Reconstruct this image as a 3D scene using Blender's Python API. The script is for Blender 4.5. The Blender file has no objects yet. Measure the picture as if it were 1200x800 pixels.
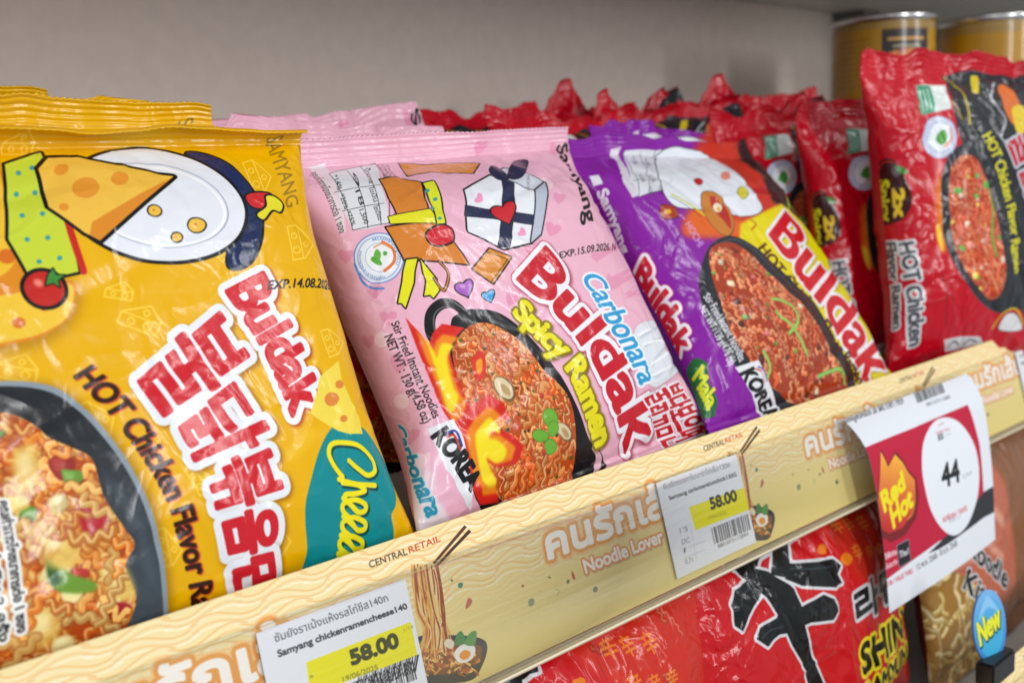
import bpy, math, random
import numpy as np
from mathutils import Matrix, Vector

scene = bpy.context.scene
R_ = math.radians

# ---------------------------------------------------------------- camera
cam_data = bpy.data.cameras.new('camera')
cam = bpy.data.objects.new('camera', cam_data)
scene.collection.objects.link(cam); scene.camera = cam
right = Vector((0.73402, -0.67732, -0.04930)); up = Vector((0.14116, 0.08122, 0.98665)); back = Vector((-0.66427, -0.73118, 0.15523))
back = right.cross(up).normalized(); up = back.cross(right).normalized()
cam.matrix_world = Matrix(((right.x, up.x, back.x, -0.2109), (right.y, up.y, back.y, -0.2928), (right.z, up.z, back.z, 0.1253), (0, 0, 0, 1)))
cam_data.lens = 36; cam_data.sensor_width = 36
cam_data.clip_start = .01; cam_data.clip_end = 50
cam_data.dof.use_dof = True; cam_data.dof.focus_distance = .405; cam_data.dof.aperture_fstop = 10

# ---------------------------------------------------------------- light: shop ceiling panels
world = bpy.data.worlds.new('World'); scene.world = world; world.use_nodes = True
world.node_tree.nodes['Background'].inputs[0].default_value = (.95, .97, 1, 1)
world.node_tree.nodes['Background'].inputs[1].default_value = .42
def area(name, loc, target, sx, sy, power, col=(.99, .995, 1)):
    l = bpy.data.lights.new(name, 'AREA'); l.shape = 'RECTANGLE'; l.size = sx; l.size_y = sy; l.energy = power; l.color = col
    o = bpy.data.objects.new(name, l); scene.collection.objects.link(o); o.location = loc
    o.rotation_euler = (Vector(target) - Vector(loc)).to_track_quat('-Z', 'X').to_euler()
    return o
area('ceiling_light', (-.6, -4.2, 1.5), (.2, .1, 0), 2.6, .3, 74)
area('ceiling_light', (2.0, -4.2, 1.5), (.3, .1, 0), 2.6, .3, 64)
area('ceiling_light', (1.9, -1.7, 2.1), (.1, .05, 0), 1.6, .14, 19)
area('ceiling_light', (-2.2, -1.6, 1.5), (.1, .1, 0), .25, 2.0, 15)
scene.view_settings.view_transform = 'Standard'; scene.view_settings.look = 'None'
scene.view_settings.exposure = -.14; scene.view_settings.gamma = 1
scene.render.engine = 'CYCLES'
scene.cycles.use_denoising = True
scene.cycles.max_bounces = 8; scene.cycles.transparent_max_bounces = 12


# ---------------------------------------------------------------- value noise
def vnoise(x, y, seed):
    xi = np.floor(x).astype(np.int64); yi = np.floor(y).astype(np.int64)
    xf = x - xi; yf = y - yi
    def h(a, b):
        n = (a * 374761393 + b * 668265263 + seed * 982451653) & 0xffffffff
        n = ((n ^ (n >> 13)) * 1274126177) & 0xffffffff
        n = (n ^ (n >> 16)) & 0xffffffff
        return n / 4294967295.0 * 2 - 1
    u = xf * xf * xf * (xf * (xf * 6 - 15) + 10); v = yf * yf * yf * (yf * (yf * 6 - 15) + 10)
    return ((h(xi, yi) * (1 - u) + h(xi + 1, yi) * u) * (1 - v) +
            (h(xi, yi + 1) * (1 - u) + h(xi + 1, yi + 1) * u) * v)

def ridge(x, y, seed):
    return 1 - np.abs(vnoise(x, y, seed)) * 2

# ---------------------------------------------------------------- the pouch as a surface, local metres
# x across, y up from the lower cut edge, z out of the printed face
class Pouch:
    def __init__(s, W, L, T, seal=.013, seed=1, n=2.7, fold=1.0, top=0.0, bottom=0.0, wave=.003, plump=1.0, bow=0.0, tear=0.0, crump=0.0, tip=0.0):
        s.W, s.L, s.T, s.seal, s.seed, s.n, s.fold = W, L, T, seal, seed, n, fold
        s.top, s.bottom, s.wave, s.plump, s.bow, s.tear, s.crump, s.tip = top, bottom, wave, plump, bow, tear, crump, tip
        k = np.linspace(0, 1, 26); hs = s.T / 2 * k
        th = np.linspace(0, math.pi, 181)
        s.ks = k; s.tab = []
        for h in hs:
            def curve(a):
                c, d = np.cos(th), np.sin(th)
                x = -a * np.sign(c) * np.abs(c) ** (2 / n); z = h * np.abs(d) ** (2 / n)
                l = np.r_[0, np.cumsum(np.hypot(np.diff(x), np.diff(z)))]
                return x, z, l
            lo, hi = W * .3, W * .5
            for _ in range(24):
                m = (lo + hi) / 2
                if curve(m)[2][-1] > W: hi = m
                else: lo = m
            x, z, l = curve(m); u = l / l[-1]
            g = np.linspace(0, 1, 129)
            s.tab.append((np.interp(g, u, x), np.interp(g, u, z)))
        s.tx = np.array([a for a, b in s.tab]); s.tz = np.array([b for a, b in s.tab])
    def prof(s, t):                      # t 0 top cut edge .. 1 lower cut edge
        Lb = s.L - 2 * s.seal
        q = np.clip((t * s.L - s.seal) / Lb, 0, 1)
        e = .30 / s.plump
        a = np.clip(q / e, 0, 1); b = np.clip((1 - q) / e, 0, 1)
        f = lambda v: np.sin(v * math.pi / 2) ** .85
        return np.minimum(f(a), f(b)) * .985 + .015
    def at(s, u, t, side=1, wr=True):    # u 0..1 across the sheet, t 0..1 down
        u = np.asarray(u, float); t = np.asarray(t, float)
        k = s.prof(t) * 25; i = np.clip(k.astype(int), 0, 24); fk = k - i
        g = np.clip(u, 0, 1) * 128; j = np.clip(g.astype(int), 0, 127); fg = g - j
        def look(T): return ((T[i, j] * (1 - fg) + T[i, j + 1] * fg) * (1 - fk) + (T[i + 1, j] * (1 - fg) + T[i + 1, j + 1] * fg) * fk)
        x = look(s.tx); z = look(s.tz) * side
        y = s.L * (1 - t)
        d0 = np.clip(t * s.L - s.seal, 0, 1); d1 = np.clip((1 - t) * s.L - s.seal, 0, 1)
        Lb = s.L - 2 * s.seal
        if wr:
            X = (u - .5) * s.W * 1000; Yy = y * 1000; sd = s.seed * 7 + (0 if side > 0 else 3)
            edge = np.clip(np.minimum(u, 1 - u) / .06, 0, 1)
            body = np.clip(np.minimum(d0, d1) / .006, 0, 1)
            near = np.exp(-d0 / .022) + np.exp(-d1 / .022)
            fan = vnoise(X / 9, Yy / 70, sd) * .0022 + np.maximum(ridge(X / 13, Yy / 60, sd + 1), 0) ** 3 * .0026 - .0006
            w = fan * near * body * s.fold
            # soft dents of the film over the noodle block, with sharp ridges between
            dent = -np.maximum(ridge(X / 34 + Yy / 90, Yy / 38 - X / 120, sd + 2) - .55, 0) * .0042
            dent2 = vnoise(X / 22, Yy / 26, sd + 4) * .0007
            sharp = np.maximum(ridge(X / 46 + vnoise(X / 30, Yy / 30, sd) * .5, Yy / 52, sd + 5) - .84, 0) * .010
            w = w + (dent + dent2 + sharp) * body * s.fold * (.6 + .6 * near)
            cw = np.exp(-np.minimum(u, 1 - u) / .10)
            w = w + vnoise(X / 16, Yy / 13, sd + 6) * .0018 * cw * body * s.fold
            z = z + w * edge * side
        return s.bend(x, y, z)
    def bend(s, x, y, z):
        # whole-width waves of both ends, the curl of the two seals, and the bow of the pack
        X = x * 1000
        yt = np.clip((y - (s.L - s.seal - .012)) / .025, 0, 1.3); yb = np.clip((s.seal + .012 - y) / .025, 0, 1.3)
        z = z + s.wave * (vnoise(X / 33, 0 * X + .5, s.seed + 40) + .5 * vnoise(X / 14, 0 * X + 1.5, s.seed + 41)) * yt ** 1.5
        z = z + s.wave * (vnoise(X / 33, 0 * X + .5, s.seed + 50) + .5 * vnoise(X / 14, 0 * X + 1.5, s.seed + 51)) * yb ** 1.5
        if s.crump or s.tip:
            y = y + (s.crump * (vnoise(X / 27, 0 * X + 3.5, s.seed + 60) + .6 * vnoise(X / 11, 0 * X + 2.5, s.seed + 61)) + s.tip * np.clip(x / s.W * 4 - 1, 0, 1) ** 1.5 - .5 * s.tip * np.clip(-x / s.W * 5 - 1.4, 0, 1)) * np.clip(yt, 0, 1)
            x = x * (1 - abs(s.crump) * 6 * np.clip(yt, 0, 1))
        def curl(y, z, ang, y0, sgn):
            d = np.clip((y - y0) * sgn, 0, None)
            if abs(ang) < 1e-4: return y, z
            Rr = (s.seal * 1.0) / ang
            a = np.minimum(d / Rr * np.sign(ang), abs(ang)) if ang < 0 else np.minimum(d / Rr, ang)
            a = np.clip(d / s.seal, 0, 1.2) * ang
            zz = z * np.cos(a) - Rr * (1 - np.cos(a)); yy = y0 + sgn * (Rr * np.sin(a)) + sgn * z * np.sin(a)
            return np.where(d > 0, yy, y), np.where(d > 0, zz, z)
        y, z = curl(y, z, s.top, s.L - s.seal - .001, 1)
        y, z = curl(y, z, s.bottom, s.seal + .001, -1)
        z = z - s.bow * (y / s.L - .5) ** 2 * 4
        if s.tear: z = z - s.tear * np.clip((x / s.W - .1), 0, 1) * np.clip((y - s.L * .8) / (s.L * .2), 0, 1)
        return x, y, z

def pose(loc, yaw, lean, roll):
    a, b, c = math.radians(yaw), math.radians(90 - lean), math.radians(roll)
    Rz = np.array([[math.cos(a), -math.sin(a), 0], [math.sin(a), math.cos(a), 0], [0, 0, 1]])
    Rx = np.array([[1, 0, 0], [0, math.cos(b), -math.sin(b)], [0, math.sin(b), math.cos(b)]])
    Rr = np.array([[math.cos(c), -math.sin(c), 0], [math.sin(c), math.cos(c), 0], [0, 0, 1]])
    return Rz @ Rx @ Rr, np.array(loc, float)

# ---------------------------------------------------------------- printed film: a small painter on arrays
def smooth(pts, closed=False, k=8):
    P = np.array(pts, float); n = len(P)
    if n < 3: return P
    out = []
    rng = range(n) if closed else range(n - 1)
    for i in rng:
        if closed: p0, p1, p2, p3 = P[i - 1], P[i], P[(i + 1) % n], P[(i + 2) % n]
        else: p0, p1, p2, p3 = P[max(i - 1, 0)], P[i], P[i + 1], P[min(i + 2, n - 1)]
        t = np.linspace(0, 1, k, endpoint=False)[:, None]
        out.append(.5 * ((2 * p1) + (-p0 + p2) * t + (2 * p0 - 5 * p1 + 4 * p2 - p3) * t ** 2 + (-p0 + 3 * p1 - 3 * p2 + p3) * t ** 3))
    if not closed: out.append(P[-1:])
    return np.vstack(out)

def blurm(m, r):
    r = int(round(r))
    if r < 1: return m
    for _ in range(2):
        for ax in (0, 1):
            p = [(0, 0), (0, 0)]; p[ax] = (r + 1, r)
            c = np.cumsum(np.pad(m, p, mode='edge'), axis=ax)
            m = (np.take(c, range(2 * r + 1, c.shape[ax]), axis=ax) - np.take(c, range(0, c.shape[ax] - 2 * r - 1), axis=ax)) / (2 * r + 1)
    return m

def hexc(c):
    if isinstance(c, str):
        c = c.lstrip('#')
        return np.array([int(c[i:i + 2], 16) / 255 for i in (0, 2, 4)])
    return np.array(c, float)

class Canvas:
    def __init__(s, w, h, ppm, base):
        s.w, s.h, s.p = w, h, ppm
        s.W, s.H = int(round(w * ppm)), int(round(h * ppm))
        s.a = np.empty((s.H, s.W, 3), np.float32); s.a[:] = hexc(base)
    def mask(s, contours, grow=0., soft=0., wind=True):
        # coverage of closed contours (mm), grown by grow mm and softened by soft mm
        cs = [np.array(c, float) * s.p for c in contours if len(c) > 2]
        if not cs: return None
        al = np.vstack(cs); pad = abs(grow) * s.p + soft * s.p * 2 + 2
        x0, y0 = np.floor(al.min(0) - pad).astype(int); x1, y1 = np.ceil(al.max(0) + pad).astype(int)
        x0, y0 = max(x0, -40), max(y0, -40); x1, y1 = min(x1, s.W + 40), min(y1, s.H + 40)
        if x1 - x0 < 2 or y1 - y0 < 2: return None
        w, h = x1 - x0, y1 - y0; ss = 3
        acc = np.zeros((h * ss, w * ss + 2), np.int32)
        for c in cs:
            q = (c - (x0, y0)) * ss; r = np.roll(q, -1, 0)
            for (ax, ay), (bx, by) in zip(q, r):
                if ay == by: continue
                sg = 1
                if ay > by: ax, ay, bx, by, sg = bx, by, ax, ay, -1
                i0 = max(int(math.ceil(ay - .5)), 0); i1 = min(int(math.ceil(by - .5)), h * ss)
                if i1 <= i0: continue
                rows = np.arange(i0, i1); xs = ax + (rows + .5 - ay) * (bx - ax) / (by - ay)
                cols = np.clip(np.ceil(xs - .5).astype(int), 0, w * ss + 1)
                acc[rows, cols] += sg
        ins = np.cumsum(acc, 1)[:, :w * ss]
        ins = (ins != 0) if wind else (ins % 2 != 0)
        m = ins.reshape(h, ss, w, ss).mean((1, 3)).astype(np.float32)
        if grow:
            g = abs(grow) * s.p; cov = np.zeros_like(m)
            for c in cs:
                q = c - (x0, y0); r = np.roll(q, -1, 0)
                s._stamp(cov, q, r, g)
            m = np.maximum(m, cov) if grow > 0 else np.clip(m - cov, 0, 1)
        if soft: m = blurm(m, soft * s.p)
        return m, x0, y0
    def _stamp(s, cov, A, B, g):
        h, w = cov.shape
        for (ax, ay), (bx, by) in zip(A, B):
            i0 = max(int(min(ay, by) - g - 1), 0); i1 = min(int(max(ay, by) + g + 2), h)
            j0 = max(int(min(ax, bx) - g - 1), 0); j1 = min(int(max(ax, bx) + g + 2), w)
            if i1 <= i0 or j1 <= j0: continue
            yy = np.arange(i0, i1)[:, None] + .5 - ay; xx = np.arange(j0, j1)[None] + .5 - ax
            dx, dy = bx - ax, by - ay; l2 = dx * dx + dy * dy
            t = np.clip((xx * dx + yy * dy) / l2, 0, 1) if l2 > 1e-9 else 0
            d = np.sqrt((xx - t * dx) ** 2 + (yy - t * dy) ** 2)
            v = cov[i0:i1, j0:j1]; np.maximum(v, np.clip(g - d + .5, 0, 1), out=v)
    def put(s, mk, col, al=1., clip=None):
        if mk is None: return
        m, x0, y0 = mk; h, w = m.shape
        a0, b0 = max(y0, 0), max(x0, 0); a1, b1 = min(y0 + h, s.H), min(x0 + w, s.W)
        if a1 <= a0 or b1 <= b0: return
        mm = m[a0 - y0:a1 - y0, b0 - x0:b1 - x0, None] * al
        if clip is not None: mm = mm * clip[a0:a1, b0:b1, None]
        v = s.a[a0:a1, b0:b1]
        c = hexc(col) if not callable(col) else col(*np.meshgrid(np.arange(b0, b1) / s.p, np.arange(a0, a1) / s.p))
        v += (c - v) * mm
    def poly(s, pts, col, al=1., sm=0, oc=None, ow=0., soft=0., cs=None, clip=None, sh=None):
        c = cs if cs is not None else [smooth(pts, True) if sm else pts]
        if sh: s.put(s.mask([np.array(k) + (sh[0], sh[1]) for k in c], sh[2], sh[3]), sh[4], sh[5], clip)
        if oc is not None: s.put(s.mask(c, ow), oc, al, clip)
        s.put(s.mask(c, 0, soft), col, al, clip)
    def line(s, pts, w, col, al=1., sm=1, closed=False, clip=None, soft=0.):
        P = smooth(pts, closed) if sm else np.array(pts, float)
        if closed: P = np.vstack([P, P[:1]])
        P = P * s.p; pad = w * s.p / 2 + 2 + soft * s.p * 2
        x0, y0 = np.floor(P.min(0) - pad).astype(int); x1, y1 = np.ceil(P.max(0) + pad).astype(int)
        x0, y0 = max(x0, -20), max(y0, -20); x1, y1 = min(x1, s.W + 20), min(y1, s.H + 20)
        if x1 <= x0 or y1 <= y0: return
        cov = np.zeros((y1 - y0, x1 - x0), np.float32); q = P - (x0, y0)
        s._stamp(cov, q[:-1], q[1:], w * s.p / 2)
        if soft: cov = blurm(cov, soft * s.p)
        s.put((cov, x0, y0), col, al, clip)
    def text(s, txt, base, cap, col, b=0., oc=None, ow=0., sh=None, al=1., oc2=None, ow2=0., sl=0., soft=0., fit=0):
        # glyphs laid between a baseline and a cap-height line, both polylines in mm
        cs = warp_text(txt, base, cap, sl, fit)
        if not cs: return
        if sh: s.put(s.mask([c + (sh[0], sh[1]) for c in cs], sh[2] + b, sh[3]), sh[4], sh[5])
        if oc2 is not None: s.put(s.mask(cs, ow2 + b), oc2, al)
        if oc is not None: s.put(s.mask(cs, ow + b), oc, al)
        s.put(s.mask(cs, b, soft), col, al)
    def full(s, pts, sm=1):
        m = np.zeros((s.H, s.W), np.float32)
        mk = s.mask([smooth(pts, True) if sm else pts])
        if mk is None: return m
        k, x0, y0 = mk; h, w = k.shape
        a0, b0 = max(y0, 0), max(x0, 0); a1, b1 = min(y0 + h, s.H), min(x0 + w, s.W)
        m[a0:a1, b0:b1] = k[a0 - y0:a1 - y0, b0 - x0:b1 - x0]
        return m
    def noodles(s, pts, seed, n=260, wd=1.5, cols=('#e8842c', '#f0a040', '#d8651c', '#f4b45c'), dark='#a03c10', hi='#ffd890', base='#b4481a',
                bits=(), sm=1, amp=1.3, wl=4.2):
        rng = random.Random(seed); clip = s.full(pts, sm)
        P = np.array(pts, float); lo, up = P.min(0), P.max(0)
        if base: s.poly(pts, base, sm=sm)
        for i in range(n):
            x, y = rng.uniform(lo[0], up[0]), rng.uniform(lo[1], up[1])
            a = rng.uniform(0, 6.28); L = rng.uniform(10, 24); cur = rng.uniform(-.09, .09); ph = rng.uniform(0, 6.28)
            k = int(L / .8); q = []
            A = amp * rng.uniform(.5, 1.1)
            for j in range(k):
                a += cur * .8; x += math.cos(a) * .62; y += math.sin(a) * .62
                o = A * math.sin(ph + j * .8 / wl * 6.28)
                q.append((x - math.sin(a) * o, y + math.cos(a) * o))
            q = np.array(q); c = hexc(rng.choice(cols)) * (rng.uniform(.78, 1.08)); w = wd * rng.uniform(.8, 1.15)
            s.line(q, w + .55, dark, .75, sm=0, clip=clip)
            s.line(q, w, np.clip(c, 0, 1), 1, sm=0, clip=clip)
            s.line(q + (-.12 * wd, -.2 * wd), w * .34, hi, rng.uniform(.25, .75), sm=0, clip=clip)
        for kind, cc, cnt, size in bits:
            for i in range(cnt):
                x, y = rng.uniform(lo[0], up[0]), rng.uniform(lo[1], up[1]); r = size * rng.uniform(.5, 1.3)
                m = rng.randint(6, 9); a0 = rng.uniform(0, 6); el = rng.uniform(.5, 1)
                q = []
                for j in range(m):
                    rr = r * rng.uniform(.6, 1.15); t = a0 + j * 6.283 / m
                    q.append((x + math.cos(t) * rr, y + math.sin(t) * rr * el))
                c = hexc(cc) * rng.uniform(.85, 1.1); c = np.clip(c, 0, 1)
                s.poly(q, c * .55, .6, sm=1, soft=.12, cs=[smooth(q, True) + (.25, .35)], clip=clip)
                s.poly(q, c, 1 if kind != 'blob' else .93, sm=1, soft=.15 if kind == 'blob' else .05, clip=clip)
                q2 = (np.array(q) - (x, y)) * .55 + (x - r * .12, y - r * .18)
                s.poly(q2, np.clip(c * 1.0 + .13, 0, 1), .8, sm=1, soft=.25, clip=clip)
    def gradient(s, pts, c0, c1, p0, p1, sm=1, al=1.):
        p0, p1 = np.array(p0, float), np.array(p1, float); d = p1 - p0; l = d @ d; a, b = hexc(c0), hexc(c1)
        def f(X, Y):
            t = np.clip(((X - p0[0]) * d[0] + (Y - p0[1]) * d[1]) / l, 0, 1)[..., None]
            return a * (1 - t) + b * t
        s.put(s.mask([smooth(pts, True) if sm else pts]), f, al)
    def barcode(s, p0, p1, down, seed, n=30):
        # bars run along down, spread from p0 to p1
        rng = random.Random(seed); p0, p1, down = map(lambda v: np.array(v, float), (p0, p1, down)); t = 0
        ws = [rng.choice((1, 1, 2, 3)) for _ in range(n * 2)]; tot = sum(ws)
        for i, w in enumerate(ws):
            a, b = t / tot, (t + w) / tot; t += w
            if i % 2 == 0:
                A, B = p0 + (p1 - p0) * a, p0 + (p1 - p0) * b
                s.poly([A, B, B + down, A + down], '#15151a')
    def play(s, ops):
        for o in ops:
            k = dict(o[-1]) if isinstance(o[-1], dict) else {}
            getattr(s, o[0])(*(o[1:-1] if isinstance(o[-1], dict) else o[1:]), **k)

_glyphs = {}
def glyph_contours(txt):
    import bpy
    if txt in _glyphs: return _glyphs[txt]
    cu = bpy.data.curves.new('lettering_source', 'FONT'); cu.body = txt; cu.size = 1
    o = bpy.data.objects.new('lettering_source', cu); bpy.context.scene.collection.objects.link(o)
    dg = bpy.context.evaluated_depsgraph_get(); c = o.evaluated_get(dg).to_curve(dg)
    res = []
    for sp in c.splines:
        b = sp.bezier_points; n = len(b); out = []
        for i in range(n):
            p, q = b[i], b[(i + 1) % n]
            p0, p1, p2, p3 = [np.array(v[:2]) for v in (p.co, p.handle_right, q.handle_left, q.co)]
            straight = abs(np.cross(p1 - p0, p3 - p0)) + abs(np.cross(p2 - p0, p3 - p0)) < 1e-5
            t = np.linspace(0, 1, 3 if straight else 6, endpoint=False)[:, None]
            out.append((1 - t) ** 3 * p0 + 3 * (1 - t) ** 2 * t * p1 + 3 * (1 - t) * t * t * p2 + t ** 3 * p3)
        if out: res.append(np.vstack(out))
    bpy.data.objects.remove(o); bpy.data.curves.remove(cu)
    _glyphs[txt] = res
    return res

def warp_text(txt, base, cap, sl=0., fit=0):
    cs = glyph_contours(txt)
    if not cs: return []
    al = np.vstack(cs); x0, x1 = al[:, 0].min(), al[:, 0].max()
    y0, y1 = (al[:, 1].min(), al[:, 1].max()) if fit else (0, .69)
    B = smooth(base) if len(base) > 2 else np.array(base, float); Cc = smooth(cap) if len(cap) > 2 else np.array(cap, float)
    def along(P, t):
        l = np.r_[0, np.cumsum(np.hypot(*np.diff(P, axis=0).T))]; l /= l[-1]
        x = np.interp(t, l, P[:, 0]); y = np.interp(t, l, P[:, 1])
        e0 = (P[1] - P[0]) / (l[1] - l[0]); e1 = (P[-1] - P[-2]) / (l[-1] - l[-2])
        x += np.minimum(t, 0) * e0[0] + np.maximum(t - 1, 0) * e1[0]; y += np.minimum(t, 0) * e0[1] + np.maximum(t - 1, 0) * e1[1]
        return np.c_[x, y]
    out = []
    for c in cs:
        h = (c[:, 1] - y0) / (y1 - y0); t = (c[:, 0] - x0) / (x1 - x0) + sl * h / max(x1 - x0, .1)
        b, k = along(B, t), along(Cc, t)
        out.append(b + (k - b) * h[:, None])
    return out

# ---------------------------------------------------------------- the price rail: its face leans back, s runs down the face
DOWN = np.array([0, -.2469, -.9690]); OUT = np.array([0, -.9690, .2469])
class Face:                              # a flat patch of the rail face
    def __init__(s, x0, s0, w, h, off=0., skew=0.):
        s.x0, s.s0, s.W, s.L, s.off, s.skew = x0, s0, w, h, off, skew
    def at(s, u, t, side=1, wr=False):
        u = np.asarray(u, float); t = np.asarray(t, float); d = s.s0 + t * s.L + s.skew * (u - .5) * s.W
        return s.x0 + u * s.W - s.skew * (t - .5) * s.L, DOWN[1] * d + OUT[1] * s.off + 0 * u, DOWN[2] * d + OUT[2] * s.off + 0 * u
class Card:                              # the promotion card: tucked under the lip, springs out, hangs
    def __init__(s, x0, s0, w, h):
        s.x0, s.s0, s.W, s.L = x0, s0, w, h
        l = np.linspace(0, h, 80); k = l / h
        ang = np.radians(np.interp(k, [0, .04, .12, .25, .6, .85, 1], [48, 44, 26, 12, 6, 4, 4]))
        s.k = k; dl = np.gradient(l)
        s.y = DOWN[1] * s0 + OUT[1] * .0047 - np.cumsum(np.sin(ang) * dl); s.z = DOWN[2] * s0 + OUT[2] * .0047 - np.cumsum(np.cos(ang) * dl)
    def at(s, u, t, side=1, wr=False):
        u = np.asarray(u, float); t = np.asarray(t, float)
        y = np.interp(t, s.k, s.y); z = np.interp(t, s.k, s.z)
        lift = (1 - u) ** 3 * np.clip(t * 6, 0, 1) * .004 + .003 * np.sin(u * 3.1) * t
        return s.x0 + u * s.W + .004 * t * (1 - 2 * u), y - lift, z
# ---------------------------------------------------------------- the packets: size, fullness, and how each one leans
YELLOW = Pouch(.17, .197, .042, seed=3, top=-2.3, fold=.6, wave=.003)
YELLOW_POSE = pose((-.072, .004, -.026), 0, 23, 0)
PINK = Pouch(.186, .186, .050, n=3., fold=.8, seed=11, top=-.75, bottom=.9, wave=.005)
PINK_POSE = pose((.1025, .004, -.0126), .5, 30.3, 2.3)
PURPLE = Pouch(.196, .19, .040, seed=21, fold=.75, n=3.2, top=-.5, wave=.006, crump=.003)
PURPLE_POSE = pose((.2845, .003, -.0114), 3.2, 34.8, -1.5)
RED = Pouch(.176, .228, .048, seal=.017, seed=31, top=-.35, wave=.008, crump=.006, tip=-.008)
RED_POSE = pose((.495, .006, -.03), -14, 7, 0)
SPICY = Pouch(.222, .16, .038, seed=51, top=-.3, wave=.004)
SPICY_POSE = pose((.246, -.018, -.210), 1, 7, 0)
UDON = Pouch(.25, .158, .032, seed=61, top=-.3, wave=.004)
UDON_POSE = pose((.493, -.018, -.210), 3, 9, 0)
FLAT = (np.eye(3), np.zeros(3))
STRIP = Face(-.030, 0, .193, .0605)
TAG_A = Face(-.0666, .0145, .0595, .0425, .0012, .0)
TAG_B = Face(.1337, .0132, .0615, .0438, .0012, .0)
CARD = Card(.2885, .0135, .155, .110)
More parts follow.
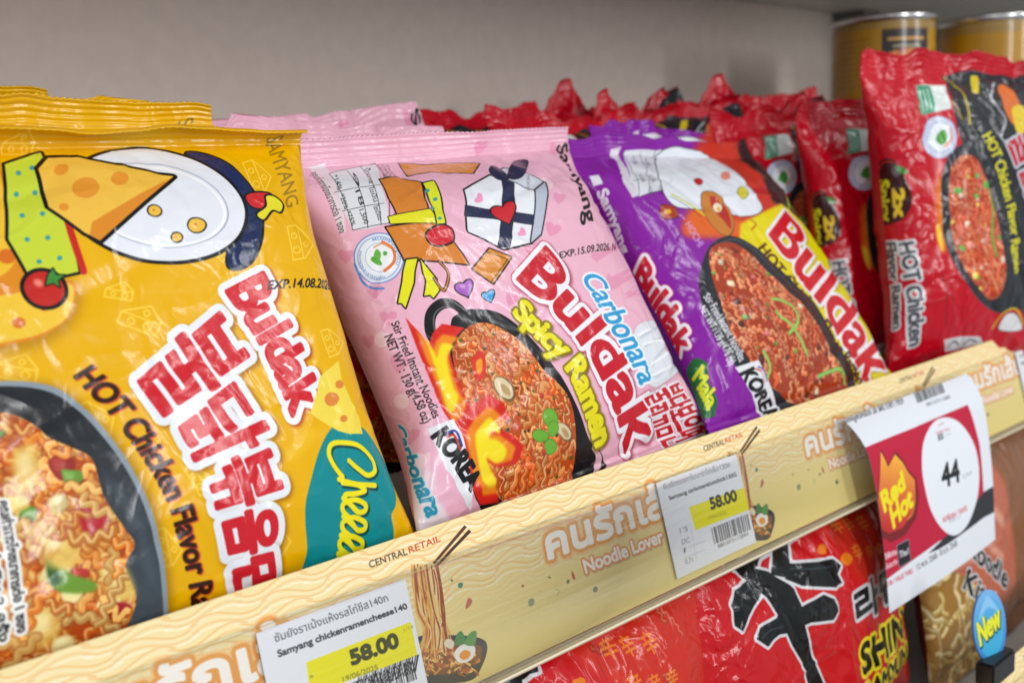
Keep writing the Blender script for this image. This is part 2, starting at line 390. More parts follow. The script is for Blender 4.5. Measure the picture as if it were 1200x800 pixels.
# ---------------------------------------------------------------- what is printed on the packs, tags and rail (mm)
YELLOW_PRINT = (170, 197, 6.0, '#eab200', [
 ['line',[[72.9,79.4],[82.8,79.1],[84.3,85],[81.5,89.3],[70.6,83],[72.9,79.4],[83.9,85.7]],0.55,'#fbd24a',{'sm': 0}],
 ['line',[[75.9,83.5],[75.2,84.1],[74.4,84],[73.9,83.4],[74.1,82.5],[74.8,82],[75.6,82.1],[76,82.7]],0.5,'#fbd24a',{'closed': True}],
 ['line',[[80.7,86.4],[79.9,87],[78.8,86.9],[78.3,86.1],[78.5,85.1],[79.4,84.4],[80.4,84.5],[81,85.3]],0.5,'#fbd24a',{'closed': True}],
 ['line',[[81.4,81.7],[80.8,82.2],[80.1,82.1],[79.7,81.6],[79.8,80.8],[80.5,80.4],[81.2,80.4],[81.6,81]],0.5,'#fbd24a',{'closed': True}],
 ['line',[[144.2,20.9],[147.9,29.7],[141.5,37.1],[135.5,39.1],[138.9,22.8],[144.2,20.9],[140.7,37.4]],0.55,'#fbd24a',{'sm': 0}],
 ['line',[[139.9,28.4],[139,28.3],[138.9,27.5],[139.5,26.4],[140.6,25.7],[141.5,25.7],[141.6,26.5],[141,27.6]],0.5,'#fbd24a',{'closed': True}],
 ['line',[[138.5,35.6],[137.4,35.5],[137.1,34.6],[137.8,33.3],[139.1,32.4],[140.2,32.5],[140.5,33.4],[139.8,34.7]],0.5,'#fbd24a',{'closed': True}],
 ['line',[[144.2,31.3],[143.4,31.3],[143.2,30.6],[143.7,29.6],[144.7,29],[145.5,29],[145.7,29.7],[145.2,30.6]],0.5,'#fbd24a',{'closed': True}],
 ['line',[[150,52.1],[156.4,59.7],[148.1,66],[141.6,67],[144.2,53.2],[150,52.1],[147.1,66.2]],0.55,'#fbd24a',{'sm': 0}],
 ['line',[[145.8,58.1],[144.8,58],[144.5,57.3],[145.2,56.4],[146.3,55.9],[147.3,56],[147.6,56.7],[147,57.6]],0.5,'#fbd24a',{'closed': True}],
 ['line',[[144.7,64.2],[143.5,64],[143.1,63.2],[143.8,62.1],[145.2,61.5],[146.4,61.7],[146.8,62.6],[146.1,63.6]],0.5,'#fbd24a',{'closed': True}],
 ['line',[[151.1,61.1],[150.1,61],[149.8,60.4],[150.4,59.6],[151.5,59.1],[152.6,59.2],[153,59.8],[152.3,60.6]],0.5,'#fbd24a',{'closed': True}],
 ['line',[[55.8,106.2],[61.9,112.6],[59.5,118],[55.4,119.4],[52.3,107.4],[55.8,106.2],[58.9,118.2]],0.55,'#fbd24a',{'sm': 0}],
 ['line',[[55.2,111.3],[54.5,111.3],[54,110.7],[54.1,109.9],[54.7,109.4],[55.4,109.5],[55.9,110.1],[55.8,110.8]],0.5,'#fbd24a',{'closed': True}],
 ['line',[[56.6,116.7],[55.7,116.6],[55.1,115.9],[55.3,114.9],[56,114.3],[56.9,114.4],[57.4,115.1],[57.3,116]],0.5,'#fbd24a',{'closed': True}],
 ['line',[[59.6,113.6],[59,113.6],[58.6,113.1],[58.6,112.4],[59.2,111.9],[59.8,112],[60.2,112.5],[60.1,113.2]],0.5,'#fbd24a',{'closed': True}],
 ['line',[[69,149.5],[73.4,157.2],[70.1,160.8],[66,160.3],[65.5,149.2],[69,149.5],[69.5,160.7]],0.55,'#fbd24a',{'sm': 0}],
 ['line',[[67.4,153.6],[66.7,153.3],[66.4,152.6],[66.7,152],[67.3,151.8],[68,152.1],[68.3,152.8],[68,153.4]],0.5,'#fbd24a',{'closed': True}],
 ['line',[[67.6,158.6],[66.8,158.2],[66.4,157.3],[66.7,156.6],[67.5,156.3],[68.3,156.7],[68.7,157.6],[68.4,158.3]],0.5,'#fbd24a',{'closed': True}],
 ['line',[[71,157.2],[70.4,156.9],[70.2,156.3],[70.4,155.8],[70.9,155.6],[71.5,155.9],[71.8,156.5],[71.6,157]],0.5,'#fbd24a',{'closed': True}],
 ['line',[[105.9,156.1],[111.6,164.6],[107.9,168.4],[103,167.8],[101.8,155.8],[105.9,156.1],[107.2,168.3]],0.55,'#fbd24a',{'sm': 0}],
 ['line',[[104.2,160.5],[103.4,160.2],[103,159.5],[103.2,158.8],[104,158.6],[104.8,159],[105.2,159.7],[104.9,160.3]],0.5,'#fbd24a',{'closed': True}],
 ['line',[[104.8,165.9],[103.8,165.5],[103.3,164.6],[103.6,163.8],[104.5,163.5],[105.5,164],[106,164.9],[105.7,165.7]],0.5,'#fbd24a',{'closed': True}],
 ['line',[[108.7,164.5],[108,164.2],[107.7,163.5],[107.9,163],[108.5,162.8],[109.3,163.1],[109.6,163.8],[109.4,164.3]],0.5,'#fbd24a',{'closed': True}],
 ['line',[[33.9,89.9],[42,88.6],[44.2,93.7],[42.6,97.8],[32.5,93.4],[33.9,89.9],[44,94.3]],0.55,'#fbd24a',{'sm': 0}],
 ['line',[[37,93.3],[36.5,93.9],[35.8,93.9],[35.4,93.4],[35.4,92.6],[35.9,92],[36.5,92],[37,92.5]],0.5,'#fbd24a',{'closed': True}],
 ['line',[[41.5,95.3],[40.8,96],[40,96],[39.4,95.3],[39.4,94.4],[40.1,93.7],[40.9,93.6],[41.5,94.3]],0.5,'#fbd24a',{'closed': True}],
 ['line',[[41.3,91.1],[40.8,91.5],[40.2,91.6],[39.8,91.1],[39.8,90.4],[40.3,90],[40.9,89.9],[41.3,90.4]],0.5,'#fbd24a',{'closed': True}],
 ['line',[[81.9,132.7],[87.1,137.9],[85.3,141.9],[81.9,142.8],[79,133.6],[81.9,132.7],[84.8,142.1]],0.55,'#fbd24a',{'sm': 0}],
 ['line',[[81.5,136.7],[80.9,136.6],[80.5,136.2],[80.6,135.6],[81.1,135.2],[81.7,135.3],[82,135.7],[82,136.3]],0.5,'#fbd24a',{'closed': True}],
 ['line',[[82.8,140.8],[82,140.7],[81.5,140.2],[81.6,139.4],[82.2,139],[83,139.1],[83.4,139.6],[83.4,140.4]],0.5,'#fbd24a',{'closed': True}],
 ['line',[[85.2,138.6],[84.7,138.5],[84.3,138.1],[84.4,137.6],[84.8,137.3],[85.4,137.3],[85.7,137.8],[85.7,138.3]],0.5,'#fbd24a',{'closed': True}],
 ['line',[[149.1,94.1],[156.8,99.2],[150.9,104],[145.3,105],[144.5,95],[149.1,94.1],[150.1,104.2]],0.55,'#fbd24a',{'sm': 0}],
 ['line',[[147.1,98.4],[146.2,98.3],[145.8,97.8],[146.1,97.2],[146.9,96.8],[147.8,96.8],[148.3,97.3],[147.9,98]],0.5,'#fbd24a',{'closed': True}],
 ['line',[[147.5,102.9],[146.3,102.8],[145.8,102.2],[146.2,101.4],[147.3,100.9],[148.4,100.9],[149,101.6],[148.6,102.4]],0.5,'#fbd24a',{'closed': True}],
 ['line',[[152.4,100.3],[151.5,100.3],[151.1,99.9],[151.4,99.3],[152.3,98.9],[153.3,98.9],[153.7,99.3],[153.4,99.9]],0.5,'#fbd24a',{'closed': True}],
 ['line',[[185.8,114.1],[207.9,119],[186.8,126.5],[163.2,129.2],[165.6,117.1],[185.8,114.1],[183.4,126.9]],0.55,'#fbd24a',{'sm': 0}],
 ['line',[[174.8,120.4],[171,120.6],[169.6,120.1],[171.3,119.2],[175.2,118.4],[178.9,118.1],[180.4,118.6],[178.7,119.5]],0.5,'#fbd24a',{'closed': True}],
 ['line',[[173.7,125.9],[169,126.1],[167.2,125.5],[169.4,124.4],[174.2,123.4],[178.9,123.2],[180.7,123.8],[178.6,125]],0.5,'#fbd24a',{'closed': True}],
 ['line',[[194.3,121.2],[191,121.5],[189.8,121],[191.3,120.2],[194.7,119.4],[198,119.2],[199.3,119.6],[197.7,120.5]],0.5,'#fbd24a',{'closed': True}],
 ['line',[[70,71.3],[76.5,69.8],[78.2,73.4],[76.8,76.5],[68.9,73.9],[70,71.3],[78,73.8]],0.55,'#fbd24a',{'sm': 0}],
 ['line',[[72.4,73.6],[72,74],[71.5,74],[71.1,73.7],[71.2,73.1],[71.6,72.7],[72.1,72.6],[72.5,73]],0.5,'#fbd24a',{'closed': True}],
 ['line',[[76,74.7],[75.5,75.3],[74.8,75.3],[74.4,74.9],[74.4,74.2],[74.9,73.6],[75.6,73.6],[76,74]],0.5,'#fbd24a',{'closed': True}],
 ['line',[[75.9,71.7],[75.6,72.1],[75.1,72.1],[74.8,71.8],[74.8,71.3],[75.1,70.9],[75.6,70.9],[75.9,71.2]],0.5,'#fbd24a',{'closed': True}],
 ['line',[[57.2,10.6],[65.1,5.6],[67.1,10.1],[64.9,16],[55.5,15.6],[57.2,10.6],[66.9,10.8]],0.55,'#fbd24a',{'sm': 0}],
 ['line',[[60.2,12.9],[59.6,14],[58.8,14.4],[58.5,13.9],[58.7,12.8],[59.1,12],[59.8,11.7],[60.2,12.1]],0.5,'#fbd24a',{'closed': True}],
 ['line',[[64.5,13],[63.6,14.5],[62.7,15],[62.2,14.4],[62.6,13],[63.2,11.9],[64,11.5],[64.5,12]],0.5,'#fbd24a',{'closed': True}],
 ['line',[[64.4,8.5],[63.9,9.3],[63.4,9.6],[63,9.3],[63,8.5],[63.4,7.8],[64,7.5],[64.4,7.8]],0.5,'#fbd24a',{'closed': True}],
 ['line',[[26.1,22.2],[37,14.8],[39.5,22.1],[37.2,29.4],[24.5,28.1],[26.1,22.2],[39.1,23.2]],0.55,'#fbd24a',{'sm': 0}],
 ['line',[[30.1,25.6],[29.5,26.7],[28.6,27.1],[28.1,26.6],[28.1,25.5],[28.7,24.3],[29.5,23.9],[30.1,24.5]],0.5,'#fbd24a',{'closed': True}],
 ['line',[[35.8,26.2],[35,27.6],[33.9,28.1],[33.2,27.4],[33.2,25.9],[34,24.5],[35.2,24],[35.9,24.7]],0.5,'#fbd24a',{'closed': True}],
 ['line',[[35.8,19.6],[35.2,20.7],[34.4,21.1],[33.8,20.6],[33.9,19.5],[34.5,18.4],[35.3,17.9],[35.8,18.4]],0.5,'#fbd24a',{'closed': True}],
 ['line',[[14.9,57.1],[24.7,57.7],[26.3,64.7],[23.7,69.4],[12.5,61],[14.9,57.1],[25.9,65.3]],0.55,'#fbd24a',{'sm': 0}],
 ['line',[[17.9,62.3],[17.3,62.9],[16.5,62.7],[16,61.9],[16.2,61],[16.9,60.4],[17.7,60.6],[18.1,61.4]],0.5,'#fbd24a',{'closed': True}],
 ['line',[[22.8,66],[22,66.7],[21,66.5],[20.4,65.5],[20.6,64.4],[21.5,63.7],[22.5,63.8],[23,64.8]],0.5,'#fbd24a',{'closed': True}],
 ['line',[[23.4,60.7],[22.8,61.2],[22.1,61.1],[21.7,60.4],[21.8,59.6],[22.4,59],[23.1,59.2],[23.5,59.8]],0.5,'#fbd24a',{'closed': True}],
 ['line',[[16.6,81.4],[26.3,82.2],[27.9,89],[25.3,93.5],[14.4,85.2],[16.6,81.4],[27.5,89.6]],0.55,'#fbd24a',{'sm': 0}],
 ['line',[[19.7,86.5],[19,87],[18.2,86.9],[17.8,86.1],[17.9,85.2],[18.6,84.7],[19.4,84.8],[19.8,85.6]],0.5,'#fbd24a',{'closed': True}],
 ['line',[[24.5,90.2],[23.7,90.8],[22.7,90.6],[22.1,89.7],[22.3,88.5],[23.2,87.9],[24.2,88.1],[24.7,89]],0.5,'#fbd24a',{'closed': True}],
 ['line',[[25,85],[24.4,85.5],[23.7,85.4],[23.4,84.7],[23.5,83.9],[24.1,83.4],[24.8,83.5],[25.2,84.2]],0.5,'#fbd24a',{'closed': True}],
 ['line',[[108.9,57.5],[115.4,59.4],[114.7,63.8],[111.8,66.2],[106.4,59.6],[108.9,57.5],[114.3,64.2]],0.55,'#fbd24a',{'sm': 0}],
 ['line',[[109.6,61.1],[109,61.3],[108.5,61.1],[108.4,60.6],[108.8,60],[109.4,59.8],[109.9,60],[110,60.5]],0.5,'#fbd24a',{'closed': True}],
 ['line',[[112.1,64],[111.3,64.3],[110.7,64],[110.5,63.4],[111,62.7],[111.7,62.4],[112.4,62.7],[112.5,63.4]],0.5,'#fbd24a',{'closed': True}],
 ['line',[[113.8,60.9],[113.2,61.2],[112.8,61],[112.7,60.5],[113,60],[113.5,59.8],[114,60],[114.1,60.5]],0.5,'#fbd24a',{'closed': True}],
 ['poly',[[17.4,10.1],[48.3,19.6],[51.6,33.7],[50.9,55.2],[55,63.9],[61.3,69.5],[57.2,78.3],[50.6,82.9],[40.5,84.9],[22.6,83.1],[-2.6,72.3]],'#e08a1c',{'sm': 1,'sh': (0.5,1.5,0.6,2,'#8a5200',0.5)}],
 ['poly',[[3.3,55.8],[34.8,68.3],[46.5,68.9],[54.2,67.2],[60.3,69.7],[56.7,78.3],[50.2,82.2],[40.7,83.8],[22.7,82.6],[-2.4,71.8]],'#f2c63a',{'sm': 1}],
 ['poly',[[17.4,10.1],[48.3,19.6],[50.1,33.6],[46.6,57.6],[33.4,64],[4.4,53.5]],'#f0c030',{'sm': 1}],
 ['poly',[[46.4,57.6],[45.9,58.6],[45,59.4],[43.8,59.7],[42.7,59.5],[41.8,58.9],[41.3,58],[41.3,56.9],[41.8,55.8],[42.7,55.1],[43.9,54.7],[45,54.9],[45.9,55.5],[46.4,56.5]],'#d8701a',{'sm': 1}],
 ['poly',[[44.2,79],[43.8,79.7],[43.2,80.2],[42.4,80.4],[41.6,80.2],[40.9,79.8],[40.5,79.1],[40.5,78.4],[40.8,77.7],[41.5,77.2],[42.3,77],[43.1,77.1],[43.8,77.6],[44.1,78.2]],'#d8701a',{'sm': 1}],
 ['poly',[[40,44.5],[39.1,46.4],[37.5,47.7],[35.7,48.3],[33.9,48],[32.5,47],[31.8,45.3],[31.9,43.4],[32.8,41.5],[34.3,40.1],[36.2,39.4],[38,39.7],[39.4,40.8],[40.1,42.5]],'#d8701a',{'sm': 1}],
 ['poly',[[51.6,75.2],[51.4,75.7],[51,76],[50.4,76.2],[49.9,76.1],[49.5,75.8],[49.2,75.4],[49.2,74.9],[49.5,74.4],[49.9,74.1],[50.4,74],[50.9,74.1],[51.4,74.3],[51.6,74.8]],'#d8701a',{'sm': 1}],
 ['poly',[[119.3,16.8],[129.7,20.1],[134.9,32.5],[134.7,47],[127.7,61.7],[120.3,68.2],[113.4,67.7],[118.5,55.2],[121.8,42.2],[119.5,29.7]],'#1c2c58',{'sm': 1,'oc': '#101014','ow': 0.9}],
 ['line',[[123.4,46.8],[127.4,48.6],[133,47]],0.35,'#0c1230'],
 ['line',[[122.6,49.8],[126.3,51.3],[131.5,49.8]],0.35,'#0c1230'],
 ['line',[[121.8,52.6],[125.2,54],[130,52.6]],0.35,'#0c1230'],
 ['line',[[121.2,55.5],[124.2,56.7],[128.6,55.3]],0.35,'#0c1230'],
 ['line',[[120.6,58.2],[123.3,59.2],[127.3,57.9]],0.35,'#0c1230'],
 ['line',[[120.1,60.9],[122.4,61.8],[126,60.4]],0.35,'#0c1230'],
 ['line',[[119.6,63.5],[121.6,64.2],[124.9,62.9]],0.35,'#0c1230'],
 ['line',[[121,19.2],[121.9,25],[121.2,33.6]],0.35,'#0c1230'],
 ['line',[[122.5,21.6],[123.2,27.5],[122.5,35.2]],0.35,'#0c1230'],
 ['line',[[124.1,23.9],[124.5,30],[123.8,36.7]],0.35,'#0c1230'],
 ['line',[[125.8,26.2],[125.9,32.3],[125.2,38.2]],0.35,'#0c1230'],
 ['line',[[127.6,28.4],[127.4,34.7],[126.6,39.7]],0.35,'#0c1230'],
 ['line',[[129.5,30.6],[129,36.9],[128,41.1]],0.35,'#0c1230'],
 ['poly',[[125.9,50.7],[121.6,56.1],[115.7,60.3],[108.6,63.1],[100.8,64.4],[92.9,64.3],[85.3,62.7],[78.4,60],[72.9,56.1],[68.9,51.3],[66.8,45.8],[66.8,39.9],[68.8,33.7],[72.9,27.6],[78.9,22.1],[86.2,17.8],[94.7,14.9],[103.5,13.8],[111.5,15.4],[118.2,19.3],[123.4,24.6],[127,30.9],[128.7,37.7],[128.4,44.4]],'#e6eaf2',{'sm': 1,'oc': '#0e0e10','ow': 1.3}],
 ['line',[[119.8,49.1],[116.5,53.1],[111.9,56.3],[106.4,58.4],[100.3,59.4],[94,59.3],[88,58.1],[82.6,55.9],[78.1,52.8],[74.9,49.1],[73.2,44.8],[73.1,40.2],[74.6,35.5],[77.8,31.1],[82.3,27.2],[88,24.2],[94.3,22.4],[100.9,22.1],[107.1,23.3],[112.6,26],[117,29.8],[120.1,34.4],[121.6,39.4],[121.5,44.4]],0.5,'#9fa9ba',{'closed': True}],
 ['line',[[118.4,49.2],[115.3,52.9],[111,55.9],[105.8,57.9],[100,58.8],[94.1,58.7],[88.3,57.5],[83.2,55.4],[78.9,52.5],[75.8,48.9],[74.2,44.9],[74,40.6],[75.5,36.2],[78.4,32.1],[82.7,28.5],[88,25.8],[94,24.2],[100.1,23.9],[106.1,25.1],[111.3,27.6],[115.5,31.1],[118.5,35.4],[120,40.1],[120,44.8]],1.2,'#ffffff',{'closed': True,'al': 0.7}],
 ['poly',[[54.5,20.7],[68.2,14.8],[65,38.5],[63,64.9],[49,66.5],[45.8,51.5]],'#c8d83a',{'oc': '#0e0e10','ow': 1.0}],
 ['poly',[[57.9,25.2],[57.7,25.7],[57.3,26],[56.9,26.2],[56.5,26.2],[56.3,26],[56.2,25.6],[56.3,25.1],[56.5,24.6],[56.9,24.2],[57.3,24],[57.7,24],[57.9,24.3],[58,24.7]],'#3f9a9a',{'sm': 1}],
 ['poly',[[63,22.9],[62.8,23.4],[62.4,23.8],[61.9,24],[61.6,24],[61.3,23.8],[61.2,23.4],[61.3,22.8],[61.6,22.3],[62,21.9],[62.5,21.7],[62.8,21.7],[63.1,22],[63.1,22.4]],'#3f9a9a',{'sm': 1}],
 ['poly',[[54.2,34.3],[54,34.7],[53.7,35.1],[53.3,35.2],[52.9,35.2],[52.7,35],[52.6,34.6],[52.6,34.2],[52.9,33.7],[53.2,33.4],[53.6,33.2],[53.9,33.3],[54.2,33.5],[54.3,33.9]],'#3f9a9a',{'sm': 1}],
 ['poly',[[60,34],[59.8,34.4],[59.4,34.8],[59,35],[58.7,34.9],[58.4,34.7],[58.3,34.3],[58.4,33.9],[58.6,33.4],[59,33.1],[59.4,32.9],[59.7,32.9],[60,33.2],[60.1,33.5]],'#3f9a9a',{'sm': 1}],
 ['poly',[[52.9,43.3],[52.7,43.7],[52.4,44],[52,44.2],[51.6,44.1],[51.4,43.9],[51.3,43.6],[51.3,43.2],[51.5,42.8],[51.8,42.5],[52.2,42.3],[52.5,42.4],[52.8,42.6],[52.9,42.9]],'#3f9a9a',{'sm': 1}],
 ['poly',[[59,43.2],[58.8,43.6],[58.5,43.9],[58.1,44.1],[57.8,44.1],[57.5,43.9],[57.4,43.5],[57.4,43.1],[57.6,42.7],[58,42.4],[58.3,42.2],[58.7,42.3],[59,42.5],[59.1,42.8]],'#3f9a9a',{'sm': 1}],
 ['poly',[[51.8,52.2],[51.6,52.6],[51.3,52.9],[51,53],[50.6,52.9],[50.4,52.8],[50.2,52.4],[50.3,52.1],[50.4,51.7],[50.7,51.4],[51.1,51.3],[51.4,51.4],[51.7,51.6],[51.8,51.9]],'#3f9a9a',{'sm': 1}],
 ['poly',[[57.8,52.3],[57.7,52.7],[57.3,52.9],[57,53.1],[56.6,53],[56.4,52.8],[56.2,52.5],[56.3,52.1],[56.4,51.8],[56.7,51.5],[57.1,51.4],[57.5,51.4],[57.7,51.6],[57.9,51.9]],'#3f9a9a',{'sm': 1}],
 ['poly',[[53.2,60.2],[53,60.6],[52.8,60.8],[52.4,60.9],[52.1,60.9],[51.8,60.7],[51.6,60.4],[51.7,60],[51.8,59.7],[52.1,59.4],[52.4,59.3],[52.8,59.4],[53.1,59.6],[53.2,59.9]],'#3f9a9a',{'sm': 1}],
 ['poly',[[59.4,59.8],[59.2,60.1],[58.9,60.4],[58.6,60.5],[58.2,60.5],[57.9,60.3],[57.8,60],[57.8,59.6],[58,59.3],[58.3,59],[58.6,58.9],[59,58.9],[59.3,59.1],[59.4,59.4]],'#3f9a9a',{'sm': 1}],
 ['line',[[68.2,24],[64.6,47.8],[64.5,65]],2.2,'#c8281e'],
 ['poly',[[131.3,40],[136.6,38.2],[142.1,38.7],[142.7,42.2],[137.8,45.3],[131.8,44.7]],'#d0242a',{'sm': 1,'oc': '#0e0e10','ow': 0.8}],
 ['poly',[[140.3,39.9],[144.8,40.4],[146.6,43.3],[143.6,46.8],[139.6,46.4],[134.4,50.3],[132.5,48.1],[138,44.7]],'#e6dc28',{'sm': 1,'oc': '#0e0e10','ow': 0.8}],
 ['poly',[[56.8,72.1],[55,73.9],[52.6,74.8],[50.1,74.5],[48,73.2],[46.6,71],[46.2,68.5],[46.9,66.1],[48.6,64.3],[51,63.4],[53.5,63.7],[55.7,65],[57.1,67.1],[57.5,69.7]],'#c4261e',{'sm': 1,'oc': '#0e0e10','ow': 1.2}],
 ['poly',[[51.6,68],[51.2,68.3],[50.7,68.3],[50.1,68.1],[49.6,67.6],[49.4,67],[49.3,66.5],[49.5,66],[49.9,65.7],[50.4,65.7],[51,65.9],[51.5,66.3],[51.8,66.9],[51.8,67.5]],'#f08a78',{'sm': 1,'soft': 0.3}],
 ['poly',[[53.8,64.9],[55.8,62.9],[56.2,65.2],[58.7,65.5],[56.3,66.9],[56.3,69.2],[54.7,67.5],[52.5,68.1]],'#3f8a34',{'oc': '#0e0e10','ow': 0.4}],
 ['poly',[[110.3,51.6],[109.5,52.8],[108.3,53.7],[106.8,54.2],[105.4,54.1],[104.3,53.5],[103.8,52.5],[103.9,51.3],[104.7,50.1],[105.9,49.1],[107.4,48.7],[108.8,48.7],[109.9,49.4],[110.4,50.4]],'#f0c048',{'sm': 1,'oc': '#0e0e10','ow': 0.5}],
 ['poly',[[107.6,51.3],[107.4,51.6],[107.1,51.8],[106.7,51.9],[106.4,51.9],[106.1,51.7],[106,51.5],[106,51.2],[106.2,50.9],[106.5,50.6],[106.9,50.5],[107.2,50.6],[107.5,50.7],[107.6,51]],'#e08c28',{'sm': 1}],
 ['poly',[[99.8,56.1],[99.4,56.7],[98.8,57.2],[97.9,57.5],[97.2,57.4],[96.5,57],[96.2,56.5],[96.3,55.8],[96.7,55.1],[97.3,54.6],[98.1,54.4],[98.9,54.4],[99.6,54.8],[99.9,55.4]],'#f0c048',{'sm': 1,'oc': '#0e0e10','ow': 0.5}],
 ['poly',[[98.2,55.7],[98.1,55.9],[97.9,56],[97.7,56.1],[97.5,56.1],[97.4,56],[97.3,55.8],[97.3,55.7],[97.4,55.5],[97.6,55.4],[97.8,55.3],[98,55.3],[98.1,55.4],[98.2,55.6]],'#e08c28',{'sm': 1}],
 ['poly',[[96,45.4],[95.4,46.3],[94.5,47],[93.4,47.4],[92.4,47.3],[91.6,46.8],[91.3,46],[91.4,45.1],[92,44.1],[92.9,43.4],[94,43],[95,43.1],[95.8,43.6],[96.1,44.4]],'#f0c048',{'sm': 1,'oc': '#0e0e10','ow': 0.5}],
 ['poly',[[94,45],[93.8,45.3],[93.6,45.4],[93.3,45.5],[93.1,45.5],[92.9,45.4],[92.8,45.2],[92.8,45],[93,44.7],[93.2,44.5],[93.5,44.4],[93.7,44.5],[93.9,44.6],[94,44.8]],'#e08c28',{'sm': 1}],
 ['poly',[[63.9,23.4],[69.5,17.6],[78.2,19],[87.1,22.5],[107.9,29.3],[72.4,54.9],[68.5,51.5],[60.9,40.6]],'#f2c048',{'oc': '#0e0e10','ow': 1.3}],
 ['poly',[[107.9,29.3],[72.4,54.9],[69.8,52.5],[72.1,47.8]],'#e08c28'],
 ['poly',[[73.1,24.2],[72.4,25.3],[71.5,26.1],[70.5,26.5],[69.5,26.5],[68.9,26],[68.6,25.1],[68.8,24],[69.5,23],[70.4,22.1],[71.5,21.7],[72.4,21.7],[73.1,22.2],[73.3,23.1]],'#e6962e',{'sm': 1}],
 ['poly',[[79.3,33.9],[78.1,35.8],[76.3,37.2],[74.3,38],[72.4,37.8],[71.1,36.9],[70.5,35.3],[70.8,33.4],[71.9,31.4],[73.7,29.9],[75.8,29.1],[77.7,29.2],[79.1,30.2],[79.6,31.9]],'#e6962e',{'sm': 1}],
 ['poly',[[90.5,30.5],[89.6,31.8],[88.3,32.8],[86.9,33.3],[85.6,33.3],[84.7,32.6],[84.3,31.5],[84.6,30.2],[85.5,28.8],[86.7,27.7],[88.2,27.2],[89.5,27.2],[90.4,27.9],[90.8,29.1]],'#e6962e',{'sm': 1}],
 ['poly',[[67.1,41.1],[66.7,41.8],[66.1,42.3],[65.3,42.6],[64.6,42.5],[64.1,42.1],[63.9,41.6],[63.9,40.9],[64.3,40.2],[64.9,39.7],[65.7,39.5],[66.4,39.5],[66.9,39.9],[67.1,40.5]],'#e6962e',{'sm': 1}],
 ['poly',[[5.9,101.3],[22.4,94.8],[33.5,95.2],[46.7,99.6],[54.8,108.9],[62.6,127],[66.5,148],[67.5,167.4],[66.7,184.8],[60.8,200.3],[30.7,204.1],[-0.4,189.8]],'#8c98a2',{'sm': 1,'sh': (0.8,0.8,0.6,1.5,'#7a5200',0.6)}],
 ['gradient',[[7.1,102.9],[22.4,96.6],[33.2,96.7],[45.8,101.3],[53.5,110.3],[61.1,128],[64.8,148.3],[65.9,166.9],[65,184.2],[59.1,198.4],[30.8,201.8],[-0.2,187.6]],'#1f2328','#4a565f',[45.6,104.2],[65.4,179.3]],
 ['line',[[55.3,130.6],[60.9,145.2],[63,163.5]],1.6,'#5c6973',{'al': 0.6,'soft': 1.2}],
 ['noodles',[[9,112.4],[20,105.7],[31.5,104.4],[39.3,109.7],[42.4,114.7],[47.9,119.2],[52.6,124.1],[53.2,135.9],[56.9,146.2],[59.2,151.9],[55.6,157.2],[57.7,166.2],[55.9,171.9],[52.1,176.4],[41.7,180.3],[26.6,188.3],[6.5,185.5],[-2.4,162]],5,{'n': 300,'wd': 2.2,'amp': 1.5,'wl': 6,'cols': ('#e07a24','#ea9238','#d0601a','#f0a850'),'bits': [('blob','#e9c96a',14,4.5),('b','#b03026',7,4),('g','#6c9c38',5,3),('blob','#f2dc98',12,3.5)]}],
 ['poly',[[35.4,150.5],[40.6,155],[46.5,159.2],[45.8,161.4],[39.8,160.4],[34.9,157.2]],'#6f9a34',{'sm': 1,'soft': 0.3}],
 ['poly',[[34.3,149],[36.7,151.4],[37.4,156],[34.6,156.1]],'#2f5c28',{'sm': 1,'soft': 0.3}],
 ['poly',[[44.8,138.3],[48.5,138],[51.5,141.4],[50.1,146.1],[46.2,145.8]],'#b8202c',{'sm': 1,'soft': 0.3}],
 ['poly',[[47.7,166.9],[52.7,166.7],[56.2,169],[54.4,171.4],[49.4,170.4]],'#a81c30',{'sm': 1,'soft': 0.2}],
 ['poly',[[34.6,136.7],[40.3,137.1],[44.3,147],[42.2,152.5],[35.2,151.7],[33,144.9]],'#ecca68',{'sm': 1,'soft': 0.8,'al': 0.8}],
 ['poly',[[35.6,138.5],[38.5,138.7],[40.4,143.6],[39.3,146.4],[35.9,146],[34.8,142.6]],'#f6e6a4',{'sm': 1,'soft': 0.8,'al': 0.8}],
 ['poly',[[48,154.2],[54.2,154.8],[57.6,164.5],[55.3,167],[49.3,163.2]],'#ecca68',{'sm': 1,'soft': 0.8,'al': 0.8}],
 ['poly',[[49.2,156.1],[52.3,156.4],[54,161.2],[52.8,162.4],[49.9,160.6]],'#f6e6a4',{'sm': 1,'soft': 0.8,'al': 0.8}],
 ['poly',[[32.2,116.8],[38.2,115.8],[37.7,126],[30.9,128]],'#ecca68',{'sm': 1,'soft': 0.8,'al': 0.8}],
 ['poly',[[33.2,118.6],[36.2,118.1],[35.9,123.2],[32.5,124.2]],'#f6e6a4',{'sm': 1,'soft': 0.8,'al': 0.8}],
 ['poly',[[28.1,161.5],[33.9,160.9],[35.2,169.7],[27.9,172.1]],'#ecca68',{'sm': 1,'soft': 0.8,'al': 0.8}],
 ['poly',[[29.2,163.3],[32.1,163],[32.7,167.4],[29.1,168.6]],'#f6e6a4',{'sm': 1,'soft': 0.8,'al': 0.8}],
 ['noodles',[[9,112.4],[20,105.7],[31.5,104.4],[39.3,109.7],[42.4,114.7],[47.9,119.2],[52.6,124.1],[53.2,135.9],[56.9,146.2],[59.2,151.9],[55.6,157.2],[57.7,166.2],[55.9,171.9],[52.1,176.4],[41.7,180.3],[26.6,188.3],[6.5,185.5],[-2.4,162]],77,{'n': 46,'wd': 2,'amp': 1.5,'wl': 6,'base': '','cols': ('#e07a24','#ea9238','#f0b860')}],
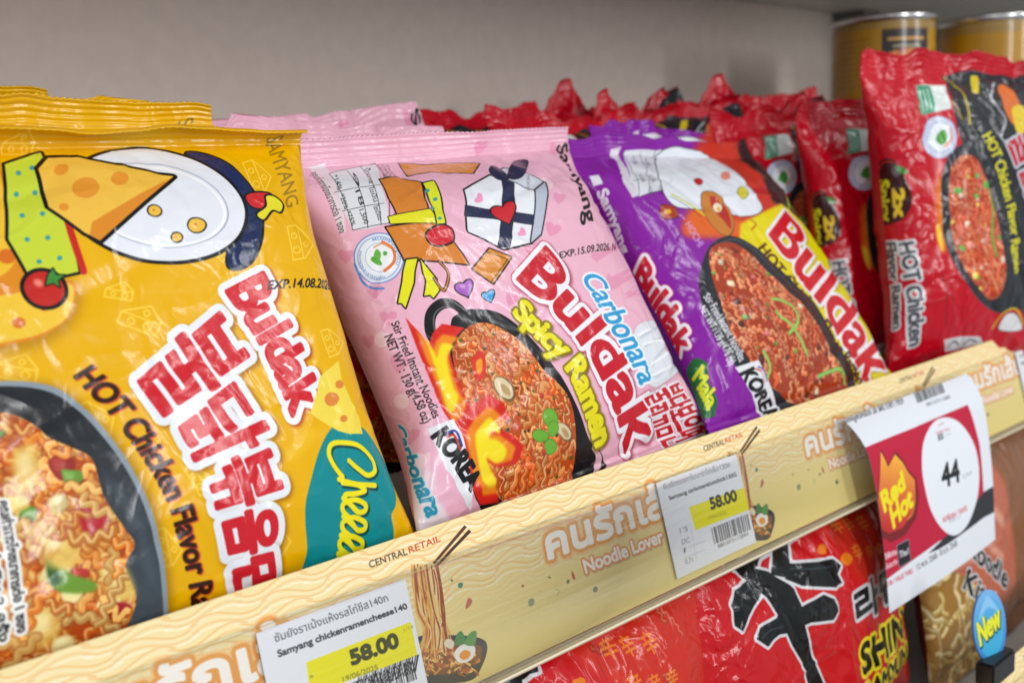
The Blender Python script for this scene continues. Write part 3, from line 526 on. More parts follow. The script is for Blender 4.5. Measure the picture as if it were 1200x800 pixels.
 ['text','คุณค่าทางโภชนาการต่อ 1 ซอง',[[25.5,129.7],[24,166.6]],[[28,129.9],[26.5,166.4]],'#101010',{'b': 0.12,'oc': '#f4f4f0','ow': 0.9}],
 ['text','ควรแบ่งกิน 2 ครั้ง',[[20.4,131.1],[19.1,167.2]],[[23,131.4],[21.5,167.6]],'#101010',{'b': 0.12,'oc': '#f4f4f0','ow': 0.9}],
 ['text','HOT Chicken Flavor Ramen',[[53.7,98],[60.6,110.4],[66.9,125.8],[71,140.7],[73.5,157.6],[75.6,174.1],[77.6,190.3]],[[60,95.3],[67.7,108.2],[74.2,124.1],[78,140.3],[80.8,158.2],[83.1,175.8],[85.4,192]],'#33180c',{'b': 0.35,'sh': (0.35,0.25,0.15,0.1,'#c8303a',0.9)}],
 ['text','불',[[72,101.1],[77.9,116.5]],[[104.4,81.6],[112.1,103.3]],'#d0202c',{'fit': 1,'b': 0.9,'oc': '#e9edf2','ow': 2.6,'sh': (0.7,0.8,2.7,0.8,'#8a4a00',0.75)}],
 ['text','닭',[[81.1,119.4],[83.7,133.6]],[[104.9,108.6],[112,129.8]],'#d0202c',{'fit': 1,'b': 0.9,'oc': '#e9edf2','ow': 2.6,'sh': (0.7,0.8,2.7,0.8,'#8a4a00',0.75)}],
 ['text','볶',[[85.9,136.1],[86.9,149.2]],[[108.5,131.5],[110.6,148.8]],'#d0202c',{'fit': 1,'b': 0.9,'oc': '#e9edf2','ow': 2.6,'sh': (0.7,0.8,2.7,0.8,'#8a4a00',0.75)}],
 ['text','음',[[87.9,151.6],[89.4,163.7]],[[106.8,151.8],[105.9,164.8]],'#d0202c',{'fit': 1,'b': 0.9,'oc': '#e9edf2','ow': 2.6,'sh': (0.7,0.8,2.7,0.8,'#8a4a00',0.75)}],
 ['text','면',[[90.1,166],[92.2,180.3]],[[105.1,166.8],[106.9,181.3]],'#d0202c',{'fit': 1,'b': 0.9,'oc': '#e9edf2','ow': 2.6,'sh': (0.7,0.8,2.7,0.8,'#8a4a00',0.75)}],
 ['text','불',[[72,101.1],[77.9,116.5]],[[104.4,81.6],[112.1,103.3]],'#d0202c',{'fit': 1,'b': 0.9}],
 ['text','닭',[[81.1,119.4],[83.7,133.6]],[[104.9,108.6],[112,129.8]],'#d0202c',{'fit': 1,'b': 0.9}],
 ['text','볶',[[85.9,136.1],[86.9,149.2]],[[108.5,131.5],[110.6,148.8]],'#d0202c',{'fit': 1,'b': 0.9}],
 ['text','음',[[87.9,151.6],[89.4,163.7]],[[106.8,151.8],[105.9,164.8]],'#d0202c',{'fit': 1,'b': 0.9}],
 ['text','면',[[90.1,166],[92.2,180.3]],[[105.1,166.8],[106.9,181.3]],'#d0202c',{'fit': 1,'b': 0.9}],
 ['text','Buldak',[[110.2,77.2],[115.8,92.3],[119.4,105.9],[121.5,123.7]],[[126.7,71.5],[129.9,84.8],[133.7,98.1],[136.1,118.4]],'#d2202c',{'b': 1,'oc': '#eef0f4','ow': 2.4,'sh': (0.6,0.7,2.5,0.7,'#a02000',0.8)}],
 ['text','SAMYANG',[[154.9,9.4],[148.2,44.7]],[[162.2,6.8],[156.6,41.2]],'#9c7a18',{'b': 0.1,'sl': 0.1}],
 ['poly',[[140.2,130.1],[151.9,132.8],[158.8,141.7],[163.3,150.5],[162.3,157.9],[159.2,163.1],[156,166.7],[155.7,172.8],[152.9,182.6],[145.3,194.8],[126.3,195.1],[112.8,183],[116.1,175.2],[117.6,169.2],[117.7,159.5],[119.6,151.4],[126.7,139.7],[133.6,132.6]],'#0b8a90',{'sm': 1}],
 ['poly',[[149.8,106.5],[148.1,113.4],[149.7,120.8],[151.3,128.5],[150.8,135],[143.8,134.2],[139,132.2],[131.8,127],[128.9,124.3],[138.3,111.5]],'#f4da50'],
 ['poly',[[143.5,120.9],[142.7,121.9],[141.5,122.7],[140,123],[138.6,122.8],[137.5,122.2],[137,121.2],[137.1,120.1],[137.8,119.1],[139,118.3],[140.4,118],[141.9,118.2],[143,118.8],[143.6,119.7]],'#e08838',{'sm': 1}],
 ['poly',[[148.5,115.7],[148,116.4],[147.1,116.9],[146,117.1],[145.1,117.1],[144.3,116.7],[143.9,116.1],[144,115.4],[144.5,114.7],[145.3,114.2],[146.4,114],[147.4,114],[148.2,114.4],[148.6,115]],'#e08838',{'sm': 1}],
 ['poly',[[144.8,128.5],[144.4,129],[143.8,129.4],[143,129.5],[142.3,129.4],[141.7,129.1],[141.4,128.6],[141.5,128.1],[141.8,127.6],[142.5,127.2],[143.2,127],[144,127.1],[144.6,127.4],[144.9,127.9]],'#e08838',{'sm': 1}],
 ['line',[[140.8,144.3],[144.1,147.6],[148.5,150.8],[152.4,149.8],[152.5,145.7],[147.3,139.9],[139.7,137.4],[134.5,137.3],[132.3,140.3],[133.4,144.7],[136.1,149.2]],2.4,'#06484c'],
 ['line',[[134.4,149.7],[137.7,151.4],[143.1,153.2],[151.1,155]],2.4,'#06484c'],
 ['line',[[135.7,151.3],[142.6,153.5],[144.9,155.8],[140.7,156],[136.1,155.5],[135.5,156.5]],2.4,'#06484c'],
 ['line',[[134.8,156.5],[137.6,159.3],[140.2,162.3],[143.6,162.8],[144,160.5],[139.4,158],[134.3,158.3],[133.9,160.7],[136.3,163.5]],2.4,'#06484c'],
 ['line',[[133.9,162.4],[136.8,165.3],[139.5,168.3],[142.8,168.8],[143,166.5],[138.5,164],[133.5,164.2],[133.3,166.6],[135.7,169.5]],2.4,'#06484c'],
 ['line',[[132.2,168.3],[135.2,171.3],[138,174.3],[141.3,174.9],[141.3,172.6],[136.7,170],[131.9,170.2],[131.8,172.6],[134.4,175.5]],2.4,'#06484c'],
 ['line',[[130.8,174.3],[134,177.3],[137.1,180.4],[140.4,181],[140.2,178.6],[135.4,176],[130.7,176.1],[130.7,178.5],[133.6,181.5]],2.4,'#06484c'],
 ['line',[[140.4,143.4],[143.7,146.8],[148.1,150],[151.9,149],[152.1,144.8],[146.9,139.1],[139.4,136.6],[134.2,136.5],[132,139.5],[133,143.9],[135.7,148.4]],1.9,'#f2e21c'],
 ['line',[[134,148.9],[137.3,150.5],[142.6,152.4],[150.7,154.1]],1.9,'#f2e21c'],
 ['line',[[135.3,150.4],[142.1,152.6],[144.5,155],[140.3,155.2],[135.7,154.6],[135.1,155.6]],1.9,'#f2e21c'],
 ['line',[[134.3,155.6],[137.1,158.5],[139.7,161.5],[143.1,161.9],[143.5,159.6],[138.9,157.1],[133.9,157.5],[133.5,159.9],[135.8,162.7]],1.9,'#f2e21c'],
 ['line',[[133.4,161.6],[136.3,164.5],[139,167.5],[142.3,168],[142.6,165.7],[138,163.1],[133.1,163.4],[132.8,165.8],[135.2,168.6]],1.9,'#f2e21c'],
 ['line',[[131.7,167.5],[134.6,170.4],[137.4,173.5],[140.7,174],[140.8,171.7],[136.2,169.1],[131.4,169.3],[131.3,171.7],[133.9,174.6]],1.9,'#f2e21c'],
 ['line',[[130.3,173.4],[133.4,176.4],[136.5,179.5],[139.8,180.1],[139.6,177.8],[134.9,175.1],[130.1,175.2],[130.1,177.7],[133,180.6]],1.9,'#f2e21c'],
 ['text','EXP.14.08.2026. V',[[126.4,77.7],[166.4,77.7]],[[127.9,74.5],[169.5,73.8]],'#141414',{'b': 0.12}],
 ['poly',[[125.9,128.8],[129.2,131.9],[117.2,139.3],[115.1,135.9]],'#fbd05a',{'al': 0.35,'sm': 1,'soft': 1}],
])
PINK_PRINT = (186, 186, 6.5, '#ecb4c8', [
 ['poly',[[120,66.8],[120.6,66.6],[122.3,66.3],[124.2,66.8],[124.6,68.1],[122.8,69.6],[119.4,70.8],[116.3,71.5],[114.5,71.8],[114,72],[114.1,71.7],[114.1,70.5],[114.2,68.4],[115,66],[116.8,64.5],[118.8,64.4],[120.1,65.3],[120.2,66.4]],'#e390b0',{'al': 0.75,'sm': 1}],
 ['poly',[[99.4,75.2],[99.8,75],[101.1,74.5],[102.9,74.4],[103.9,75.3],[103,76.7],[100.6,78.2],[98.2,79.4],[96.7,80],[96.4,80.2],[96.4,79.9],[95.9,79],[95.1,77.5],[94.7,75.6],[95.6,74.2],[97.3,73.7],[98.8,74.2],[99.4,74.9]],'#e390b0',{'al': 0.75,'sm': 1}],
 ['poly',[[83.8,91.3],[84.2,91.1],[85.6,90.7],[87.4,91],[88.1,92.1],[86.9,93.6],[84.2,94.8],[81.5,95.6],[80,96.1],[79.6,96.2],[79.7,96],[79.4,94.9],[79,93.1],[79.1,91],[80.3,89.5],[82.1,89.3],[83.5,90],[83.9,90.9]],'#e390b0',{'al': 0.75,'sm': 1}],
 ['poly',[[75.9,96.5],[76.3,96.3],[77.5,96.2],[78.9,96.7],[79.3,97.7],[77.9,98.9],[75.5,99.7],[73.2,100.1],[71.8,100.3],[71.5,100.4],[71.6,100.2],[71.6,99.2],[71.6,97.4],[72.2,95.6],[73.4,94.4],[74.9,94.4],[75.9,95.3],[76,96.1]],'#e390b0',{'al': 0.75,'sm': 1}],
 ['poly',[[16.9,89.7],[17.2,89.4],[18.1,89.1],[19.5,89.4],[20.2,90.5],[19.6,91.9],[17.9,93.1],[16.1,93.9],[15.1,94.3],[14.9,94.4],[14.8,94.2],[14.4,93.1],[13.7,91.2],[13.4,89.1],[14,87.7],[15.3,87.6],[16.4,88.4],[16.9,89.3]],'#e390b0',{'al': 0.75,'sm': 1}],
 ['poly',[[13.9,108.3],[14.3,108.1],[15.4,108],[16.7,108.7],[17.3,109.9],[16.4,111.3],[14.4,112.2],[12.3,112.5],[11.1,112.7],[10.8,112.8],[10.8,112.5],[10.5,111.2],[10.1,109.1],[10.2,106.8],[11.1,105.6],[12.6,105.7],[13.7,106.8],[14,107.9]],'#e390b0',{'al': 0.75,'sm': 1}],
 ['poly',[[5.9,135.7],[6.3,135.5],[7.5,135.4],[9.2,136.1],[10.1,137.3],[9.4,138.7],[7.5,139.6],[5.3,140],[4,140.2],[3.7,140.4],[3.6,140.1],[3,138.8],[1.9,136.7],[1.3,134.4],[2.1,133],[3.7,133.1],[5.3,134.2],[5.9,135.3]],'#e390b0',{'al': 0.75,'sm': 1}],
 ['poly',[[145.7,97.4],[194.3,87],[190.7,87.9],[151.9,97.2],[185.9,91.7],[149.7,100.4],[144.8,101.8],[140.5,102.6],[138.1,102.9],[137.5,103.1],[137.7,102.8],[137.7,101.4],[137.8,99.1],[138.9,96.5],[141.2,94.8],[144,94.7],[145.8,95.7],[195,86.5]],'#e390b0',{'al': 0.75,'sm': 1}],
 ['poly',[[135.5,50.8],[136.1,50.4],[137.8,49.9],[139.7,50],[140.2,51],[138.4,52.6],[135.1,54.2],[132.1,55.3],[130.4,55.8],[130,56],[130.1,55.8],[130,54.8],[129.9,53],[130.6,50.9],[132.4,49.3],[134.4,48.8],[135.6,49.5],[135.8,50.4]],'#e390b0',{'al': 0.75,'sm': 1}],
 ['poly',[[16.6,77.3],[16.8,77.1],[17.7,76.8],[19,77.1],[19.6,78.1],[19.1,79.4],[17.5,80.5],[15.9,81.2],[14.9,81.6],[14.7,81.7],[14.7,81.5],[14.3,80.5],[13.7,78.7],[13.4,76.8],[14,75.5],[15.1,75.4],[16.2,76.1],[16.6,77]],'#e390b0',{'al': 0.75,'sm': 1}],
 ['poly',[[141,83.6],[141.4,83.3],[143.1,82.7],[145.3,82.6],[194.3,71.9],[196.1,72.7],[142.4,86.3],[139.4,87.5],[137.8,88.1],[137.4,88.3],[137.4,88.1],[136.8,87.3],[135.9,85.8],[135.6,84.1],[136.6,82.7],[138.6,82.2],[140.3,82.6],[141,83.2]],'#e390b0',{'al': 0.75,'sm': 1}],
 ['poly',[[96.5,147.5],[96.7,147.3],[97.8,147],[99.7,147.2],[101,148],[100.8,149.2],[99.1,150.2],[97.2,151],[96,151.4],[95.8,151.5],[95.6,151.3],[94.7,150.5],[93.1,149],[92,147.4],[92.2,146.2],[93.7,146],[95.4,146.5],[96.3,147.2]],'#e390b0',{'al': 0.75,'sm': 1}],
 ['poly',[[22.8,30.5],[23.1,30.2],[24.2,29.7],[25.3,29.7],[25.6,30.6],[24.6,32.2],[22.7,33.7],[20.9,34.7],[19.9,35.2],[19.7,35.4],[19.7,35.2],[19.6,34.3],[19.5,32.7],[19.8,30.8],[20.8,29.3],[22,28.8],[22.8,29.3],[22.9,30.1]],'#e390b0',{'al': 0.75,'sm': 1}],
 ['poly',[[11.2,58.9],[11.4,58.7],[12.4,58.6],[13.6,59],[14.3,60],[13.7,61.3],[12.1,62.3],[10.4,62.8],[9.3,63],[9.1,63.1],[9,62.9],[8.6,61.8],[7.8,59.9],[7.6,57.9],[8.3,56.7],[9.6,56.8],[10.7,57.7],[11.2,58.6]],'#e390b0',{'al': 0.75,'sm': 1}],
 ['poly',[[4.2,94],[4.5,93.9],[5.6,93.8],[7,94.3],[7.8,95.4],[7.2,96.6],[5.3,97.4],[3.3,97.8],[2.2,98],[1.9,98.1],[1.9,97.8],[1.4,96.8],[0.6,94.9],[0.3,93],[1,91.8],[2.4,91.9],[3.6,92.8],[4.2,93.7]],'#e390b0',{'al': 0.75,'sm': 1}],
 ['poly',[[-3.5,148.9],[-3.5,148.6],[-2.6,148.4],[-1.1,148.8],[-0.3,149.8],[-0.4,151.1],[-1.6,152.1],[-3.1,152.7],[-4,153],[-4.1,153.1],[-4.2,152.9],[-4.8,152],[-6.2,150.1],[-7.1,148.1],[-7.1,146.8],[-5.9,146.7],[-4.4,147.6],[-3.8,148.4]],'#e390b0',{'al': 0.75,'sm': 1}],
 ['poly',[[112.9,39.3],[113.3,39],[114.6,38.4],[115.9,38.3],[116.2,39.1],[114.8,40.5],[112.4,42],[110.2,43.1],[108.9,43.7],[108.6,43.9],[108.6,43.7],[108.6,42.9],[108.6,41.6],[109.2,39.9],[110.6,38.5],[112.1,37.9],[113,38.3],[113.1,38.9]],'#e390b0',{'al': 0.75,'sm': 1}],
 ['poly',[[176.8,11],[177.3,10.8],[178.8,10.5],[180.3,10.9],[180.4,12.3],[177.8,14.3],[173.1,16.3],[168.7,17.8],[166.1,18.6],[165.5,18.9],[166,18.4],[167.7,16.5],[170.9,13],[172.6,10.3],[174.5,8.6],[176.2,8.5],[177.1,9.5],[177,10.6]],'#e390b0',{'al': 0.75,'sm': 1}],
 ['poly',[[123.2,7.3],[123.7,6.8],[125.3,6],[127.5,5.7],[128.2,6.7],[126.6,8.7],[123.5,11],[120.6,12.7],[118.3,14.1],[117.5,14.6],[118,14],[118.7,12.4],[118.4,10.5],[118.6,8.2],[119.8,6.3],[121.6,5.5],[123,5.9],[123.3,6.8]],'#e390b0',{'al': 0.75,'sm': 1}],
 ['poly',[[154.7,105.4],[155.3,105.2],[180.3,100.4],[159.7,105.1],[160.4,106],[157.9,107.2],[154,108.3],[150.6,108.8],[191,101.2],[191.6,101.1],[191.5,101],[148.5,108.1],[148.6,106.6],[149.4,104.9],[187.7,96.6],[153.3,103.7],[154.7,104.3],[154.9,105.1]],'#e390b0',{'al': 0.75,'sm': 1}],
 ['poly',[[13.1,99.3],[12.3,100.4],[11,100.9],[9.6,100.8],[8.1,100.1],[7.1,98.8],[6.6,97.4],[6.9,96.1],[7.9,95.1],[9.3,94.7],[10.8,94.8],[12.1,95.5],[13,96.6],[13.4,97.9]],'#f8dde4',{'al': 0.7,'sm': 1}],
 ['poly',[[26.4,86.4],[25.7,87.3],[24.7,87.9],[23.6,88.1],[22.6,87.7],[21.9,86.9],[21.7,85.9],[21.9,84.8],[22.5,83.9],[23.5,83.3],[24.6,83.1],[25.6,83.5],[26.4,84.3],[26.6,85.3]],'#f8dde4',{'al': 0.7,'sm': 1}],
 ['poly',[[9.8,149.2],[9.1,150.3],[7.9,151],[6.4,151],[4.9,150.3],[3.6,149.1],[2.8,147.6],[2.8,146.1],[3.4,144.9],[4.7,144.3],[6.3,144.4],[7.9,145.1],[9.2,146.3],[9.8,147.7]],'#f8dde4',{'al': 0.7,'sm': 1}],
 ['poly',[[117.5,82.5],[116.3,83.8],[114.6,84.6],[112.7,85],[111.1,84.8],[109.9,84],[109.5,82.9],[110,81.6],[111.1,80.4],[112.8,79.5],[114.6,79.1],[116.3,79.4],[117.5,80.1],[117.9,81.2]],'#f8dde4',{'al': 0.7,'sm': 1}],
 ['poly',[[138.3,42.6],[135.8,44.7],[133,46.2],[130.3,46.9],[128.2,46.8],[127.2,45.8],[127.4,44.1],[128.8,42.1],[131.4,40.1],[134.4,38.4],[137.4,37.5],[139.6,37.6],[140.5,38.7],[140,40.5]],'#f8dde4',{'al': 0.7,'sm': 1}],
 ['poly',[[10.3,124.8],[9.4,125.9],[8,126.4],[6.4,126.2],[4.9,125.5],[3.8,124.3],[3.4,123],[3.7,121.7],[4.7,120.7],[6.1,120.2],[7.8,120.4],[9.2,121.1],[10.2,122.2],[10.6,123.5]],'#f8dde4',{'al': 0.7,'sm': 1}],
 ['poly',[[23.2,12.2],[31.9,11.1],[16.4,47.5],[15,51.1],[12.3,49.7]],'#e4dfe2',{'al': 0.8}],
 ['text','คุณค่าทางโภชนาการต่อ 1 ซอง',[[19.8,17.4],[12.1,50.8]],[[24.1,15.7],[14.9,50.6]],'#2a2628',{'b': 0.02}],
 ['poly',[[27.6,19],[58.3,12.5],[43.7,31],[32.9,53.1],[24.7,53.3],[17.8,51.5],[19.1,41]],'#dfe2e6',{'sm': 0}],
 ['line',[[27.6,19],[17.8,51.5],[32.9,53.1],[58.3,12.5],[27.6,19]],0.28,'#303236',{'sm': 0}],
 ['line',[[20.9,31.6],[43.2,31.5]],0.28,'#303236',{'sm': 0}],
 ['line',[[18.4,41.7],[36.9,42.8]],0.28,'#303236',{'sm': 0}],
 ['line',[[37.7,17.8],[23.9,52.6]],0.28,'#303236',{'sm': 0}],
 ['line',[[47.9,15],[29.4,53]],0.28,'#303236',{'sm': 0}],
 ['text','*14%',[[27.5,21.3],[22.9,31]],[[30.3,20.4],[25.2,30.5]],'#2c2e33',{'b': 0.02}],
 ['text','*20%',[[22,33.5],[19.7,41.3]],[[24.3,33.1],[21.7,41]],'#2c2e33',{'b': 0.02}],
 ['text','*75%',[[19.7,42.6],[18.3,49.6]],[[21.7,42.4],[20.2,49.5]],'#2c2e33',{'b': 0.02}],
 ['text','9',[[36.7,20.9],[31.1,31.4]],[[39.8,19.9],[33.6,30.7]],'#2c2e33',{'b': 0.02}],
 ['text','18',[[29.3,33.3],[26.4,41.5]],[[31.7,32.7],[28.6,41.2]],'#2c2e33',{'b': 0.02}],
 ['text','1,500',[[24.9,43.5],[23.4,50.7]],[[27,43.2],[25.3,50.5]],'#2c2e33',{'b': 0.02}],
 ['text','น้ำตาล',[[46.4,18.2],[38.8,30]],[[50.3,16.7],[41.6,29.2]],'#2c2e33',{'b': 0.02}],
 ['text','ไขมัน',[[36.4,32.6],[32.9,41.3]],[[39,31.9],[35.2,40.8]],'#2c2e33',{'b': 0.02}],
 ['text','โซเดียม',[[31.2,43.4],[29.4,50.8]],[[33.5,43],[31.5,50.5]],'#2c2e33',{'b': 0.02}],
 ['text','ควรแบ่งกิน 2 ครั้ง พลังงาน',[[56.7,14.1],[35,53.7]],[[59.2,13.6],[36.6,53.6]],'#3c3436',{'b': 0.02}],
 ['text','ควรแบ่งกิน 2 ครั้ง พลังงาน',[[58.8,14.8],[36.8,54.1]],[[61.5,14.1],[38.4,54.1]],'#3c3436',{'b': 0.02}],
 ['text','ควรแบ่งกิน 2 ครั้ง พลังงาน',[[60.9,15.4],[38.6,54.5]],[[63.7,14.6],[40.3,54.5]],'#3c3436',{'b': 0.02}],
 ['poly',[[32.4,69.4],[29.5,73.4],[25.4,75.9],[20.9,76.3],[16.8,74.7],[14,71.2],[12.8,66.8],[13.6,62.4],[16.2,58.9],[20.1,56.7],[24.7,56.1],[29,57.4],[32.1,60.5],[33.4,64.8]],'#d8e0ee',{'sm': 1,'oc': '#4f78bf','ow': 0.4}],
 ['poly',[[31,69],[28.6,72.4],[25,74.5],[21.1,74.9],[17.6,73.5],[15.2,70.6],[14.2,66.8],[14.8,63],[17.1,60],[20.4,58],[24.4,57.6],[28,58.8],[30.7,61.4],[31.8,65]],'#e6ebf2',{'sm': 1,'oc': '#5e86c8','ow': 0.25}],
 ['poly',[[28.8,67.9],[27.2,70.2],[24.8,71.6],[22.1,71.9],[19.7,70.9],[18,69],[17.3,66.5],[17.8,64],[19.3,61.9],[21.6,60.6],[24.2,60.3],[26.7,61.1],[28.5,62.9],[29.3,65.3]],'#eef0f2',{'sm': 1,'oc': '#7f9cd0','ow': 0.2}],
 ['line',[[23.2,72],[28,69.7],[29.5,64.6],[26.7,60.5]],1.3,'#e2763a'],
 ['line',[[22.5,61.5],[26,61.1],[28.4,63.5]],0.7,'#e2a06a'],
 ['poly',[[19.2,65.8],[21.7,65.2],[23,69.2],[20.9,68.8]],'#58a83c',{'sm': 1}],
 ['poly',[[23.2,62.6],[24.1,64.8],[22.3,67.4],[21.2,64.6]],'#67b244',{'sm': 1}],
 ['poly',[[26.6,65.7],[26.3,66],[25.9,66.3],[25.5,66.3],[25.1,66.2],[24.9,65.9],[24.8,65.5],[24.9,65.1],[25.1,64.7],[25.5,64.5],[25.9,64.4],[26.3,64.6],[26.6,64.9],[26.7,65.2]],'#58a83c',{'sm': 1}],
 ['text','กระทรวงสาธารณสุข',[[16.6,60.7],[14.9,63.3],[14.3,66.5],[14.9,69.6],[16.6,72.3],[19.1,74.2],[22.2,74.8]],[[17.4,61.5],[16,63.8],[15.5,66.5],[16,69.2],[17.5,71.5],[19.7,73],[22.3,73.6]],'#3a60a8'],
 ['text','ทางเลือกสุขภาพ',[[29.1,71.6],[31,68.7],[31.6,65.4],[31,62.3],[29.1,59.8],[26.4,58.2],[23.2,57.7]],[[28.2,70.8],[29.7,68.4],[30.3,65.6],[29.7,63],[28.2,60.8],[25.8,59.5],[23.1,59]],'#3a60a8'],
 ['line',[[12.4,65],[12.8,72.2],[16,76.9],[19.6,78.9]],1,'#5e86c8',{'sm': 1}],
 ['poly',[[69.5,14.8],[102.5,19.3],[109.8,22],[97.5,29.9],[75.5,25.7],[62.2,27]],'#d98a2e',{'oc': '#100e10','ow': 0.6}],
 ['poly',[[46.7,27.4],[56.9,27.2],[63.2,33.2],[54,50.4],[38.7,50.2],[40.7,40.7]],'#d98432',{'sm': 0,'oc': '#100e10','ow': 0.7}],
 ['poly',[[30.8,54.7],[55,56.9],[60,73.7],[60.8,78.4],[32.4,70.1]],'#d6802c',{'sm': 0,'oc': '#100e10','ow': 0.7}],
 ['poly',[[34.3,50.1],[55.5,49.9],[55.9,57.6],[33.5,53.6]],'#e4e020',{'sm': 0,'oc': '#100e10','ow': 0.4}],
 ['poly',[[63.7,34.2],[70.4,33.3],[58.7,58],[54.3,58.2]],'#dce32c',{'oc': '#100e10','ow': 0.7}],
 ['poly',[[63.1,39.3],[62.7,39.7],[62.1,40],[61.5,40.2],[61.1,40.1],[60.8,39.8],[60.8,39.4],[61.1,39],[61.5,38.5],[62.1,38.2],[62.7,38.1],[63.1,38.2],[63.4,38.4],[63.4,38.8]],'#3a9a98',{'sm': 1}],
 ['poly',[[63.4,44.8],[63,45.2],[62.4,45.5],[61.9,45.6],[61.4,45.5],[61.1,45.3],[61.1,44.9],[61.3,44.5],[61.7,44.1],[62.2,43.8],[62.8,43.7],[63.2,43.8],[63.5,44],[63.6,44.4]],'#3a9a98',{'sm': 1}],
 ['poly',[[58.3,49.7],[57.9,50.1],[57.4,50.3],[56.9,50.4],[56.5,50.3],[56.2,50.1],[56.1,49.8],[56.2,49.4],[56.6,49],[57.1,48.8],[57.6,48.7],[58,48.7],[58.3,49],[58.4,49.3]],'#3a9a98',{'sm': 1}],
 ['poly',[[58.2,55.5],[57.8,55.9],[57.4,56.1],[56.9,56.2],[56.4,56.1],[56.1,55.9],[56,55.6],[56.1,55.2],[56.4,54.9],[56.9,54.6],[57.4,54.5],[57.8,54.6],[58.1,54.8],[58.3,55.2]],'#3a9a98',{'sm': 1}],
 ['poly',[[33.3,70.4],[38,71.1],[31.9,80.8],[24.3,89.7],[23.7,87.3],[22.4,86.8]],'#e6e41e',{'oc': '#100e10','ow': 0.6}],
 ['poly',[[39.3,71.9],[42.7,81.5],[41.4,86.6],[37.2,89.3],[36.4,87.5],[33.8,87.3],[37.7,81.3]],'#e6e41e',{'oc': '#100e10','ow': 0.6}],
 ['line',[[47.2,74.7],[49,80.6],[43.5,87.1],[41.7,81.2]],1.6,'#100e10'],
 ['line',[[47.2,74.7],[49,80.6],[43.5,87.1],[41.7,81.2]],0.9,'#c07a2c'],
 ['poly',[[75.1,73.2],[85,78.7],[68.7,89],[61.7,80.8]],'#d98a30',{'oc': '#100e10','ow': 0.7}],
 ['line',[[72.8,74.4],[82.4,79.5],[67.9,88.1]],0.3,'#100e10',{'sm': 0}],
 ['poly',[[47.3,61.3],[55.3,58.7],[60.2,61.2],[58.1,66.6],[50.8,67.6],[46.9,65.7]],'#cf2230',{'sm': 1,'oc': '#100e10','ow': 0.8}],
 ['poly',[[81.7,41.3],[105.3,32.9],[122.9,45.9],[100.3,73.7],[82.9,74.4],[67.9,63.9]],'#e9ecf2',{'oc': '#100e10','ow': 0.9}],
 ['poly',[[105.3,32.9],[122.9,45.9],[135.3,40.6],[120.5,27.6]],'#ccd2de',{'oc': '#100e10','ow': 0.7}],
 ['poly',[[122.9,45.9],[135.3,40.6],[109.3,69.9],[100.3,73.7]],'#b9c0d0',{'oc': '#100e10','ow': 0.7}],
 ['poly',[[108.5,36.9],[113.2,40.1],[86.7,74.1],[80.3,72.8]],'#242a4c',{'oc': '#100e10','ow': 0.3}],
 ['poly',[[75.1,50.4],[110.7,60.2],[107.4,64.8],[71.8,55.3]],'#242a4c',{'oc': '#100e10','ow': 0.3}],
 ['poly',[[113.8,36.1],[131.2,23.4],[141.9,22.6],[123.4,35.6]],'#242a4c',{'sm': 1,'oc': '#100e10','ow': 0.4}],
 ['poly',[[113.8,36.1],[116.2,25.4],[108.3,29.5],[106.5,36.7]],'#242a4c',{'sm': 1,'oc': '#100e10','ow': 0.4}],
 ['poly',[[95.1,54.2],[95.6,53.6],[97.8,52.1],[101.2,51],[103.3,51.8],[102.5,54.5],[99.2,58],[95.7,60.8],[93.8,62.4],[93.4,62.8],[93.1,62.5],[91.6,61.5],[88.9,59.7],[87.1,57.2],[87.7,54.7],[90.5,53],[93.4,52.9],[94.9,53.7]],'#cc2230',{'sm': 1,'oc': '#100e10','ow': 0.7}],
 ['poly',[[84.9,46.8],[84.9,46.6],[85.4,45.8],[86.7,44.7],[87.9,44.3],[88.4,45.1],[87.9,46.6],[87.2,48.2],[86.7,49],[86.7,49.2],[86.5,49.2],[85.5,49.3],[83.8,49.6],[82.2,49.4],[81.7,48.7],[82.4,47.7],[83.7,47],[84.6,46.8]],'#ef9cc0',{'sm': 1}],
 ['poly',[[97.8,67.2],[97.7,67],[98,66.3],[98.9,65.5],[100,65.2],[100.8,65.8],[100.9,67.1],[100.5,68.4],[100.3,69.1],[100.3,69.3],[100.1,69.3],[99.1,69.4],[97.4,69.5],[95.7,69.4],[95,68.8],[95.5,67.9],[96.6,67.3],[97.5,67.1]],'#ef9cc0',{'sm': 1}],
 ['poly',[[53.8,86.8],[54.1,86.4],[55.2,85.6],[57.1,85.1],[58.4,85.7],[58.3,87.3],[56.6,89.4],[54.6,91.1],[53.5,92],[53.3,92.3],[53.1,92.1],[52.2,91.3],[50.5,90],[49.3,88.3],[49.5,86.7],[51,85.8],[52.7,85.8],[53.7,86.4]],'#a75cc0',{'sm': 1,'oc': '#100e10','ow': 0.6}],
 ['poly',[[54.3,87.5],[54,87.9],[53.4,88.2],[52.8,88.2],[52.2,88.1],[51.8,87.8],[51.6,87.4],[51.7,86.9],[52,86.5],[52.6,86.2],[53.2,86.2],[53.8,86.3],[54.2,86.6],[54.4,87]],'#c88ad8',{'sm': 1}],
 ['poly',[[64,92.7],[64.1,92.5],[65,91.9],[66.3,91.6],[67.4,92],[67.2,93.1],[66,94.6],[64.5,95.8],[63.7,96.5],[63.5,96.7],[63.4,96.5],[62.7,96],[61.5,95],[60.6,93.8],[60.7,92.7],[61.8,92.1],[63.1,92.1],[63.8,92.5]],'#2f9bd4',{'sm': 1,'oc': '#100e10','ow': 0.5}],
 ['text','HOCHI',[[125.4,36.5],[118.5,45.5]],[[127.8,36],[120.6,45.1]],'#6a5560'],
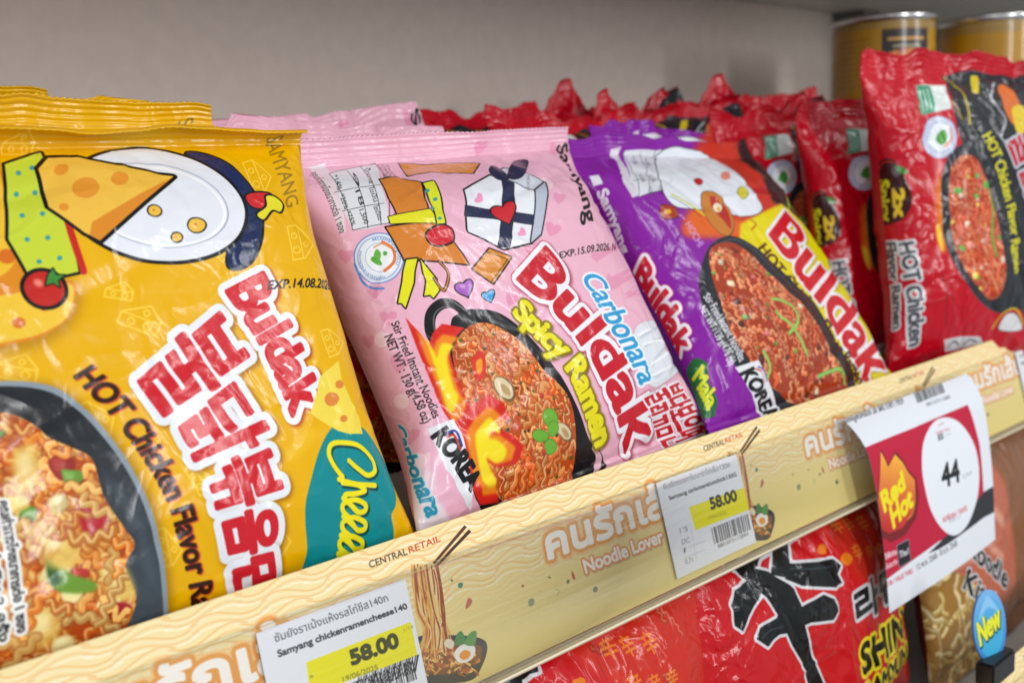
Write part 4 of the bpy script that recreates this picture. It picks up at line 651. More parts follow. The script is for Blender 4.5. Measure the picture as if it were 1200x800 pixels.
 ['line',[[40.4,108.6],[31.5,108],[29.8,102.7],[33.1,95.7],[39.4,92.6],[45.3,94.1],[48.6,99.7]],4.6,'#17171a'],
 ['line',[[32.3,106.2],[31.8,102],[34.5,96.1],[39.4,94.1],[44,95.3]],0.7,'#5a5a60'],
 ['poly',[[38.7,103.3],[44.4,98.5],[53.9,97.9],[66,103.2],[76.2,118.3],[83.1,136.1],[90.2,152],[96,162.8],[104.1,169.2],[107.7,175.4],[102,177.2],[96.6,182.9],[70.2,186.5],[44.8,180],[30.5,170.8],[23.4,154],[27.6,128.6]],'#18181b',{'sm': 1}],
 ['line',[[53.1,100],[64.8,105.3],[74.1,119.3],[79.2,136.6],[86.3,152.4]],0.8,'#4a4a50',{'al': 0.8,'soft': 0.3}],
 ['poly',[[98,166.5],[103.4,169.2],[105.7,172.9],[102.1,176.3],[98.4,177.1],[101.1,171.9]],'#e6b9c6',{'sm': 1}],
 ['noodles',[[37.4,110.2],[47.3,104.7],[57.9,106],[68.6,116.7],[75.5,132],[84.2,143.8],[87.1,155.9],[87.2,169],[83.4,177.1],[69.6,181.5],[47,174.9],[34.1,163],[30.8,151.8],[29.7,132.9],[33.8,116]],9,{'n': 260,'wd': 2.2,'cols': ('#e8702c','#ee8840','#e06420','#f09c50','#dd5a1c'),'dark': '#9c3a12','hi': '#ffcf9a','base': '#c04e1c','bits': [('g','#3f5a1e',70,0.7),('b','#2a2a1a',30,0.6),('r','#b8301c',14,1.4)],'amp': 1.6,'wl': 6.5}],
 ['poly',[[54.2,139],[52,139],[49.7,138],[47.8,136.2],[46.5,133.8],[46.3,131.4],[47.1,129.5],[48.7,128.3],[50.8,128.2],[52.9,129.3],[54.7,131.1],[55.9,133.5],[56.3,135.9],[55.7,137.9]],'#7a5a34',{'sm': 1,'soft': 0.2}],
 ['poly',[[53.5,137.9],[51.7,137.9],[49.8,137],[48.2,135.4],[47.1,133.3],[46.9,131.2],[47.5,129.5],[48.7,128.5],[50.4,128.5],[52.2,129.4],[53.7,131.1],[54.8,133.2],[55.1,135.3],[54.7,137]],'#dcc9a0',{'sm': 1,'soft': 0.15}],
 ['poly',[[52.9,136.8],[52.1,136.7],[51.2,136.1],[50.3,135.2],[49.7,134],[49.4,132.8],[49.6,131.9],[50.1,131.4],[50.9,131.5],[51.8,132.1],[52.6,133.1],[53.2,134.2],[53.5,135.4],[53.4,136.3]],'#b89868',{'sm': 1,'soft': 0.2}],
 ['poly',[[83.9,161],[82,161],[79.6,160.2],[77.3,158.7],[75.4,156.9],[74.3,155.2],[74.4,153.7],[75.4,152.9],[77.3,152.9],[79.6,153.7],[81.8,155.1],[83.7,156.9],[84.8,158.7],[84.9,160.2]],'#7a5a34',{'sm': 1,'soft': 0.2}],
 ['poly',[[82.8,160.1],[81.3,160],[79.3,159.3],[77.2,158],[75.6,156.4],[74.7,154.9],[74.6,153.6],[75.4,153],[76.9,153],[78.9,153.7],[80.8,155],[82.5,156.5],[83.5,158.1],[83.6,159.4]],'#dcc9a0',{'sm': 1,'soft': 0.15}],
 ['poly',[[82.2,159.4],[81.5,159.3],[80.5,158.9],[79.4,158.1],[78.4,157.2],[77.8,156.3],[77.6,155.7],[77.9,155.3],[78.6,155.4],[79.6,155.8],[80.7,156.6],[81.7,157.5],[82.3,158.3],[82.5,159]],'#b89868',{'sm': 1,'soft': 0.2}],
 ['poly',[[75.8,149.8],[76,151.4],[75.5,152.7],[74.2,153.4],[72.5,153.4],[70.6,152.8],[69,151.5],[68.1,150],[67.9,148.4],[68.6,147.1],[69.9,146.4],[71.6,146.3],[73.4,147],[74.9,148.2]],'#6fb03a',{'sm': 1,'soft': 0.1,'oc': '#3d7a22','ow': 0.15}],
 ['poly',[[69.3,157],[68.3,157.6],[66.7,157.6],[64.8,157.2],[63,156.4],[61.6,155.3],[61,154.2],[61.2,153.3],[62.2,152.7],[63.8,152.6],[65.6,153],[67.4,153.8],[68.8,154.9],[69.5,156]],'#6fb03a',{'sm': 1,'soft': 0.1,'oc': '#3d7a22','ow': 0.15}],
 ['poly',[[75.9,155.2],[75.1,156.2],[74,156.9],[72.6,157],[71.2,156.6],[70.2,155.7],[69.8,154.5],[70,153.3],[70.7,152.3],[71.9,151.6],[73.3,151.5],[74.6,151.9],[75.6,152.8],[76,154]],'#6fb03a',{'sm': 1,'soft': 0.1,'oc': '#3d7a22','ow': 0.15}],
 ['poly',[[74.7,161.2],[74.3,162.3],[73.3,163.1],[71.9,163.3],[70.2,162.9],[68.8,162.1],[67.8,160.9],[67.5,159.6],[67.8,158.5],[68.9,157.8],[70.3,157.5],[71.9,157.9],[73.3,158.7],[74.3,159.9]],'#6fb03a',{'sm': 1,'soft': 0.1,'oc': '#3d7a22','ow': 0.15}],
 ['poly',[[22.6,93.5],[25.4,101.5],[26.3,107.9],[30.4,103.1],[35.9,100.6],[45,104.9],[38.2,107.8],[33.8,112.6],[31.9,122.6],[31.9,132.2],[34.2,137.8],[29.7,143.1],[24.3,144.1],[21.6,134.2],[21.3,121.8],[22,105.9]],'#d8261e',{'sm': 0,'soft': 0.1}],
 ['poly',[[23.8,143.2],[31.3,136.9],[42.5,133.5],[49.1,139.1],[50.3,146],[42.8,142.5],[38.1,145.5],[46.5,148.9],[55.7,156.7],[52.1,161.7],[41.8,161],[33.1,155.5],[36.7,163.1],[42.6,173.2],[31.6,171.6],[24.6,162.3]],'#d8261e',{'sm': 0,'soft': 0.1}],
 ['poly',[[24.5,99.3],[26.4,105.5],[27,110.6],[30.1,106.8],[34.3,104.7],[40.8,108.1],[35.7,110.3],[32.4,114.2],[30.7,122.1],[30.4,129.7],[31.8,134.2],[28.2,138.6],[24.3,139.4],[22.7,131.6],[22.8,121.7],[23.7,109.1]],'#f08a1e',{'sm': 0,'soft': 0.5}],
 ['poly',[[26.8,104.8],[27.7,109.4],[27.8,113.2],[30,110.1],[32.8,108.4],[36.7,110.8],[33.4,112.6],[31.1,115.7],[29.5,121.7],[28.8,127.5],[29.3,130.8],[26.7,134.3],[24.2,135.1],[23.7,129.2],[24.4,121.7],[25.8,112.2]],'#f8e024',{'sm': 1,'soft': 0.5}],
 ['poly',[[27.3,146.1],[33,140.9],[41.2,138.1],[46.3,142.4],[47.3,147.9],[41.7,145.2],[38.2,147.6],[44.5,150.2],[51.1,156.3],[48.4,160.3],[40.9,159.9],[34.5,155.6],[37.1,161.6],[41.2,169.7],[33,168.6],[28.1,161.2]],'#f08a1e',{'sm': 0,'soft': 0.5}],
 ['poly',[[31.4,148.8],[35.1,144.7],[40.5,142.3],[43.6,145.3],[44.1,149.4],[40.7,147.6],[38.5,149.6],[42.4,151.3],[46.3,155.8],[44.5,158.9],[39.9,158.9],[36,155.9],[37.5,160.4],[39.8,166.4],[34.8,165.9],[31.9,160.4]],'#f8e024',{'sm': 1,'soft': 0.5}],
 ['poly',[[42.5,117.5],[48.1,116.6],[46.1,123.8],[41.2,127.7],[39.6,125]],'#d8321e',{'sm': 1}],
 ['poly',[[43,119.9],[46.3,119.3],[43.9,124],[41.4,124.8]],'#f4a030',{'sm': 1,'soft': 0.3}],
 ['poly',[[1.9,150.7],[9.1,151.6],[11.4,160.2],[4.1,160.6]],'#e6d8de',{'al': 0.5,'sm': 1,'soft': 1}],
 ['text','Stir Fried Instant Noodles',[[16.3,93.6],[16.5,135.3]],[[19.6,93.5],[20.1,135.4]],'#1a1416',{'b': 0.06}],
 ['text','NET WT : 130 g(4.58 oz)',[[11.6,97.4],[12.1,135.5]],[[15.3,97.7],[15.7,135.7]],'#1a1416',{'b': 0.08}],
 ['poly',[[13.1,138],[24.7,138.1],[26.4,146.4],[26.9,165],[26.9,172.8],[23.2,169],[16.4,154.3]],'#e8eaee'],
 ['text','KOREA',[[13.8,141.4],[25.5,165.8]],[[20.7,140.1],[31.9,162.7]],'#16161a',{'b': 0.55}],
 ['line',[[19.9,142.5],[23.9,142.9],[25,148.8]],0.9,'#2a3f98'],
 ['line',[[19.9,143.9],[22.8,144.2],[24,149.8]],0.9,'#d03830'],
 ['text','Buldak',[[82.8,89.7],[96.5,109.3],[104.2,132.1],[111.7,153.3],[122,172.6]],[[108.3,76.9],[119,101.9],[127.3,122.1],[133,145.6],[147.6,169.5]],'#c8182a',{'b': 1.15,'oc': '#eceef3','ow': 2.3,'oc2': '#c8405a','ow2': 2.75,'sh': (0.6,0.9,2.9,0.8,'#8a3048',0.75)}],
 ['text','Spicy Ramen',[[72,104],[78.9,118],[86.4,131.2],[91.9,148.1],[100.3,166.6]],[[81.2,98.7],[89.1,112.6],[97.8,126.4],[102.3,144.3],[110.5,165.8]],'#ece01e',{'b': 0.75,'oc': '#8a7a10','ow': 1,'sh': (0.6,0.8,0.9,0.6,'#5a3010',0.8)}],
 ['poly',[[141.7,123.8],[156.8,121],[194,121.2],[160.5,135.6],[188.2,141.8],[153.2,150.5],[142.7,150.8],[134.5,145.1],[132,135.1]],'#dfe4ea',{'sm': 1,'sh': (0.3,0.5,0.5,1,'#b88a98',0.6)}],
 ['line',[[141.9,128.2],[182,122.5],[178.1,130.5],[192.8,135]],0.9,'#b4bcc8',{'soft': 0.4}],
 ['line',[[141.2,127.2],[154.9,125.5],[159.5,131.9],[192.9,133.9]],0.9,'#ffffff',{'soft': 0.3}],
 ['line',[[143.3,132.6],[186.4,127.8],[152.6,137.9],[145.5,142.2]],0.9,'#b4bcc8',{'soft': 0.4}],
 ['line',[[142.4,131.7],[152.1,131.5],[191.4,131.8],[144.4,141.3]],0.9,'#ffffff',{'soft': 0.3}],
 ['line',[[136.8,133.8],[138.4,141.9],[146.6,147],[156.6,144.3]],0.9,'#b4bcc8',{'soft': 0.4}],
 ['line',[[135.9,132.9],[137.4,141],[145.5,146],[194.9,138.8]],0.9,'#ffffff',{'soft': 0.3}],
 ['text','Carbonara',[[121.7,93.4],[123.8,107.4],[125,125.2],[133,148.5]],[[135.2,90.4],[138.1,103.9],[142.1,120.7],[146.3,145.8]],'#2f9bd0',{'b': 0.35,'sl': 0.25,'oc': '#f0f4f8','ow': 1.1}],
 ['text','불닭볶음면',[[138,154],[152.1,177.5]],[[162.7,152.1],[185,178.7]],'#c8182a',{'b': 0.35,'oc': '#eceef3','ow': 1,'sh': (0.3,0.4,1.1,0.3,'#8a3048',0.6)}],
 ['text','EXP.15.09.2026. N',[[114.2,83],[160.9,81.7]],[[115.5,80.1],[165.7,77.3]],'#1a1618',{'b': 0.1}],
 ['text','Samyang',[[177.5,10.9],[143.4,67.2]],[[186.2,9.3],[155.8,64.7]],'#141214',{'b': 0.35}],
 ['poly',[[-1.6,137.3],[3.3,153],[10,163.7],[16.9,176],[5.7,178.8],[-4.5,163.2],[-8,141.4]],'#e6e4e8',{'al': 0.8,'sm': 1,'soft': 0.6}],
 ['text','Carbonara',[[-4.4,128.9],[5.2,168.6]],[[2.1,129],[11.6,167.6]],'#2a90b0',{'b': 0.35,'sl': 0.25,'oc': '#d0d8dc','ow': 0.5}],
])
PURPLE_PRINT = (196, 190, 5.0, '#861a9e', [
 ['poly',[[167.5,-27.8],[262.4,-12.4],[189.3,76.4],[209.9,165.1],[168.5,168],[132.9,145.7],[114,92.8],[81.8,74.3],[96.9,31.9]],'#c8301e',{'sm': 0,'soft': 3}],
 ['poly',[[194.9,-8.7],[244.3,-4.8],[188.7,74.3],[157.7,160.6],[174.3,148.4],[193.1,84.5],[146.7,59.9]],'#2c1014',{'soft': 1.5}],
 ['poly',[[40.1,78.1],[64.7,60.5],[85.2,70.4],[129.7,76.6],[92.7,91.3],[73.3,84.1]],'#e2631c',{'soft': 2,'sm': 1}],
 ['poly',[[96.7,75.1],[157.5,61.5],[174.7,74.2],[207.3,112.8],[215.2,160.5],[203.3,175.6],[190.1,184.4],[160.5,185.2],[140.5,177.7],[119,152.8],[102.6,123.8],[91.9,97],[84.1,87.2]],'#e6d60e',{'soft': 0.6}],
 ['poly',[[166.5,59.5],[170.6,62.5],[189.1,100.7],[162.3,114.7],[180.9,103.1],[198.4,64.1]],'#2d6424'],
 ['line',[[169.3,63.8],[313.6,-114],[183.7,75.5],[191.7,80.2],[180.8,92.2],[188.9,99.6]],1.3,'#a8c838'],
 ['poly',[[46.5,9.2],[53.4,8.3],[29.9,40.2],[28.1,49.1],[21.5,50.5],[24,39.3]],'#d8d2dc'],
 ['poly',[[55.9,10.5],[94.1,7.5],[93.5,17.3],[79.2,30.7],[56,47.1],[27.2,50.2],[30.9,38.2]],'#dcdfe6'],
 ['line',[[50.2,21.3],[85.3,24.5]],0.3,'#40424a',{'sm': 0}],
 ['line',[[32.7,38.4],[66.3,40.9]],0.3,'#40424a',{'sm': 0}],
 ['line',[[71.1,11.2],[34.1,50]],0.3,'#40424a',{'sm': 0}],
 ['line',[[88.6,7.4],[45,49.4]],0.3,'#40424a',{'sm': 0}],
 ['line',[[55.9,10.5],[27.2,50.2]],0.3,'#40424a',{'sm': 0}],
 ['line',[[27.2,50.2],[56,47.1]],0.3,'#40424a',{'sm': 0}],
 ['text','*15%',[[56.3,15.9],[50.1,24]],[[62.1,14.5],[55.3,22.8]],'#44464e'],
 ['text','*15%',[[39.9,34.4],[36.7,41.1]],[[44.4,33.5],[40.8,40.4]],'#44464e'],
 ['text','*15%',[[65,18.3],[58.2,26.6]],[[71.2,16.5],[63.8,25.2]],'#44464e'],
 ['text','*15%',[[47.9,35],[44.4,41.9]],[[52.7,34],[48.7,41.1]],'#44464e'],
 ['text','*15%',[[78,18.2],[69.6,27.5]],[[87.5,14.7],[75.4,26]],'#44464e'],
 ['text','*15%',[[59.6,35.6],[55.7,42.7]],[[64.7,34.5],[60.3,41.8]],'#44464e'],
 ['text','*15%',[[36.2,45.3],[34.8,51.1]],[[40.1,44.7],[38.4,50.6]],'#44464e'],
 ['text','*15%',[[44.7,45.2],[43,51.1]],[[48.9,44.5],[46.9,50.5]],'#44464e'],
 ['poly',[[85,12.8],[119.1,6.2],[142.2,13.8],[137.5,32.2],[131.3,55.2],[128.2,66.1],[110,70.3],[87.7,67.5],[66.2,63.5],[46.9,59.2],[50.8,43.1]],'#e4e8f0',{'sm': 1,'oc': '#18141a','ow': 0.5}],
 ['line',[[51.4,52.2],[61,60.3],[67.6,67.7]],1.4,'#c8d020'],
 ['line',[[49,53.3],[58.2,61.9],[63.7,68.6]],0.4,'#18141a'],
 ['poly',[[76.7,53.6],[90.1,52.1],[94.4,61.9],[90,74.7],[78.3,82.2],[70.2,78.2],[68.5,66.6]],'#c87c2e',{'sm': 1,'oc': '#18141a','ow': 0.4}],
 ['poly',[[83.5,55.2],[89.3,58],[91,67.7],[84.6,77.9],[81.8,74.3],[78.7,64.2]],'#b8281e',{'sm': 1}],
 ['poly',[[87.9,63.4],[86.2,64.9],[84,66],[81.8,66.6],[80,66.5],[78.9,65.8],[78.8,64.5],[79.7,63],[81.4,61.6],[83.5,60.4],[85.8,59.8],[87.6,59.9],[88.7,60.6],[88.8,61.9]],'#f0e8c8',{'sm': 1}],
 ['poly',[[85.2,64.5],[84.5,65.1],[83.7,65.6],[82.8,65.8],[82,65.8],[81.6,65.5],[81.6,64.9],[82,64.3],[82.6,63.7],[83.5,63.2],[84.4,63],[85.2,63],[85.6,63.3],[85.6,63.8]],'#e8a020',{'sm': 1}],
 ['poly',[[89.1,43.2],[87.1,44.5],[84.7,45.5],[82.5,46],[80.7,46],[79.7,45.4],[79.8,44.3],[80.9,43],[82.9,41.6],[85.4,40.6],[87.8,40],[89.7,40],[90.6,40.7],[90.3,41.8]],'#c8202a',{'sm': 1,'oc': '#18141a','ow': 0.3}],
 ['poly',[[124.3,53.7],[121.5,55.7],[118.3,57.3],[115.3,58.1],[112.9,58],[111.6,57.1],[111.8,55.5],[113.4,53.5],[116.3,51.4],[119.8,49.7],[123.2,48.7],[125.6,48.8],[126.7,49.8],[126.2,51.6]],'#d8cc3a',{'sm': 1,'oc': '#18141a','ow': 0.3}],
 ['poly',[[125.3,37.9],[122.2,39.8],[118.7,41.3],[115.5,42],[113.1,42],[112,41.2],[112.5,39.7],[114.4,37.8],[117.7,35.9],[121.5,34.2],[125,33.3],[127.5,33.3],[128.4,34.3],[127.6,35.9]],'#e08878',{'sm': 1,'soft': 0.5}],
 ['poly',[[145.6,49],[146.3,48.4],[149.4,46.7],[154.3,45],[157.6,44.8],[156.1,47.1],[151,50.7],[146,53.8],[143.3,55.4],[142.8,55.8],[142.5,55.6],[140.5,55.3],[137.3,54.5],[135.1,53.1],[135.9,51.1],[139.4,49.2],[143.4,48.4],[145.4,48.6]],'#c8202a',{'sm': 1}],
 ['poly',[[38.5,58.3],[47,61],[44.1,66.9],[34.6,66.8],[33.7,62.2]],'#a8301c',{'sm': 1,'oc': '#30141a','ow': 0.5}],
 ['poly',[[41.8,63.3],[41,63.9],[40,64.4],[38.7,64.5],[37.6,64.4],[36.8,64],[36.5,63.3],[36.8,62.6],[37.5,62],[38.5,61.6],[39.8,61.4],[40.9,61.5],[41.7,61.9],[42,62.6]],'#e0b020',{'sm': 1}],
 ['line',[[109.1,73.3],[112.3,75.9],[105.6,79.1]],0.9,'#b02c14'],
 ['text','HOCHI',[[46.5,72.2],[46.1,87.1]],[[52.2,70.5],[52.8,85.1]],'#cf9fe0',{'b': 0.08}],
 ['poly',[[44.3,95.1],[61,85.4],[82.7,83],[100.7,94.2],[119.1,121.5],[129.8,149.3],[151.2,177.3],[137.1,189.3],[97.1,185.7],[69.2,182.8],[51.4,172.9],[34.2,158],[26.1,142.6],[24.7,126.7],[30.3,110.3]],'#23262c',{'sm': 1}],
 ['line',[[64.5,86.8],[82.4,85.3],[97,96.2],[114,122.7],[124,148.7]],0.8,'#565c66',{'soft': 0.3}],
 ['noodles',[[57,88.3],[76.2,86.6],[88.1,94.4],[96.3,106.6],[106.8,124.2],[113.9,139.7],[127.4,160],[143.5,176.4],[126.2,185.9],[90.3,182.2],[56.4,166.9],[41.4,152.5],[37.2,136],[41.1,117.7],[47.6,98.3]],13,{'n': 220,'wd': 2.2,'amp': 1.5,'wl': 6,'cols': ('#d85a2c','#e47a48','#c84a20','#e89060'),'dark': '#7c2410','hi': '#ffc8a0','base': '#a83a1c','bits': [('b','#4a1e18',26,2.2),('blob','#ecd8b0',12,2.6),('g','#78b040',20,2.0),('p','#d86a70',10,2.0),('g','#3c7a2c',12,1.4)]}],
 ['line',[[83.8,124.5],[97.6,128.9],[98,139.4],[85.2,145.2]],2.2,'#6fae40'],
 ['line',[[83.8,124.5],[97.6,128.9],[98,139.4],[85.2,145.2]],0.8,'#b4dc7c'],
 ['line',[[81,132.3],[90.7,143.5],[97.9,157.9]],2.2,'#6fae40'],
 ['line',[[81,132.3],[90.7,143.5],[97.9,157.9]],0.8,'#b4dc7c'],
 ['line',[[110,169.8],[134.9,169.6],[140.5,177.7]],2.2,'#6fae40'],
 ['line',[[110,169.8],[134.9,169.6],[140.5,177.7]],0.8,'#b4dc7c'],
 ['line',[[56.6,151.4],[59.5,159.3],[55,164.7]],2.2,'#6fae40'],
 ['line',[[56.6,151.4],[59.5,159.3],[55,164.7]],0.8,'#b4dc7c'],
 ['text','Stir Fried Instant Noodles',[[30.2,115],[34.6,153.1]],[[35.9,113.6],[40.2,151.9]],'#e8e8ee',{'b': 0.1}],
 ['text','NET WT : 135 g(4.76 oz)',[[23.4,120.6],[27.1,152.9]],[[28.2,119.8],[33,151.9]],'#e8e8ee',{'b': 0.1}],
 ['poly',[[30.4,154.8],[49.8,154.6],[66.2,179.5],[62.7,186.1],[50.3,184.1]],'#e6e8ec'],
 ['text','KOREA',[[32.6,158.5],[54.8,183.6]],[[44.1,157.5],[65.8,181.9]],'#16161a',{'b': 0.5}],
 ['line',[[46.2,158.2],[51.1,160.6],[53.2,165.7]],0.8,'#d03830'],
 ['line',[[48.7,157.8],[53.6,160.1],[55.7,165.2]],0.8,'#2a3f98'],
 ['poly',[[7.6,30.2],[13.5,30.6],[11.2,37.3],[5.9,36.7]],'#dfe2ea'],
 ['text','Samyang',[[5.5,40.6],[0,76.5]],[[11.2,40.4],[5.4,76]],'#e2ddea',{'b': 0.4}],
 ['text','Buldak',[[-1,90.8],[-0.8,110.2],[-0.3,137.5]],[[10.6,84.4],[11.4,108],[10.8,135.7]],'#cc1c34',{'b': 0.85,'oc': '#ecebf2','ow': 1.9,'oc2': '#d04070','ow2': 2.3}],
 ['poly',[[3.1,144.8],[9.2,144.1],[13.4,149.5],[10.8,158],[12.9,166.9],[8.6,173.1],[0.2,172.5],[-4.1,165.3],[-0.8,156.6],[-0.4,149.4]],'#1c6a34',{'sm': 1}],
 ['text','Mala',[[2.2,152.2],[3.7,170]],[[10.2,148.3],[14.4,166.4]],'#d8dc2c',{'b': 0.5}],
 ['text','Buldak',[[119,84.7],[125.7,115],[133.5,144.8],[165.6,181.6]],[[157.2,67.9],[174.5,98],[176.2,130.5],[206.3,174.9]],'#cc1824',{'b': 1.2,'oc': '#f0eef2','ow': 2.1,'sh': (0.4,0.5,2.4,0.6,'#8a6a10',0.6)}],
 ['text','HOT Chicken Flavor Ramen',[[99.7,92.3],[109.2,125.6],[123,152.8],[154.8,180.6]],[[111.1,89],[121.8,121.7],[135,149.3],[165.4,177.8]],'#4a1c10',{'b': 0.35}],
])
RED_PRINT = (176, 228, 4.5, '#c40420', [
 ['poly',[[80.3,15.9],[98.3,11.8],[128.5,14.7],[253.7,7.6],[281.6,212.9],[144.3,197.9],[114.6,179.3],[80.8,175.9],[67.9,105.7],[63.5,54.5]],'#22262c',{'sm': 0,'soft': 0.4}],
 ['line',[[83.1,16.1],[88.1,24.1],[83.2,37.6],[77.2,51.8]],1.4,'#d8c020'],
 ['line',[[71,35],[73.1,48.7]],1,'#b89a20'],
 ['poly',[[108.1,16.5],[115.2,16.4],[102,29.9],[96.2,28.6]],'#e0cc20'],
 ['poly',[[37.2,89.8],[44.6,84.8],[48.2,110],[52.3,138.2],[42.2,131.8],[35.3,120.1]],'#e88020',{'sm': 1,'soft': 2.5}],
 ['poly',[[35.1,115.6],[39.3,120.4],[40.5,134.4],[36.8,131.3]],'#ffe040',{'sm': 1,'soft': 1.2}],
 ['poly',[[41.1,103.9],[43.2,84.7],[52.7,71.3],[67.4,65.1],[81.1,69.6],[92.3,87],[99.6,113.2],[104.8,142.4],[105.3,165.7],[101,177.9],[88.6,178.4],[66.2,166.5],[49.3,144.7],[41.7,123.4]],'#2a2e34',{'sm': 1,'oc': '#5c6068','ow': 0.35}],
 ['noodles',[[52.4,79.7],[64.1,72.4],[76.5,76.8],[86.4,92.5],[90.8,112.7],[94.8,135.9],[95.1,154.4],[88.5,167.5],[79.1,168.9],[62,154.8],[50.6,133.6],[47.3,111],[48,92.2]],17,{'n': 230,'wd': 1.5,'cols': ('#e0552c','#e8683a','#d04420','#f08a58'),'dark': '#8a2412','hi': '#ffc4a0','base': '#b83c1e','bits': [('g','#5aa83c',10,3),('y','#e8cc50',6,2.4),('w','#f0c8b0',8,2.2)]}],
 ['line',[[84.7,92.4],[88,106.8],[84.6,126.6],[87.1,141.1]],2,'#56b040'],
 ['poly',[[47.9,22.8],[73.5,23.8],[67.6,40.6],[36.8,44.7]],'#dfe8e4',{'sm': 0}],
 ['poly',[[47.9,22.8],[60.2,24.3],[49.6,42.7],[36.8,44.7]],'#3d9a74'],
 ['line',[[48.2,26.9],[41.1,41.8]],0.7,'#e6f2ec'],
 ['line',[[51.7,26.6],[44.4,41.3]],0.7,'#e6f2ec'],
 ['line',[[55.3,26.2],[47.7,40.8]],0.7,'#e6f2ec'],
 ['poly',[[60.1,60.8],[56.8,66.7],[51.6,71.1],[45.5,73.4],[39.3,73.1],[34.4,70.2],[31.8,65.3],[31.9,59.5],[35,53.7],[40.7,49.1],[47.8,46.6],[54.5,46.8],[59.1,49.7],[61,54.8]],'#c8d0e6',{'sm': 1,'oc': '#8a9cc8','ow': 0.5}],
 ['poly',[[56.3,60.7],[53.9,64.8],[50.2,68],[45.8,69.6],[41.5,69.4],[38.1,67.4],[36.3,63.9],[36.4,59.8],[38.7,55.7],[42.7,52.4],[47.5,50.7],[52.1,50.8],[55.4,52.9],[56.9,56.4]],'#e8ecf2',{'sm': 1,'oc': '#7c92c8','ow': 0.3}],
 ['line',[[48.6,66.6],[55.3,61.2],[55.8,54.2]],1.2,'#e2763a'],
 ['poly',[[41.3,61.7],[49.3,55.2],[52,59.9],[47.4,65.4]],'#4fa040',{'sm': 1}],
 ['poly',[[-2.9,80.1],[1.2,71.9],[9.5,71],[13.6,77.1],[18,88.1],[19.7,99.3],[14,109.7],[5.8,112.5],[-3.4,111.3],[-5.6,98.7]],'#3a0e10',{'sm': 1}],
 ['line',[[-0.9,77.1],[4.5,72.4],[10.3,73.4]],0.9,'#c83028'],
 ['poly',[[11.6,75.8],[16.7,77.5],[19.1,81.6],[13.3,80.9]],'#3f8a34',{'sm': 1}],
 ['text','Spicy',[[-1,83.8],[-1.2,110.5]],[[5.6,84.2],[6,110.3]],'#d8dc24',{'b': 0.6}],
 ['text','2x',[[8.3,90.7],[8.4,108.4]],[[15,91.1],[15.1,108.7]],'#e8c82a',{'b': 0.8}],
 ['text','HOT Chicken',[[9,126.2],[14.8,193.3]],[[18.5,125.6],[24.6,192.2]],'#4a4e54',{'b': 0.5,'oc': '#e0e2e6','ow': 1.5}],
 ['text','Flavor Ramen',[[-0.2,124.6],[3.1,181.1]],[[7.5,124.9],[8.8,179.4]],'#4a4e54',{'b': 0.4,'oc': '#e0e2e6','ow': 1.3}],
 ['text','HOT Chicken Flavor Ramen',[[84.7,60.9],[96.5,88.9],[103.3,119.2],[105.1,154.1]],[[94.8,57.6],[106.1,84.7],[112,116.8],[112.7,153.5]],'#dcd428',{'b': 0.35}],
 ['text','불닭볶음면',[[107.2,64.4],[124.1,102.8],[128.6,144.2],[132.2,174]],[[152,49.8],[138.5,99.6],[130.3,141],[166.1,177.6]],'#c01c30',{'b': 0.8,'oc': '#c8ccd4','ow': 1.8,'fit': 1}],
 ['line',[[125.9,21.7],[110.6,33.3],[114.8,49.4],[103.8,61.4],[112.8,67.5]],1.4,'#c0c4cc'],
 ['poly',[[124.4,26.6],[140.1,22.6],[141.9,36.5],[133.3,55.6],[118.6,49.4]],'#e07028',{'sm': 1,'soft': 0.3}],
 ['poly',[[128.1,41.8],[144.7,39.7],[140.4,55.6],[123.2,58.7]],'#e8cc30',{'sm': 1}],
 ['poly',[[43,192.2],[57.9,191.6],[80.5,194.2],[85.6,199.5],[58.9,200.9],[48.9,200.9]],'#dadce0'],
 ['line',[[50.4,197.6],[53.7,194.5],[60.7,198.3]],0.9,'#22262c'],
 ['line',[[65.8,198.3],[69,195.2],[79,197.5]],0.9,'#22262c'],
 ['line',[[91.4,190.2],[95.8,180.9],[108.7,178.7],[124.4,190.9]],1.2,'#e0cc28'],
 ['poly',[[98.4,191.6],[100.5,181.4],[112.8,183.8],[122.5,194.3]],'#e8e8ea',{'sm': 1,'oc': '#22262c','ow': 0.4}],
 ['line',[[37.6,149.2],[41.5,184.1]],0.9,'#7a0a1a',{'soft': 0.3}],
 ['line',[[43.3,154.2],[49.5,187.3]],0.6,'#7a0a1a',{'soft': 0.3}],
])
